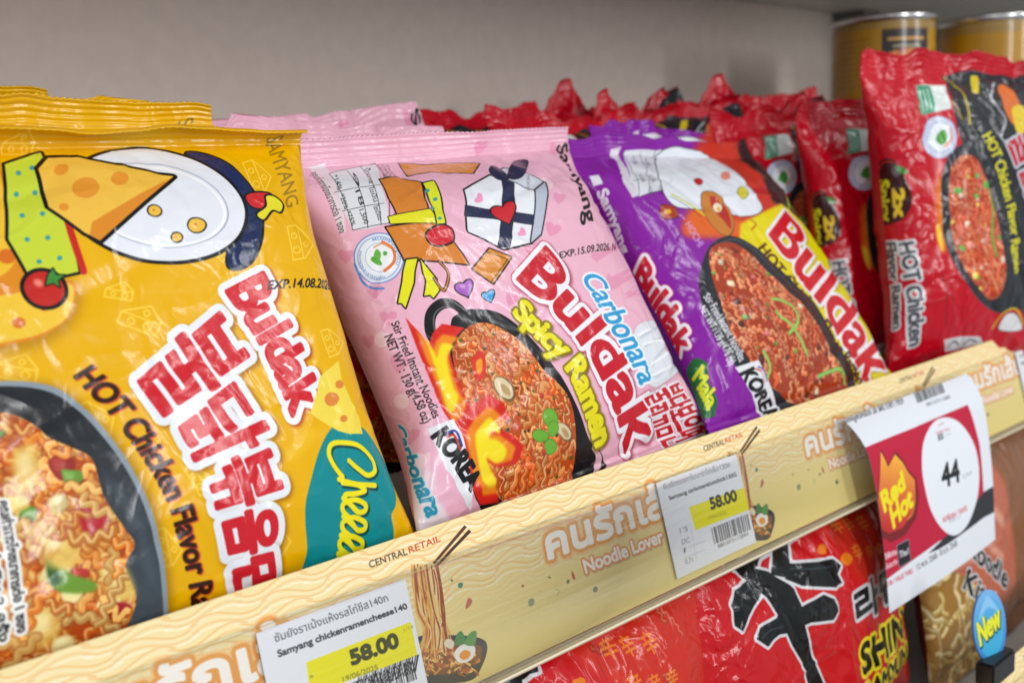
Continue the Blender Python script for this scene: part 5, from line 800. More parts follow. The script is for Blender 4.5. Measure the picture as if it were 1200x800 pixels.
STRIP_PRINT = (193, 60.5, 8.0, '#f0dc9a', [
 ['text','CENTRAL',[[10.5,7],[27,6.8]],[[10.4,4.6],[26.9,4.4]],'#4a3226',{'b': 0.05}],
 ['text','RETAIL',[[28,6.7],[42.6,6.3]],[[27.9,4.3],[42.5,3.9]],'#c8402c',{'b': 0.05}],
 ['text','คนรักเส้น',[[93.1,27.3],[181.6,28.6]],[[93.6,16.2],[181.2,15.6]],'#fdf8f0',{'b': 0.75,'oc': '#eba352','ow': 1.5,'oc2': '#f6c98a','ow2': 2.3,'sh': (0.5,0.7,1.6,0.2,'#9aa0a0',0.9)}],
 ['text','Noodle Lover',[[111.2,38.6],[161.9,39.2]],[[110.9,33.1],[161.4,33.6]],'#fdf8f0',{'b': 0.3,'oc': '#ef9a54','ow': 0.8,'sh': (0.3,0.4,0.9,0.1,'#b8a890',0.8)}],
 ['poly',[[80.4,41.6],[79.8,42.1],[79,42.3],[78.2,42.2],[77.6,41.8],[77.3,41.2],[77.4,40.6],[77.7,39.9],[78.4,39.5],[79.2,39.3],[79.9,39.4],[80.5,39.8],[80.8,40.3],[80.8,41]],'#8f9a72',{'sm': 1}],
 ['poly',[[115.6,47.2],[115.1,47.5],[114.4,47.7],[113.8,47.6],[113.3,47.2],[113,46.8],[113,46.3],[113.3,45.8],[113.8,45.4],[114.5,45.3],[115.1,45.4],[115.6,45.7],[115.9,46.2],[115.9,46.7]],'#5f7350',{'sm': 1}],
 ['poly',[[101.1,39.4],[100.8,39.7],[100.3,39.8],[99.9,39.7],[99.6,39.5],[99.5,39.2],[99.5,38.9],[99.7,38.6],[100.1,38.3],[100.5,38.2],[100.9,38.2],[101.2,38.4],[101.4,38.7],[101.3,39.1]],'#73835c',{'sm': 1}],
 ['poly',[[48.2,24.7],[47.8,25],[47.5,25.1],[47.1,25.1],[46.8,25],[46.7,24.7],[46.8,24.3],[47,24],[47.3,23.7],[47.7,23.5],[48.1,23.5],[48.3,23.7],[48.4,24],[48.4,24.4]],'#4a8a70',{'sm': 1}],
 ['poly',[[91.8,34.9],[91.6,34.9],[91.3,34.9],[90.9,34.7],[90.6,34.5],[90.3,34.3],[90.2,34.1],[90.2,33.9],[90.4,33.9],[90.7,33.9],[91.1,34],[91.4,34.2],[91.7,34.5],[91.8,34.7]],'#7a8060',{'sm': 1}],
 ['poly',[[77.1,33.8],[76.9,34],[76.7,34],[76.4,33.9],[76.1,33.8],[76,33.6],[75.9,33.4],[76,33.2],[76.2,33],[76.5,33],[76.8,33.1],[77,33.2],[77.2,33.4],[77.2,33.6]],'#b0504a',{'sm': 1}],
 ['poly',[[103.6,35.3],[104.8,37.8],[104.3,39.4],[103.2,38]],'#c0604a',{'sm': 1}],
 ['poly',[[49.4,29.8],[51,31.6],[48,33.3]],'#c07a6a',{'sm': 1}],
 ['line',[[92.7,39.8],[94.8,41.2],[92.9,42.3]],0.3,'#b0a060'],
 ['poly',[[23.5,36.1],[39,40.5],[51.2,45.9],[53.1,50.5],[48.3,56.2],[43.2,58.7],[32.3,56.1],[20.7,50.9],[22.2,43.1]],'#33343a',{'sm': 1}],
 ['poly',[[24.7,38.3],[36.4,40.9],[49.4,47.8],[49.6,51.7],[42.6,54.1],[30.9,52.3],[22.8,47.5]],'#7a4a22',{'sm': 1}],
 ['line',[[36.8,15.4],[36.9,21.4],[35.2,30.5],[34.3,37.8],[34.8,47.6]],0.6,'#9c4a2a'],
 ['line',[[28.7,13.3],[27.9,18.7],[28.7,28.4],[27.1,35.4],[23.3,43.5]],0.6,'#9c4a2a'],
 ['line',[[38,16.3],[38.3,21.8],[35.2,30.5],[34.9,38],[36.2,49.9]],0.6,'#e8bc6c'],
 ['line',[[30.1,12.8],[29.2,19.1],[28.6,28.4],[29.2,36.1],[24.8,44.7]],0.6,'#e0a44e'],
 ['line',[[30.3,11.6],[29.2,19.1],[28.7,28.4],[27.8,35.6],[25.5,41.8]],0.6,'#9c4a2a'],
 ['line',[[34.3,14.6],[34,20.6],[34,30.1],[34.1,37.7],[30.8,47.5]],0.6,'#f0d090'],
 ['line',[[36.2,15.4],[36.2,21.2],[34.8,30.3],[33.7,37.6],[34.7,44.6]],0.6,'#f0d090'],
 ['line',[[31.3,12.1],[30.3,19.4],[30.4,28.9],[28.5,35.9],[26.3,44.7]],0.6,'#e8bc6c'],
 ['line',[[29.6,13.9],[29.1,19],[27.8,28.1],[29.4,36.2],[25.4,41.9]],0.6,'#b8642e'],
 ['line',[[32.7,13.1],[32,19.9],[30.3,28.9],[32.3,37.1],[29.3,42.8]],0.6,'#f0d090'],
 ['line',[[33.9,13.6],[33.4,20.4],[32.8,29.7],[31.3,36.8],[29.9,47.6]],0.6,'#e8bc6c'],
 ['line',[[32.5,13.6],[31.9,19.9],[32.6,29.6],[30.9,36.7],[28.4,45.3]],0.6,'#f0d090'],
 ['line',[[32.7,13.9],[32.2,20],[32,29.4],[30.2,36.4],[29.4,42.9]],0.6,'#e8bc6c'],
 ['line',[[30.2,13.3],[29.5,19.2],[29.8,28.7],[30.2,36.4],[25.7,42.6]],0.6,'#b8642e'],
 ['line',[[28.5,12.8],[27.6,18.6],[28.1,28.2],[28.9,36],[23.2,42.1]],0.6,'#e8bc6c'],
 ['line',[[38.8,13.8],[38.4,21.9],[37.5,31.2],[35.2,38.1],[36.1,50.7]],0.6,'#e0a44e'],
 ['line',[[31.5,13.1],[30.8,19.5],[30.1,28.8],[30,36.4],[27.1,44.3]],0.6,'#e8bc6c'],
 ['line',[[33.1,14.5],[32.8,20.2],[33.4,29.9],[31.1,36.7],[29.2,47]],0.6,'#f0d090'],
 ['line',[[29.3,12.9],[28.5,18.9],[27.9,28.1],[27.4,35.5],[24.1,43.7]],0.6,'#9c4a2a'],
 ['line',[[34.9,14.9],[34.7,20.8],[33.7,30],[33.3,37.5],[32.2,46]],0.6,'#f0d090'],
 ['line',[[37.6,15.4],[37.7,21.6],[36.9,31],[36.9,38.7],[36.2,46.6]],0.6,'#e0a44e'],
 ['line',[[29.1,13],[28.3,18.8],[28.7,28.4],[28.1,35.7],[24.2,42.2]],0.6,'#9c4a2a'],
 ['line',[[38.6,14.1],[38.3,21.9],[35.2,30.5],[37.7,38.9],[37.1,46.5]],0.6,'#e0a44e'],
 ['line',[[37.6,16.2],[37.9,21.7],[37.5,31.2],[34.5,37.9],[36,48.5]],0.6,'#9c4a2a'],
 ['line',[[35.2,15.2],[35.2,20.9],[33,29.8],[35.2,38.1],[33.1,45.2]],0.6,'#e0a44e'],
 ['line',[[31.4,14.3],[30.9,19.6],[31.5,29.3],[29.4,36.2],[26.7,46.7]],0.6,'#9c4a2a'],
 ['line',[[36.1,13.6],[35.6,21],[33.5,29.9],[34.3,37.8],[33.8,44.6]],0.6,'#9c4a2a'],
 ['line',[[34.6,14.6],[34.4,20.6],[34.8,30.3],[32.1,37.1],[32.2,44.1]],0.6,'#f0d090'],
 ['line',[[28.9,11.3],[27.7,18.6],[28,28.2],[26.7,35.3],[23.5,41.5]],0.6,'#9c4a2a'],
 ['line',[[33.7,13.3],[33.1,20.3],[33.3,29.9],[31.4,36.8],[29.9,45.9]],0.6,'#e8bc6c'],
 ['line',[[33.7,13.1],[33,20.2],[30.7,29],[32.4,37.2],[30.2,44.3]],0.6,'#e8bc6c'],
 ['line',[[27.8,10.9],[26.4,18.2],[26.3,27.6],[27.2,35.4],[21.9,41]],0.6,'#e0a44e'],
 ['line',[[28.5,11.4],[27.2,18.5],[26.8,27.8],[28.5,35.9],[22.4,43.1]],0.6,'#e0a44e'],
 ['line',[[33.8,14.2],[33.4,20.3],[33.5,29.9],[31.5,36.9],[30.1,46.7]],0.6,'#f0d090'],
 ['line',[[33.3,13.9],[32.9,20.2],[33.1,29.8],[33,37.4],[29.1,47.7]],0.6,'#e8bc6c'],
 ['line',[[33.4,14.4],[33.1,20.3],[33,29.8],[33.1,37.4],[30.3,44.7]],0.6,'#e8bc6c'],
 ['line',[[30.8,14.3],[30.3,19.4],[31.4,29.2],[31.1,36.7],[26,46.1]],0.6,'#e0a44e'],
 ['line',[[35.4,13.1],[34.8,20.8],[34.1,30.1],[34.4,37.8],[31.7,48.3]],0.6,'#f0d090'],
 ['line',[[34.7,13.8],[34.3,20.6],[33.9,30.1],[31.6,36.9],[31.2,47.3]],0.6,'#e8bc6c'],
 ['line',[[29.9,12.3],[28.9,19],[27.8,28.1],[28.3,35.8],[24.4,44.2]],0.6,'#e8bc6c'],
 ['line',[[32.3,14.4],[32,19.9],[29.9,28.8],[30.4,36.5],[27.9,47.7]],0.6,'#b8642e'],
 ['line',[[31.9,12.5],[31,19.6],[29.5,28.6],[31.6,36.9],[27.1,45.3]],0.6,'#e8bc6c'],
 ['line',[[35,12.8],[34.3,20.6],[32.6,29.6],[32.1,37.1],[31.1,47.5]],0.6,'#f0d090'],
 ['line',[[27.7,12.6],[26.7,18.3],[25.9,27.5],[26.8,35.3],[21.6,43.8]],0.6,'#e0a44e'],
 ['line',[[32,13.4],[31.3,19.7],[31.9,29.4],[29.6,36.2],[28.1,43.6]],0.6,'#e0a44e'],
 ['line',[[30.5,12.8],[29.6,19.2],[28.1,28.2],[28.8,35.9],[26.1,42]],0.6,'#e0a44e'],
 ['line',[[37.6,14.6],[37.4,21.6],[36.2,30.8],[36.6,38.6],[35.9,46.3]],0.6,'#f0d090'],
 ['line',[[31.4,12.9],[30.6,19.5],[30.1,28.8],[29.6,36.2],[26.8,44.8]],0.6,'#9c4a2a'],
 ['line',[[33.9,12.8],[33.1,20.3],[32.9,29.7],[31.4,36.8],[29.3,48.1]],0.6,'#b8642e'],
 ['line',[[28.2,11.9],[27.1,18.4],[26.1,27.5],[28,35.7],[22.2,43.2]],0.6,'#e0a44e'],
 ['line',[[33.2,12.9],[32.5,20.1],[32.2,29.5],[30.7,36.6],[29.2,45.4]],0.6,'#e8bc6c'],
 ['line',[[30.2,12.7],[29.3,19.1],[28.1,28.2],[29.9,36.3],[25.4,42.7]],0.6,'#f0d090'],
 ['line',[[38.9,14],[38.6,21.9],[37.6,31.2],[36.3,38.5],[36.4,50.6]],0.6,'#9c4a2a'],
 ['line',[[34.1,15],[34,20.5],[32.9,29.7],[33.4,37.5],[30.5,48.5]],0.6,'#f0d090'],
 ['line',[[38.1,14],[37.8,21.7],[36.3,30.8],[35.7,38.3],[35.3,50.3]],0.6,'#9c4a2a'],
 ['line',[[28.1,13.4],[27.4,18.5],[26.4,27.6],[28.2,35.8],[22.2,45]],0.6,'#b8642e'],
 ['line',[[38.4,15.3],[38.4,21.9],[36.7,30.9],[36.3,38.5],[36.4,49.6]],0.6,'#9c4a2a'],
 ['line',[[27.8,12.3],[26.8,18.3],[25.5,27.4],[27,35.4],[21.2,45.4]],0.6,'#e8bc6c'],
 ['line',[[34.2,13.1],[33.5,20.4],[33.1,29.8],[33.7,37.6],[31.1,43.6]],0.6,'#9c4a2a'],
 ['line',[[29.6,13.8],[29,19],[30.2,28.9],[27.3,35.5],[24.3,45.8]],0.6,'#e0a44e'],
 ['line',[[34.5,45.6],[33.3,45.9],[33.8,44.9],[35.6,46.3]],0.5,'#b05a24'],
 ['line',[[28,45.8],[28.6,46.8],[28.8,45.7],[28.9,46.5]],0.5,'#f0c878'],
 ['line',[[38.7,47],[39.9,48.2],[40.3,47.1],[38.4,47.2]],0.5,'#8a4a20'],
 ['line',[[27.6,47.3],[26.5,47.6],[28.5,47.1],[28,47.7]],0.5,'#f0c878'],
 ['line',[[47.5,52.7],[48,53.7],[48.5,52.6],[46.1,52.5]],0.5,'#d98a3a'],
 ['line',[[45.9,56.4],[46.5,57.4],[45.1,55.6],[45.1,56.4]],0.5,'#e8ac50'],
 ['line',[[45.3,50.9],[46.1,51.9],[47.1,51],[44.4,50.8]],0.5,'#8a4a20'],
 ['line',[[39.9,54.5],[38.2,54.7],[41.6,54.7],[41.3,55.3]],0.5,'#d98a3a'],
 ['line',[[30,47.8],[31.2,49],[30.6,47.6],[29.8,48]],0.5,'#b05a24'],
 ['line',[[26.8,49],[27.7,50.1],[26.5,48.4],[25.7,48.9]],0.5,'#e8ac50'],
 ['line',[[31,47],[31,47.7],[29.7,46],[31,47.2]],0.5,'#b05a24'],
 ['line',[[46.6,51.7],[47.4,52.8],[45.8,50.9],[46.4,51.9]],0.5,'#b05a24'],
 ['line',[[44.5,49.2],[45.7,50.4],[44.6,48.7],[43.9,49.3]],0.5,'#8a4a20'],
 ['line',[[35.1,50.5],[35.3,51.3],[36,50.3],[36.9,51.4]],0.5,'#e8ac50'],
 ['line',[[24.4,48.6],[24.9,49.5],[22.9,47.6],[24.5,49]],0.5,'#e8ac50'],
 ['line',[[31,43.4],[31.3,44.2],[30.2,42.6],[31.5,43.8]],0.5,'#e8ac50'],
 ['line',[[46.1,49.6],[44.7,49.9],[44.8,48.7],[47.2,50.3]],0.5,'#8a4a20'],
 ['line',[[43.3,52.7],[43.8,53.7],[41.7,51.6],[43.9,53.2]],0.5,'#e8ac50'],
 ['line',[[30.8,44],[30.3,44.5],[29.8,43.1],[30.4,44.1]],0.5,'#d98a3a'],
 ['line',[[41.8,47.9],[40.3,48.2],[41.4,47.3],[42.9,48.6]],0.5,'#b05a24'],
 ['line',[[46.9,49.7],[47.6,50.7],[47.2,49.3],[49.1,50.7]],0.5,'#8a4a20'],
 ['line',[[37.1,46.4],[38.3,47.6],[37.7,46.1],[37.5,46.8]],0.5,'#f0c878'],
 ['line',[[26.3,46.5],[25.9,47.1],[27.9,46.6],[26.8,47]],0.5,'#8a4a20'],
 ['line',[[36,50.1],[35.2,50.6],[37.6,50.2],[36.9,50.7]],0.5,'#e8ac50'],
 ['line',[[26.8,41.8],[26.3,42.4],[25.5,40.9],[28.4,42.6]],0.5,'#d98a3a'],
 ['line',[[46.8,53.4],[45.6,53.8],[48.6,53.6],[46.3,53.6]],0.5,'#b05a24'],
 ['line',[[46.2,49.9],[47,50.9],[45.6,49.2],[47.2,50.5]],0.5,'#b05a24'],
 ['line',[[37.5,50.4],[37.2,51.1],[38.1,50.2],[37.3,50.6]],0.5,'#f0c878'],
 ['line',[[25.3,46.6],[25.3,47.3],[24,45.6],[23.2,46.1]],0.5,'#e8ac50'],
 ['line',[[47.1,50.4],[46.9,51.1],[45.9,49.4],[44.9,49.9]],0.5,'#e8ac50'],
 ['line',[[37.3,52.4],[36.4,52.8],[38.8,52.5],[39,53.3]],0.5,'#f0c878'],
 ['line',[[37,47.2],[37.6,48.2],[38.2,47.1],[37.6,47.7]],0.5,'#d98a3a'],
 ['line',[[31.1,50.1],[29.6,50.3],[30.4,49.4],[30.5,50.1]],0.5,'#d98a3a'],
 ['line',[[34.2,47.6],[35.2,48.7],[35.7,47.6],[33.3,47.5]],0.5,'#8a4a20'],
 ['line',[[35.9,48.9],[36.5,49.9],[37.1,48.9],[35.1,48.9]],0.5,'#8a4a20'],
 ['line',[[36.4,46.2],[37.7,47.5],[38,46.3],[37.4,46.9]],0.5,'#e8ac50'],
 ['line',[[39.6,51.7],[39.7,52.5],[39.7,51.2],[41,52.4]],0.5,'#d98a3a'],
 ['line',[[37.7,50],[37.3,50.6],[38.8,49.9],[37.3,50.1]],0.5,'#e8ac50'],
 ['line',[[26.4,44.9],[27.7,46.1],[25.6,44.1],[25.7,44.9]],0.5,'#f0c878'],
 ['line',[[29.1,46.2],[29.5,47.1],[28.2,45.4],[30.6,47]],0.5,'#e8ac50'],
 ['line',[[24.2,46.8],[24.1,47.6],[25.6,46.9],[26,47.8]],0.5,'#b05a24'],
 ['line',[[43.4,47.6],[42.5,48.1],[43.7,47.2],[41.3,47.2]],0.5,'#e8ac50'],
 ['line',[[37.6,45],[38.3,46],[36.6,44.1],[38.4,45.5]],0.5,'#d98a3a'],
 ['line',[[37.5,51.4],[37.2,52.1],[37.5,51],[36.7,51.5]],0.5,'#b05a24'],
 ['line',[[44.7,55.8],[43,55.9],[43.8,55],[43.5,55.6]],0.5,'#f0c878'],
 ['line',[[34.9,48.3],[36.1,49.5],[35.8,48.1],[36.2,49]],0.5,'#d98a3a'],
 ['line',[[43.9,55],[45.1,56.2],[42.3,53.9],[41.7,54.5]],0.5,'#b05a24'],
 ['line',[[27.3,47.3],[27.9,48.2],[25.9,46.3],[27.5,47.6]],0.5,'#d98a3a'],
 ['line',[[39.3,46.8],[40.6,47.9],[39.3,46.2],[39,46.9]],0.5,'#b05a24'],
 ['line',[[33.4,49.6],[34.7,50.8],[31.9,48.6],[34.1,50.1]],0.5,'#b05a24'],
 ['line',[[26.8,43.4],[25.5,43.7],[25.4,42.5],[28,44.1]],0.5,'#8a4a20'],
 ['line',[[42.6,55.5],[41.4,55.8],[42,54.8],[42.4,55.7]],0.5,'#e8ac50'],
 ['line',[[40,54],[41.2,55.2],[40.6,53.7],[38.6,53.8]],0.5,'#b05a24'],
 ['line',[[47.6,52.1],[46.3,52.4],[49.5,52.3],[48.9,52.9]],0.5,'#8a4a20'],
 ['line',[[48.8,49.3],[47.8,49.7],[50.3,49.3],[50.6,50.2]],0.5,'#8a4a20'],
 ['line',[[28.1,50.5],[27.6,51.1],[29.4,50.5],[27.8,50.7]],0.5,'#d98a3a'],
 ['line',[[37.8,50.1],[38.8,51.3],[39.6,50.3],[38.9,50.8]],0.5,'#f0c878'],
 ['line',[[34.7,52.6],[33.8,53],[34.4,51.9],[33.4,52.4]],0.5,'#e8ac50'],
 ['line',[[39.3,47.5],[37.6,47.7],[38.9,46.9],[38,47.4]],0.5,'#e8ac50'],
 ['line',[[39,55.2],[40.2,56.4],[37.8,54.2],[38.6,55.3]],0.5,'#b05a24'],
 ['line',[[33.1,49.8],[32.1,50.2],[34.4,49.8],[33.6,50.3]],0.5,'#d98a3a'],
 ['line',[[27.7,44.6],[26.6,45],[28.1,44.3],[28.6,45.2]],0.5,'#8a4a20'],
 ['line',[[36.3,49.7],[35.3,50.1],[37.8,49.8],[36.8,50.2]],0.5,'#f0c878'],
 ['line',[[24.8,49.1],[23.8,49.5],[23.9,48.3],[24.8,49.4]],0.5,'#8a4a20'],
 ['line',[[37.1,49.1],[37.1,49.9],[37.2,48.6],[38.8,50]],0.5,'#b05a24'],
 ['line',[[27.2,44.1],[28.4,45.2],[27.2,43.6],[27.6,44.5]],0.5,'#d98a3a'],
 ['line',[[23.9,49.4],[24.8,50.5],[22.5,48.4],[22.7,49.2]],0.5,'#e8ac50'],
 ['line',[[28.4,47.4],[28,48.1],[27.9,46.8],[26.3,47]],0.5,'#8a4a20'],
 ['line',[[30.8,43.2],[30.4,43.8],[32.5,43.3],[31.9,43.8]],0.5,'#d98a3a'],
 ['line',[[41.7,51.3],[41.1,51.9],[40.8,50.5],[40.2,51.1]],0.5,'#8a4a20'],
 ['line',[[30.1,48.3],[30,49],[28.9,47.4],[31.2,49]],0.5,'#b05a24'],
 ['line',[[41.7,55.3],[41.8,56.1],[41.2,54.6],[40.5,55.1]],0.5,'#b05a24'],
 ['line',[[42.5,52],[43.8,53.3],[41.2,51.1],[42.8,52.4]],0.5,'#f0c878'],
 ['line',[[33.3,45.3],[34.2,46.4],[34.3,45.2],[35.1,46.2]],0.5,'#f0c878'],
 ['line',[[31.5,49.2],[32.2,50.2],[32.4,49.1],[31.5,49.5]],0.5,'#b05a24'],
 ['line',[[43.3,51.1],[41.6,51.3],[42.9,50.5],[42,50.9]],0.5,'#e8ac50'],
 ['line',[[35.8,44.6],[35.9,45.3],[37,44.5],[35.8,44.8]],0.5,'#b05a24'],
 ['line',[[24.6,47.7],[23.6,48.1],[23.4,46.8],[26.2,48.6]],0.5,'#b05a24'],
 ['line',[[47.1,53],[47.2,53.8],[48,52.9],[48.4,53.8]],0.5,'#d98a3a'],
 ['line',[[45.4,57.1],[46.5,58.3],[46.1,56.8],[46.5,57.8]],0.5,'#b05a24'],
 ['line',[[46.3,49.7],[47.1,50.7],[44.8,48.7],[46.3,50]],0.5,'#f0c878'],
 ['line',[[27.4,47.8],[27.6,48.6],[26.2,46.9],[27.4,48.1]],0.5,'#e8ac50'],
 ['line',[[38.9,46.2],[38.2,46.7],[38.4,45.5],[37.4,45.9]],0.5,'#b05a24'],
 ['line',[[35.6,46.3],[36.7,47.4],[35.1,45.7],[34.5,46.2]],0.5,'#b05a24'],
 ['line',[[26.4,48.2],[24.7,48.3],[25.9,47.5],[25.1,48]],0.5,'#d98a3a'],
 ['line',[[31.5,44.9],[32.6,46.1],[32.3,44.7],[30.7,44.9]],0.5,'#8a4a20'],
 ['line',[[44.7,55.3],[43.4,55.6],[44.1,54.6],[45,55.7]],0.5,'#f0c878'],
 ['line',[[32.6,47.1],[32.5,47.8],[32.5,46.6],[30.8,46.7]],0.5,'#d98a3a'],
 ['line',[[32.6,47.7],[32.7,48.5],[33,47.3],[30.5,47.2]],0.5,'#8a4a20'],
 ['line',[[41.9,54.7],[40.9,55.1],[43.6,54.8],[40.7,54.5]],0.5,'#b05a24'],
 ['poly',[[37.6,47.5],[40.7,45.3],[45.5,45.9],[47.7,48.6],[45.2,51.6],[39.7,51.2]],'#f4f0e6',{'sm': 1}],
 ['poly',[[39.9,48.3],[42.6,47.4],[45.1,49],[43.8,50.7],[40.9,50.4]],'#ef9a2c',{'sm': 1}],
 ['poly',[[39.2,44.2],[40.7,40.9],[43.3,40.6],[43.9,44.9]],'#4f8a48',{'sm': 1}],
 ['poly',[[43.2,45.2],[46.5,42.4],[49.8,42.8],[47.7,47.2]],'#5f9a50',{'sm': 1}],
 ['poly',[[34.2,42.5],[36.4,40.9],[38.9,43.2],[37.1,45]],'#e8dcc0',{'sm': 1}],
 ['poly',[[54.9,3.4],[55.9,4.4],[37.9,13.5],[36.9,12.8]],'#5a3424'],
 ['poly',[[56.5,5.5],[57.5,6.6],[39.4,14.5],[38.4,13.8]],'#46291e'],
 ['poly',[[48.1,24.6],[47.9,25],[47.5,25.3],[47,25.3],[46.6,25.2],[46.2,24.9],[46,24.5],[46,24],[46.2,23.6],[46.6,23.4],[47.1,23.3],[47.5,23.4],[47.9,23.8],[48.1,24.2]],'#4f8a70',{'sm': 1}],
 ['poly',[[44.3,21.5],[44.2,21.8],[44,21.9],[43.7,21.9],[43.5,21.9],[43.3,21.7],[43.2,21.5],[43.2,21.2],[43.3,21],[43.5,20.8],[43.8,20.8],[44,20.9],[44.2,21.1],[44.3,21.3]],'#4f8a70',{'sm': 1}],
 ['poly',[[49.3,30.1],[50.5,31.4],[47.7,33.5],[47.4,32.4]],'#c8705a',{'sm': 1}],
 ['poly',[[22.1,17.4],[24,17.9],[22.9,19.5]],'#b84a3a',{'sm': 1}],
])
TAG_B_PRINT = (61.5, 43.8, 10.0, '#eef1f8', [
 ['text','ซัมยังซองคาโบนาร่าไก่เผ็ด130ก',[[4.4,4],[55.2,4.8]],[[4.3,1.6],[54.8,2.5]],'#4a4e58',{'b': 0.0}],
 ['text','Samyang carbonarahotchick130G',[[6.8,9.3],[58.2,10.1]],[[6.5,7.6],[57.9,8.1]],'#33363e',{'b': 0.1}],
 ['poly',[[19,15.7],[64.9,16.8],[63.9,27.8],[20,26.8]],'#f4ea1e'],
 ['text','58.00',[[34.4,20.6],[54.7,21.2]],[[34.5,15.3],[54.7,16.1]],'#3a3c20',{'b': 0.35}],
 ['text','19/06/2025',[[30.9,24.8],[44.8,25.4]],[[30.8,23.2],[44.8,23.7]],'#a89c30'],
 ['barcode',[31,28.8],[60.1,29.3],[-0.2,7.7],4],
 ['text','8801073113893',[[33.1,38.9],[57,39.3]],[[33.1,37.2],[57,37.5]],'#33363e'],
 ['text',"1'5",[[9,25.1],[14.9,25.5]],[[9.2,23],[15.1,23.4]],'#6a6e78'],
 ['text','DC',[[8.7,30.3],[14.6,30.8]],[[8.9,28.2],[14.7,28.6]],'#6a6e78'],
 ['text','1',[[8.6,34.7],[10,33.9]],[[8.8,32.6],[10.2,31.8]],'#6a6e78'],
 ['text','0.71',[[7.8,39.2],[13.6,39.7]],[[8,37.1],[13.8,37.6]],'#6a6e78'],
 ['line',[[17.5,22.5],[16.1,40.2]],0.15,'#8a8e98',{'sm': 0}],
 ['line',[[7.9,32.5],[24.5,33.1]],0.15,'#8a8e98',{'sm': 0}],
 ['line',[[8,36.6],[23.5,36.9]],0.15,'#8a8e98',{'sm': 0}],
])
TAG_A_PRINT = (59.5, 42.5, 10.0, '#eef1f8', [
 ['text','ซัมยังราเม้งแห้งรสไก่ชีส140ก',[[6,4.9],[51.1,5.4]],[[6,2.4],[50.6,2.9]],'#4a4e58',{'b': 0.03}],
 ['text','Samyang chickenramencheese140',[[6.1,9.8],[57.9,10.3]],[[6,7.6],[57.6,8.3]],'#33363e',{'b': 0.12}],
 ['poly',[[15.3,14.8],[57.9,15.2],[57.8,27.2],[14.4,25.3]],'#f4ea1e'],
 ['text','58.00',[[31.9,21.5],[51.3,21.7]],[[31.7,16.8],[51.1,16.9]],'#4a4c28',{'b': 0.45}],
 ['text','19/06/2025',[[27.2,25.7],[41.3,26.4]],[[27.2,24],[41.2,24.6]],'#8a8430',{'b': 0.05}],
 ['text','1/18',[[54.6,17.6],[58.6,17.6]],[[54.5,16.4],[58.4,16.4]],'#a89c30'],
 ['text','*',[[15.4,21],[16.9,21.1]],[[15.4,19.3],[16.9,19.4]],'#5a5820'],
 ['barcode',[30.4,31.7],[56.6,32.5],[2.7,-5.4],5],
 ['barcode',[29.5,27],[56.4,28.1],[0,7],6],
])
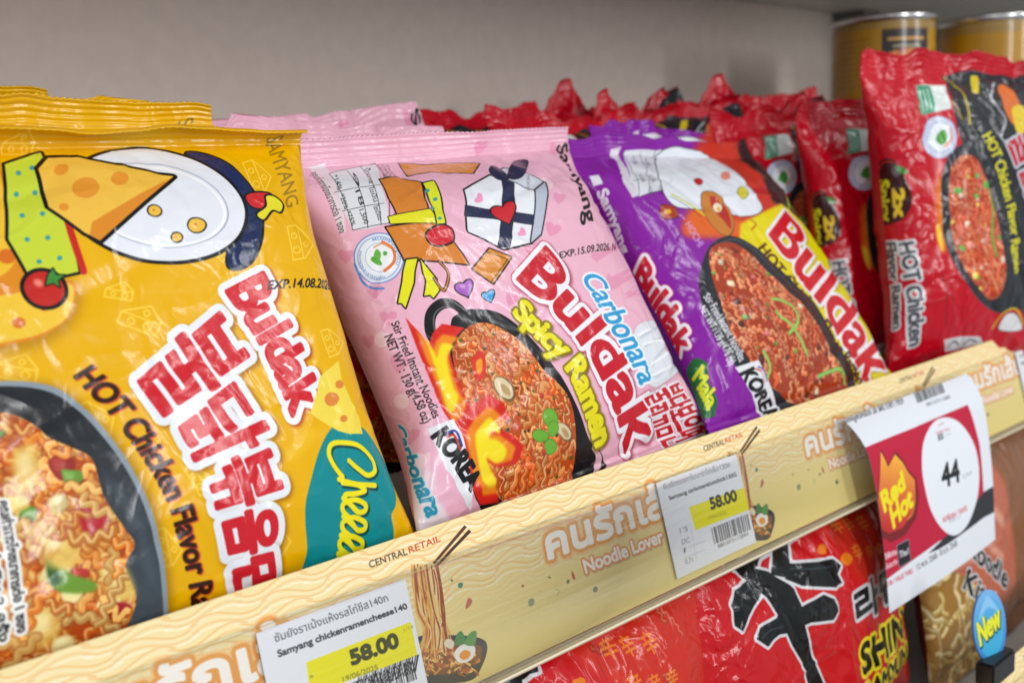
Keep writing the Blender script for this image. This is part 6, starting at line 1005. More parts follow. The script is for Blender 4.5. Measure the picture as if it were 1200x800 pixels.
CARD_PRINT = (155, 110, 8.0, '#e4e9f0', [
 ['poly',[[-12.1,16.5],[56.4,18.1],[133.9,18.4],[139.8,44.7],[137.8,92.3],[67.1,87.4],[-11.1,91],[-17.7,59.6]],'#c0143a'],
 ['poly',[[52.5,90.6],[97.4,84],[138.8,75],[178.6,75.7],[152.2,100.5],[75.6,92.8]],'#2c3036'],
 ['poly',[[-11,90.4],[30.3,91.4],[80.6,92.1],[136.2,90.8],[165.2,92.7],[160.9,134],[89.4,126.1],[-15.9,113.9]],'#e4e9f0'],
 ['poly',[[100.8,20.1],[117.4,26.9],[130.5,41],[134.5,54.5],[132.8,66.8],[126.1,77.9],[109.3,88.5],[89.5,89.8],[72.9,81.2],[61.4,67.4],[57.4,52.5],[58.6,39.9],[66.5,27.7],[83.2,20.2]],'#e8edf4',{'sm': 1}],
 ['poly',[[14.7,21.6],[17.3,28.4],[18.8,31.6],[30.2,25.9],[36.9,32.8],[40.6,39.2],[47.9,45.2],[47.9,55.2],[41.3,65.5],[25.9,71.4],[9,71],[-3.9,63.3],[-7.4,51],[-4.1,38.6],[-1.4,45.9],[5.8,35.3]],'#7a1a20',{'sm': 0,'sh': (0.4,0.5,0.8,0.4,'#6a0c1c',0.8)}],
 ['gradient',[[14.2,22.3],[17.3,28.4],[18.6,32.2],[29.5,27.3],[36.5,33.7],[40.3,39.9],[46.7,46],[44.6,54.4],[38.6,62.8],[24.6,68],[7.9,66.8],[-3.2,60.6],[-5.9,51.4],[-2.9,40.8],[0.1,46.2],[6.9,35.5]],'#f6b23c','#c22a2c',[27.9,28.8],[16.4,66.8],{'sm': 0}],
 ['line',[[44,56.2],[39,62.9],[31.8,65]],0.6,'#e8a040'],
 ['text','Red',[[6,54],[33.9,47.4]],[[2.3,43.9],[31.4,38.4]],'#f0e01c',{'b': 0.9,'sl': 0.1}],
 ['text','Hot',[[13.8,65.2],[40.1,58.8]],[[10.2,54],[37.8,48.8]],'#f0e01c',{'b': 0.9,'sl': 0.1}],
 ['text','44',[[80.2,58.4],[104.8,59.7]],[[81.6,45],[105.5,46.8]],'#16181c',{'b': 0.7}],
 ['text','บาท',[[110.2,59.9],[122.8,60.1]],[[110.5,56.9],[123,57.3]],'#8a8e96'],
 ['text','ปกติ',[[88.5,23.5],[96.5,23.4]],[[88.9,22],[96.9,22]],'#d03a44'],
 ['text','NORMAL PRICE',[[83.4,27.2],[102.4,28.2]],[[83.7,25.6],[102.6,26.6]],'#d03a44'],
 ['text','55',[[84.6,30.9],[91.6,31.2]],[[85.1,27.7],[92,28]],'#33363c',{'b': 0.25}],
 ['text','บาท',[[94.2,30.8],[102.3,31.1]],[[94.6,28.9],[102.7,29.2]],'#a0a4ac'],
 ['text','ลดพิเศษ / SAVE',[[75.7,78.1],[111,79.8]],[[74.4,74.8],[110,76.5]],'#d03a44',{'b': 0.1}],
 ['text','11',[[84.7,80.8],[89.9,81.1]],[[84.8,78.2],[90,78.6]],'#55585e',{'b': 0.1}],
 ['text','บาท',[[91.8,81.1],[100.7,81.7]],[[91.7,79.4],[100.5,80]],'#a0a4ac'],
 ['text','ซัมยังบูลดัคแดง 2x เผ็ด ราคา 1959',[[-3.5,2.1],[64.7,3.5]],[[0.1,-1.8],[67.6,-0.5]],'#3a3c44',{'b': 0.12}],
 ['barcode',[84.6,-3.4],[121.9,-3.5],[-7.4,9.7],8],
 ['text','8801073115880',[[84.6,10],[116.3,10.8]],[[86.2,8],[117.7,8.7]],'#3a3c44'],
 ['text','สิทธิพิเศษ',[[-5.5,79.1],[14.5,80.4]],[[-5.6,75.8],[14.3,77.2]],'#f0e4e8',{'b': 0.1}],
 ['text','สำหรับสมาชิก',[[-4.9,84.5],[14.3,85.8]],[[-5.2,81.7],[14,83]],'#f0e4e8',{'b': 0.08}],
 ['poly',[[15.5,75.9],[29.9,76.4],[30,88.3],[15.9,88.2]],'#1c2026',{'oc': '#8a8e96','ow': 0.5}],
 ['text','The1',[[16.8,83.4],[28.2,84.2]],[[17.2,79.8],[28.6,80.4]],'#e8eaee',{'b': 0.1}],
 ['text','วันนี้ ถึง / VALID THRU',[[-5.1,94.9],[31.6,96]],[[-5.4,92.1],[31.3,93.1]],'#d03a44',{'b': 0.1}],
 ['text','12 พ.ย. 2568 - 8 ธ.ค. 2568',[[37.3,96],[92.4,96.6]],[[36.1,92.7],[91,93]],'#5a5e66',{'b': 0.1}],
])
SPICY_PRINT = (222, 160, 4.5, '#c4141c', [
 ['poly',[[116.7,-13.1],[314.1,4.1],[355.2,263.3],[272.5,106.4],[158.5,59.9],[141.1,31.1],[132.6,19.9]],'#d8542c',{'sm': 1,'al': 0.45,'soft': 4}],
 ['noodles',[[135.7,6.8],[196,7.1],[301.8,11.4],[312.4,109.3],[337.4,103.6],[171.2,55.1],[152.3,34.2],[137,23.3]],3,{'n': 70,'wd': 1.8,'cols': ('#d84a2c','#cc3824','#e06a3c'),'dark': '#b02418','hi': '#e8906c','base': '#c82c1e'}],
 ['poly',[[130.7,29.7],[129.2,30.5],[127,30.9],[124.6,30.7],[122.5,30.2],[121.1,29.2],[120.6,28.2],[121.3,27.1],[122.9,26.4],[125,26],[127.4,26.1],[129.5,26.6],[130.9,27.5],[131.3,28.6]],'#e07a1c',{'sm': 1}],
 ['poly',[[149.4,40.4],[147.8,41.4],[145.3,41.8],[142.3,41.6],[139.5,40.8],[137.5,39.5],[136.6,38.1],[137,36.8],[138.7,35.9],[141.2,35.4],[144.1,35.6],[146.8,36.4],[148.9,37.6],[149.8,39]],'#e07a1c',{'sm': 1}],
 ['poly',[[50.8,14.7],[65.7,16.7],[84.1,15],[111.5,15.1],[110.3,18],[93,17.8],[75.5,19.3],[65.4,21.4],[55.5,19.3]],'#d8d8dc',{'oc': '#d8d8dc','ow': 1.9}],
 ['poly',[[95.9,14.8],[101,17.7],[94.3,28.1],[85.4,30.9],[77.2,27.5],[86.8,20.8]],'#d8d8dc',{'oc': '#d8d8dc','ow': 1.9}],
 ['poly',[[90.2,26.5],[113.3,31.8],[131.7,35.6],[135,39.7],[129.9,42.7],[131,47.6],[123.2,47.3],[95,37.9],[84.6,31.7]],'#d8d8dc',{'oc': '#d8d8dc','ow': 1.9}],
 ['poly',[[57.2,17.9],[65.4,21.4],[75.2,25.9],[87.1,37.7],[88.9,47.9],[88.2,57.7],[72.6,50.3],[67.2,39],[60.9,29],[57.5,22]],'#d8d8dc',{'oc': '#d8d8dc','ow': 1.9}],
 ['poly',[[66.5,27],[61.6,32.2],[49.9,38.9],[42.4,44.2],[38,40.3],[39.7,31.8],[48.5,27.4],[60.5,25.8]],'#d8d8dc',{'oc': '#d8d8dc','ow': 1.9}],
 ['poly',[[87.1,47.4],[109.8,47.7],[118.9,52.9],[122.9,60.2],[116.7,62.8],[94.5,56.7],[86.6,56]],'#d8d8dc',{'oc': '#d8d8dc','ow': 1.9}],
 ['poly',[[78.2,39.2],[68.4,46.7],[54.3,47],[49.2,50],[57,56.4],[68,54.1],[78.7,56.7],[86.8,55],[85.8,45.9]],'#d8d8dc',{'oc': '#d8d8dc','ow': 1.9}],
 ['poly',[[74.2,55.2],[88.5,56.7],[91.7,70.1],[102.7,96.9],[88.7,93.8],[84.7,74.4],[77.4,62.9]],'#d8d8dc',{'oc': '#d8d8dc','ow': 1.9}],
 ['poly',[[50.8,14.7],[65.7,16.7],[84.1,15],[111.5,15.1],[110.3,18],[93,17.8],[75.5,19.3],[65.4,21.4],[55.5,19.3]],'#0e1416',{'oc': '#0e1416','ow': 0.35}],
 ['poly',[[95.9,14.8],[101,17.7],[94.3,28.1],[85.4,30.9],[77.2,27.5],[86.8,20.8]],'#0e1416',{'oc': '#0e1416','ow': 0.35}],
 ['poly',[[90.2,26.5],[113.3,31.8],[131.7,35.6],[135,39.7],[129.9,42.7],[131,47.6],[123.2,47.3],[95,37.9],[84.6,31.7]],'#0e1416',{'oc': '#0e1416','ow': 0.35}],
 ['poly',[[57.2,17.9],[65.4,21.4],[75.2,25.9],[87.1,37.7],[88.9,47.9],[88.2,57.7],[72.6,50.3],[67.2,39],[60.9,29],[57.5,22]],'#0e1416',{'oc': '#0e1416','ow': 0.35}],
 ['poly',[[66.5,27],[61.6,32.2],[49.9,38.9],[42.4,44.2],[38,40.3],[39.7,31.8],[48.5,27.4],[60.5,25.8]],'#0e1416',{'oc': '#0e1416','ow': 0.35}],
 ['poly',[[87.1,47.4],[109.8,47.7],[118.9,52.9],[122.9,60.2],[116.7,62.8],[94.5,56.7],[86.6,56]],'#0e1416',{'oc': '#0e1416','ow': 0.35}],
 ['poly',[[78.2,39.2],[68.4,46.7],[54.3,47],[49.2,50],[57,56.4],[68,54.1],[78.7,56.7],[86.8,55],[85.8,45.9]],'#0e1416',{'oc': '#0e1416','ow': 0.35}],
 ['poly',[[74.2,55.2],[88.5,56.7],[91.7,70.1],[102.7,96.9],[88.7,93.8],[84.7,74.4],[77.4,62.9]],'#0e1416',{'oc': '#0e1416','ow': 0.35}],
 ['line',[[45.3,33.5],[53.2,29.8],[60.9,29]],0.5,'#4a5a60',{'soft': 0.2}],
 ['line',[[52.9,51.2],[61.7,50.4],[72.2,51.7]],0.5,'#4a5a60',{'soft': 0.2}],
 ['line',[[93,29.3],[111,34.1],[127.2,38]],0.5,'#4a5a60',{'soft': 0.2}],
 ['text','라면',[[140,74],[198,74]],[[140,56],[198,56]],'#101618',{'fit': 1,'b': 1,'oc': '#d0d2d6','ow': 2.0}],
 ['text','SHIN',[[140,102],[200,102]],[[140,86],[200,86]],'#16140c',{'b': 0.9,'oc': '#e8d820','ow': 2.2}],
 ['text','RAMYUN',[[140,119],[204,119]],[[140,108],[204,108]],'#16140c',{'b': 0.6,'oc': '#e8d820','ow': 2.0}],
 ['text','辛',[[150,14],[157,14]],[[150,7],[157,7]],'#e8902c',{'b': 0.2,'al': 0.75,'fit': 1}],
 ['text','辛',[[160,16],[167,16]],[[160,9],[167,9]],'#e8902c',{'b': 0.2,'al': 0.75,'fit': 1}],
 ['text','辛',[[170,18],[177,18]],[[170,11],[177,11]],'#e8902c',{'b': 0.2,'al': 0.75,'fit': 1}],
 ['text','辛',[[148,27],[156,27]],[[148,19],[156,19]],'#e8902c',{'b': 0.2,'al': 0.75,'fit': 1}],
 ['text','辛',[[158,29],[166,29]],[[158,21],[166,21]],'#e8902c',{'b': 0.2,'al': 0.75,'fit': 1}],
 ['text','辛',[[170,32],[179,32]],[[170,23],[179,23]],'#e8902c',{'b': 0.2,'al': 0.75,'fit': 1}],
 ['text','辛',[[152,42],[160,42]],[[152,34],[160,34]],'#e8902c',{'b': 0.2,'al': 0.75,'fit': 1}],
 ['text','辛',[[164,45],[171,45]],[[164,38],[171,38]],'#e8902c',{'b': 0.2,'al': 0.75,'fit': 1}],
 ['text','辛',[[176,47],[183,47]],[[176,40],[183,40]],'#e8902c',{'b': 0.2,'al': 0.75,'fit': 1}],
])
UDON_PRINT = (250, 158, 4.0, '#8a5a3a', [
 ['poly',[[-5,-5],[110,-5],[110,60],[-5,75]],'#5a1418',{'soft': 3}],
 ['poly',[[20,30],[110,20],[120,110],[70,115],[25,80]],'#c06a50',{'sm': 1,'soft': 3}],
 ['line',[[25,50],[50,55],[100,90]],5,'#e0a088',{'soft': 1.5}],
 ['line',[[30,75],[60,80],[100,110]],5,'#e0a088',{'soft': 1.5}],
 ['line',[[60,30],[85,45],[110,70]],6,'#e0a088',{'soft': 1.5}],
 ['line',[[20,58],[60,78],[105,108]],2.6,'#8c8e96'],
 ['line',[[20,57],[60,77],[105,107]],0.8,'#e8e8ec'],
 ['noodles',[[-8,95],[15,75],[45,88],[75,112],[110,135],[120,210],[-8,210]],8,{'n': 230,'wd': 3.6,'cols': ('#d0b060','#dcc47c','#c49c48','#e6cc8c'),'dark': '#7a5a28','hi': '#f8ecc0','base': '#a0783c','amp': 1.6,'wl': 18}],
 ['line',[[8,110],[14,150],[30,200]],1.2,'#f4ead0',{'al': 0.6,'soft': 0.5}],
 ['line',[[30,95],[45,140],[60,200]],1.2,'#f4ead0',{'al': 0.6,'soft': 0.5}],
 ['text','Noodle',[[48,72],[100,112]],[[54,60],[106,100]],'#24282c',{'b': 0.5,'oc': '#d6d6d8','ow': 1.1}],
 ['text','Kitchen',[[38,92],[96,140]],[[46,80],[104,128]],'#24282c',{'b': 0.5,'sl': 0.2,'oc': '#dcdcde','ow': 1.2}],
 ['poly',[[52,8],[70,2],[95,10],[98,34],[80,46],[58,36]],'#181c20',{'sm': 1,'oc': '#d4d6da','ow': 2.4}],
 ['poly',[[66,14],[80,12],[84,26],[74,34],[64,26]],'#dcdee2',{'sm': 1}],
 ['line',[[37,42],[42,46],[40,50],[48,46],[47,54],[55,50]],2.2,'#e0d42c'],
 ['poly',[[30,5],[50,8],[46,30],[28,26]],'#b8bcc4',{'soft': 0.6}],
])
BADGE_PRINT = (50, 60, 8.0, '#4a90d8', [
 ['gradient',[[49,30],[46.62,42.58],[39.96,52.67],[30.34,58.27],[19.66,58.27],[10.04,52.67],[3.38,42.58],[1,30],[3.38,17.42],[10.04,7.33],[19.66,1.73],[30.34,1.73],[39.96,7.33],[46.62,17.42]],'#7ab8ea','#2c7cc8',[25,0],[25,60]],
 ['gradient',[[45,31],[43.02,41.41],[37.47,49.76],[29.45,54.4],[20.55,54.4],[12.53,49.76],[6.98,41.41],[5,31],[6.98,20.59],[12.53,12.24],[20.55,7.6],[29.45,7.6],[37.47,12.24],[43.02,20.59]],'#5aa8e4','#34b0d8',[25,0],[25,60]],
 ['poly',[[9,22],[25,6],[41,22],[25,15]],'#a8d4f4',{'al': 0.7,'sm': 1,'soft': 1}],
 ['text','New',[[8,42],[42,32]],[[6,24],[40,15]],'#e8e82c',{'b': 1,'sh': (0.6,1,1,0.2,'#1c4a3c',0.9)}],
])
TIN_PRINT = (290, 110, 3.0, '#b8860c', [
 ['poly',[[0,0],[300,0],[300,9],[0,4]],'#a08040'],
 ['poly',[[52,6],[98,6],[98,52],[52,52]],'#2c221e'],
 ['noodles',[[55,24],[95,22],[95,50],[55,50]],4,{'n': 60,'wd': 2.2,'bits': ()}],
 ['line',[[58,13],[92,13]],2.2,'#d8a050',{'sm': 0}],
 ['line',[[62,18],[88,18]],1.2,'#c8c0a0',{'sm': 0}],
 ['line',[[8,12],[42,12]],0.8,'#8a6a20',{'sm': 0}],
 ['line',[[8,16],[42,16]],0.8,'#8a6a20',{'sm': 0}],
 ['line',[[8,20],[42,20]],0.8,'#8a6a20',{'sm': 0}],
 ['line',[[8,24],[42,24]],0.8,'#8a6a20',{'sm': 0}],
 ['line',[[8,28],[42,28]],0.8,'#8a6a20',{'sm': 0}],
 ['line',[[8,32],[42,32]],0.8,'#8a6a20',{'sm': 0}],
 ['line',[[8,36],[42,36]],0.8,'#8a6a20',{'sm': 0}],
 ['line',[[8,40],[42,40]],0.8,'#8a6a20',{'sm': 0}],
 ['line',[[8,44],[42,44]],0.8,'#8a6a20',{'sm': 0}],
 ['poly',[[5,78],[38,78],[38,98],[5,98]],'#dcdcd8'],
 ['barcode',[8,80],[35,80],[0,14],3],
])
# ---------------------------------------------------------------- objects, tags, materials
def tag(o, label=None, cat=None, group=None, kind=None):
    if label: o['label'] = label
    if cat: o['category'] = cat
    if group: o['group'] = group
    if kind: o['kind'] = kind
    return o
def link(o, parent=None):
    scene.collection.objects.link(o)
    if parent is not None: o.parent = parent
    return o
def empty(name, loc, M=None):
    o = bpy.data.objects.new(name, None); o.empty_display_size = .02
    m = Matrix.Translation(Vector(loc))
    if M is not None: m = m @ Matrix([list(map(float, r)) for r in M]).to_4x4()
    o.matrix_world = m
    return link(o)
def mesh_obj(name, V, F, mats, parent=None, uv=None, mi=None, sm=True):
    me = bpy.data.meshes.new(name)
    me.from_pydata([tuple(map(float, v)) for v in V], [], [tuple(int(i) for i in f) for f in F])
    for m in (mats if isinstance(mats, (list, tuple)) else [mats]): me.materials.append(m)
    if uv is not None:
        lay = me.uv_layers.new(name='print'); li = np.empty(len(me.loops), np.int32); me.loops.foreach_get('vertex_index', li)
        lay.data.foreach_set('uv', np.asarray(uv, np.float32)[li].ravel())
    if mi is not None: me.polygons.foreach_set('material_index', np.asarray(mi, np.int32))
    me.polygons.foreach_set('use_smooth', [sm] * len(me.polygons)); me.update()
    return link(bpy.data.objects.new(name, me), parent)
def box(name, a, b, m, parent=None, bev=0.):
    import bmesh
    bm = bmesh.new(); bmesh.ops.create_cube(bm, size=1)
    for v in bm.verts: v.co = Vector([(a[i] + b[i]) / 2 + v.co[i] * (b[i] - a[i]) for i in range(3)])
    if bev: bmesh.ops.bevel(bm, geom=bm.edges[:], offset=bev, segments=2, affect='EDGES')
    me = bpy.data.meshes.new(name); bm.to_mesh(me); bm.free(); me.materials.append(m)
    return link(bpy.data.objects.new(name, me), parent)

def picture(name, cv):
    im = bpy.data.images.new(name, cv.W, cv.H, alpha=False)
    buf = np.ones((cv.H, cv.W, 4), np.float32); buf[..., :3] = np.clip(cv.a[::-1], 0, 1)
    im.pixels.foreach_set(buf.ravel()); im.update(); im.pack()
    return im
def lin(c):
    c = hexc(c); return tuple(np.where(c < .04045, c / 12.92, ((c + .055) / 1.055) ** 2.4)) + (1,)
def mat(name, col='#ffffff', rough=.5, spec=.5, image=None, bump=0., scale=400., coat=0., metal=0., grain=0., ext='EXTEND', crease=0., spc=.5):
    m = bpy.data.materials.new(name); m.use_nodes = True; nt = m.node_tree; N = nt.nodes; b = N['Principled BSDF']
    b.inputs['Roughness'].default_value = rough; b.inputs['Metallic'].default_value = metal
    b.inputs['Specular IOR Level'].default_value = spec
    b.inputs['Coat Weight'].default_value = coat; b.inputs['Coat Roughness'].default_value = .08
    tc = N.new('ShaderNodeTexCoord'); src = None
    if image:
        t = N.new('ShaderNodeTexImage'); t.image = image; t.extension = ext; t.interpolation = 'Cubic'
        nt.links.new(tc.outputs['UV'], t.inputs[0]); src = t.outputs[0]
    else:
        r = N.new('ShaderNodeRGB'); r.outputs[0].default_value = lin(col); src = r.outputs[0]
    if grain:
        n = N.new('ShaderNodeTexNoise'); n.inputs['Scale'].default_value = scale * .12; n.inputs['Detail'].default_value = 6
        nt.links.new(tc.outputs['Object'], n.inputs[0])
        mr = N.new('ShaderNodeMapRange'); mr.inputs[1].default_value = .3; mr.inputs[2].default_value = .7; mr.inputs[3].default_value = 1 - grain; mr.inputs[4].default_value = 1.
        nt.links.new(n.outputs[0], mr.inputs[0])
        mx = N.new('ShaderNodeMix'); mx.data_type = 'RGBA'; mx.blend_type = 'MULTIPLY'; mx.inputs[0].default_value = 1
        nt.links.new(src, mx.inputs[6]); nt.links.new(mr.outputs[0], mx.inputs[7]); src = mx.outputs[2]
    nt.links.new(src, b.inputs['Base Color'])
    last = None
    if bump:
        n = N.new('ShaderNodeTexNoise'); n.inputs['Scale'].default_value = scale; n.inputs['Detail'].default_value = 3
        nt.links.new(tc.outputs['Object'], n.inputs[0])
        bp = N.new('ShaderNodeBump'); bp.inputs['Strength'].default_value = 1; bp.inputs['Distance'].default_value = bump
        nt.links.new(n.outputs[0], bp.inputs['Height']); last = bp
    if crease:
        # fine crumples of the film: folded noise gives sharp little ridges
        n = N.new('ShaderNodeTexNoise'); n.inputs['Scale'].default_value = 38; n.inputs['Detail'].default_value = 2.5; n.inputs['Distortion'].default_value = .6
        nt.links.new(tc.outputs['Object'], n.inputs[0])
        s1 = N.new('ShaderNodeMath'); s1.operation = 'SUBTRACT'; s1.inputs[1].default_value = .5; nt.links.new(n.outputs[0], s1.inputs[0])
        s2 = N.new('ShaderNodeMath'); s2.operation = 'ABSOLUTE'; nt.links.new(s1.outputs[0], s2.inputs[0])
        s3 = N.new('ShaderNodeMath'); s3.operation = 'SUBTRACT'; s3.inputs[0].default_value = .11; s3.use_clamp = True; nt.links.new(s2.outputs[0], s3.inputs[1])
        bp = N.new('ShaderNodeBump'); bp.inputs['Strength'].default_value = 1; bp.inputs['Distance'].default_value = crease
        nt.links.new(s3.outputs[0], bp.inputs['Height'])
        if last: nt.links.new(last.outputs[0], bp.inputs['Normal'])
        last = bp
    if last: nt.links.new(last.outputs[0], b.inputs['Normal']); 
    if last and coat: nt.links.new(last.outputs[0], b.inputs['Coat Normal'])
    return m
def film(name, image, crease=.0024): return mat(name, image=image, rough=.22, spec=.32, crease=crease, bump=.00008, scale=260, coat=.14)
def plain_film(name, col): return mat(name, col, rough=.34, spec=.42, crease=.0025, bump=.00012, scale=260, coat=.25)

def build_packet(P, ps, front, back, label, cat='noodle packet', group=None, nx=90, ny=120, name='noodle_packet'):
    Rm, o = ps
    root = tag(empty(name, o, Rm), label, cat, group)
    s = P.seal / P.L
    # the pouch: one closed tube of film between the two seals
    us = np.linspace(0, 1, nx); ts = np.linspace(s, 1 - s, ny)
    U, T = np.meshgrid(us, ts)
    xf, yf, zf = P.at(U, T, 1); xb, yb, zb = P.at(U[:, 1:-1], T[:, 1:-1], -1)
    A = np.stack([xf, yf, zf], -1).reshape(-1, 3); B = np.stack([xb, yb, zb], -1).reshape(-1, 3)
    V = np.vstack([A, B]); uv = np.vstack([np.stack([U, 1 - T], -1).reshape(-1, 2), np.stack([U[:, 1:-1], 1 - T[:, 1:-1]], -1).reshape(-1, 2)])
    F = []; mi = []
    ia = lambda i, j: i * nx + j
    nb = nx - 2; off = nx * ny
    def ib(i, j):
        if j == 0 or j == nx - 1: return ia(i, j)
        return off + i * nb + j - 1
    for i in range(ny - 1):
        for j in range(nx - 1):
            F.append((ia(i, j), ia(i + 1, j), ia(i + 1, j + 1), ia(i, j + 1))); mi.append(0)
            F.append((ib(i, j), ib(i, j + 1), ib(i + 1, j + 1), ib(i + 1, j))); mi.append(1)
    mesh_obj('pouch', V, F, [front, back], root, uv, mi)
    # the two crimped seals
    for end in (0, 1):
        n, m = 256, 22
        t = np.linspace(0, s, m) if end == 0 else np.linspace(1 - s, 1, m)
        u = np.linspace(0, 1, n); Uu, Tt = np.meshgrid(u, t)
        x, y, z = (Uu - .5) * P.W, P.L * (1 - Tt), 0 * Uu
        k = np.abs((Tt - (0 if end == 0 else 1 - s)) / s); k = k if end == 0 else 1 - k     # 0 at the cut edge
        zig = np.abs(((Uu * P.W / .0027) % 1) - .5) * .0016
        y = y - zig * np.clip(1 - k / .12, 0, 1) * (1 if end == 0 else -1)
        rib = np.sin(k * 2 * math.pi * 5) * .00030 * np.clip(k / .1, 0, 1) * np.clip((1 - k) / .1, 0, 1)
        h0 = P.at(u, 0 * u + (s if end == 0 else 1 - s), 1, False)
        x0, y0, z0 = P.bend(x, y, z + rib + .00035); x1, y1, z1 = P.bend(x, y, z + rib - .00035)
        Vv = np.vstack([np.stack([x0, y0, z0], -1).reshape(-1, 3), np.stack([x1, y1, z1], -1).reshape(-1, 3)])
        uvv = np.stack([Uu, 1 - Tt], -1).reshape(-1, 2); uvv = np.vstack([uvv, uvv]); q = n * m
        Ff = []; mm = []
        for i in range(m - 1):
            for j in range(n - 1):
                a = i * n + j; Ff.append((a, a + n, a + n + 1, a + 1)); mm.append(0)
                Ff.append((q + a, q + a + 1, q + a + n + 1, q + a + n)); mm.append(1)
        for j in range(n - 1):
            a = 0 if end == 0 else (m - 1) * n
            f = (a + j, a + j + 1, q + a + j + 1, q + a + j); Ff.append(f if end == 0 else f[::-1]); mm.append(0)
        mesh_obj('crimped_seal', Vv, Ff, [front, back], root, uvv, mm)
    return root

def copy_packet(src, ps, label, group=None):
    Rm, o = ps
    r = src.copy(); link(r); r.matrix_world = Matrix.Translation(Vector(o)) @ Matrix([list(map(float, q)) for q in Rm]).to_4x4()
    r['label'] = label
    if group: r['group'] = group
    for ch in src.children:
        c = ch.copy(); scene.collection.objects.link(c); c.parent = r
    return r
def painted(spec, before=None):
    w, h, p, base, ops = spec
    cv = Canvas(w, h, p, base)
    if before: before(cv)
    cv.play(ops); return cv
def waves(cv):
    # bundles of parallel swells, fading out down the strip
    cv.gradient([(0, 0), (200, 0), (200, 61), (0, 61)], '#f3dfa4', '#ecd88c', (0, 10), (0, 45), sm=0)
    for j in range(7):
        y0 = 1.2 + j * 4.6
        for i in range(10):
            x0 = i * 24.125 - 14 + (j % 2) * 8
            for k in range(4):
                q = np.arange(0, 7)
                pts = np.c_[x0 - 2 + q * 4.4, y0 + k * 1.1 + 1.7 * np.sin(q / 6 * 2 * math.pi + (j % 2) * math.pi) * (1 - .12 * k)]
                f = max(0, min(1, (31 - y0) / 7))
                if f > .05: cv.line(pts, .42, ['#eeba74', '#f8e8bc', '#f0c488', '#fdf3d6'][k], al=f)

# ---------------------------------------------------------------- materials
def print_film(name, spec, crease=.003): return film(name, picture(name, painted(spec)), crease)
M = {}
M['yellow'] = print_film('yellow_pack_film', YELLOW_PRINT); M['yellow_back'] = plain_film('yellow_plain_film', '#e2a400')
M['pink'] = print_film('pink_pack_film', PINK_PRINT); M['pink_back'] = plain_film('pink_plain_film', '#e8aabd')
M['purple'] = print_film('purple_pack_film', PURPLE_PRINT); M['purple_back'] = plain_film('purple_plain_film', '#6c1a88')
M['red'] = print_film('red_pack_film', RED_PRINT, .006); M['red_back'] = plain_film('red_plain_film', '#b00a22')
M['spicy'] = print_film('brush_pack_film', SPICY_PRINT, .006); M['spicy_back'] = plain_film('brush_plain_film', '#b01018')
M['udon'] = print_film('udon_pack_film', UDON_PRINT); M['udon_back'] = plain_film('udon_plain_film', '#5a1c18')
M['wall'] = mat('painted_steel', '#e6d9cf', .55, .3, bump=.00012, scale=700, grain=.08)
M['shelf'] = mat('shelf_enamel', '#c4c0ba', .4, .4, bump=.0001, scale=500, grain=.1)
M['shelf_dark'] = mat('upright_enamel', '#6e706a', .5, .3, grain=.15)
M['strip'] = mat('printed_rail_paper', image=picture('rail_strip', painted(STRIP_PRINT, waves)), rough=.5, spec=.3, ext='REPEAT')
M['pvc'] = mat('cream_plastic', '#e6dcc0', .35, .5)
M['tag_a'] = mat('tag_paper_a', image=picture('tag_a', painted(TAG_A_PRINT)), rough=.6, spec=.25)
M['tag_b'] = mat('tag_paper_b', image=picture('tag_b', painted(TAG_B_PRINT)), rough=.6, spec=.25)
M['card'] = mat('card_paper', image=picture('promo_card', painted(CARD_PRINT)), rough=.5, spec=.3, bump=.00008, scale=60)
M['paper'] = mat('white_paper', '#dfe2e8', .65, .2)
M['badge'] = mat('badge_print', image=picture('badge', painted(BADGE_PRINT)), rough=.35, spec=.4)
M['black'] = mat('black_plastic', '#17181b', .4, .5)
M['tin'] = mat('tin_label', image=picture('tin_label', painted(TIN_PRINT)), rough=.3, spec=.5, coat=.3, ext='REPEAT')
M['metal'] = mat('tin_rim', '#d8dadc', .25, .5, metal=1)
def clear_plastic():
    m = bpy.data.materials.new('clear_plastic'); m.use_nodes = True; nt = m.node_tree; N = nt.nodes; N.clear()
    o = N.new('ShaderNodeOutputMaterial'); mx = N.new('ShaderNodeMixShader'); t = N.new('ShaderNodeBsdfTransparent'); g = N.new('ShaderNodeBsdfGlossy')
    t.inputs[0].default_value = (.995, .998, .995, 1); g.inputs['Roughness'].default_value = .1
    f = N.new('ShaderNodeLayerWeight'); f.inputs[0].default_value = .5; pw = N.new('ShaderNodeMath'); pw.operation = 'POWER'; pw.inputs[1].default_value = 5
    mr = N.new('ShaderNodeMapRange'); mr.inputs[3].default_value = .012; mr.inputs[4].default_value = .65
    tc = N.new('ShaderNodeTexCoord'); mp = N.new('ShaderNodeMapping'); mp.inputs['Scale'].default_value = (4, 120, 120)
    n = N.new('ShaderNodeTexNoise'); n.inputs['Scale'].default_value = 3; bp = N.new('ShaderNodeBump'); bp.inputs['Distance'].default_value = .0004
    nt.links.new(tc.outputs['Object'], mp.inputs[0]); nt.links.new(mp.outputs[0], n.inputs[0]); nt.links.new(n.outputs[0], bp.inputs['Height']); nt.links.new(bp.outputs[0], g.inputs['Normal'])
    nt.links.new(f.outputs[1], pw.inputs[0]); nt.links.new(pw.outputs[0], mr.inputs[0]); nt.links.new(mr.outputs[0], mx.inputs[0]); nt.links.new(t.outputs[0], mx.inputs[1]); nt.links.new(g.outputs[0], mx.inputs[2]); nt.links.new(mx.outputs[0], o.inputs[0])
    return m
M['clear'] = clear_plastic()

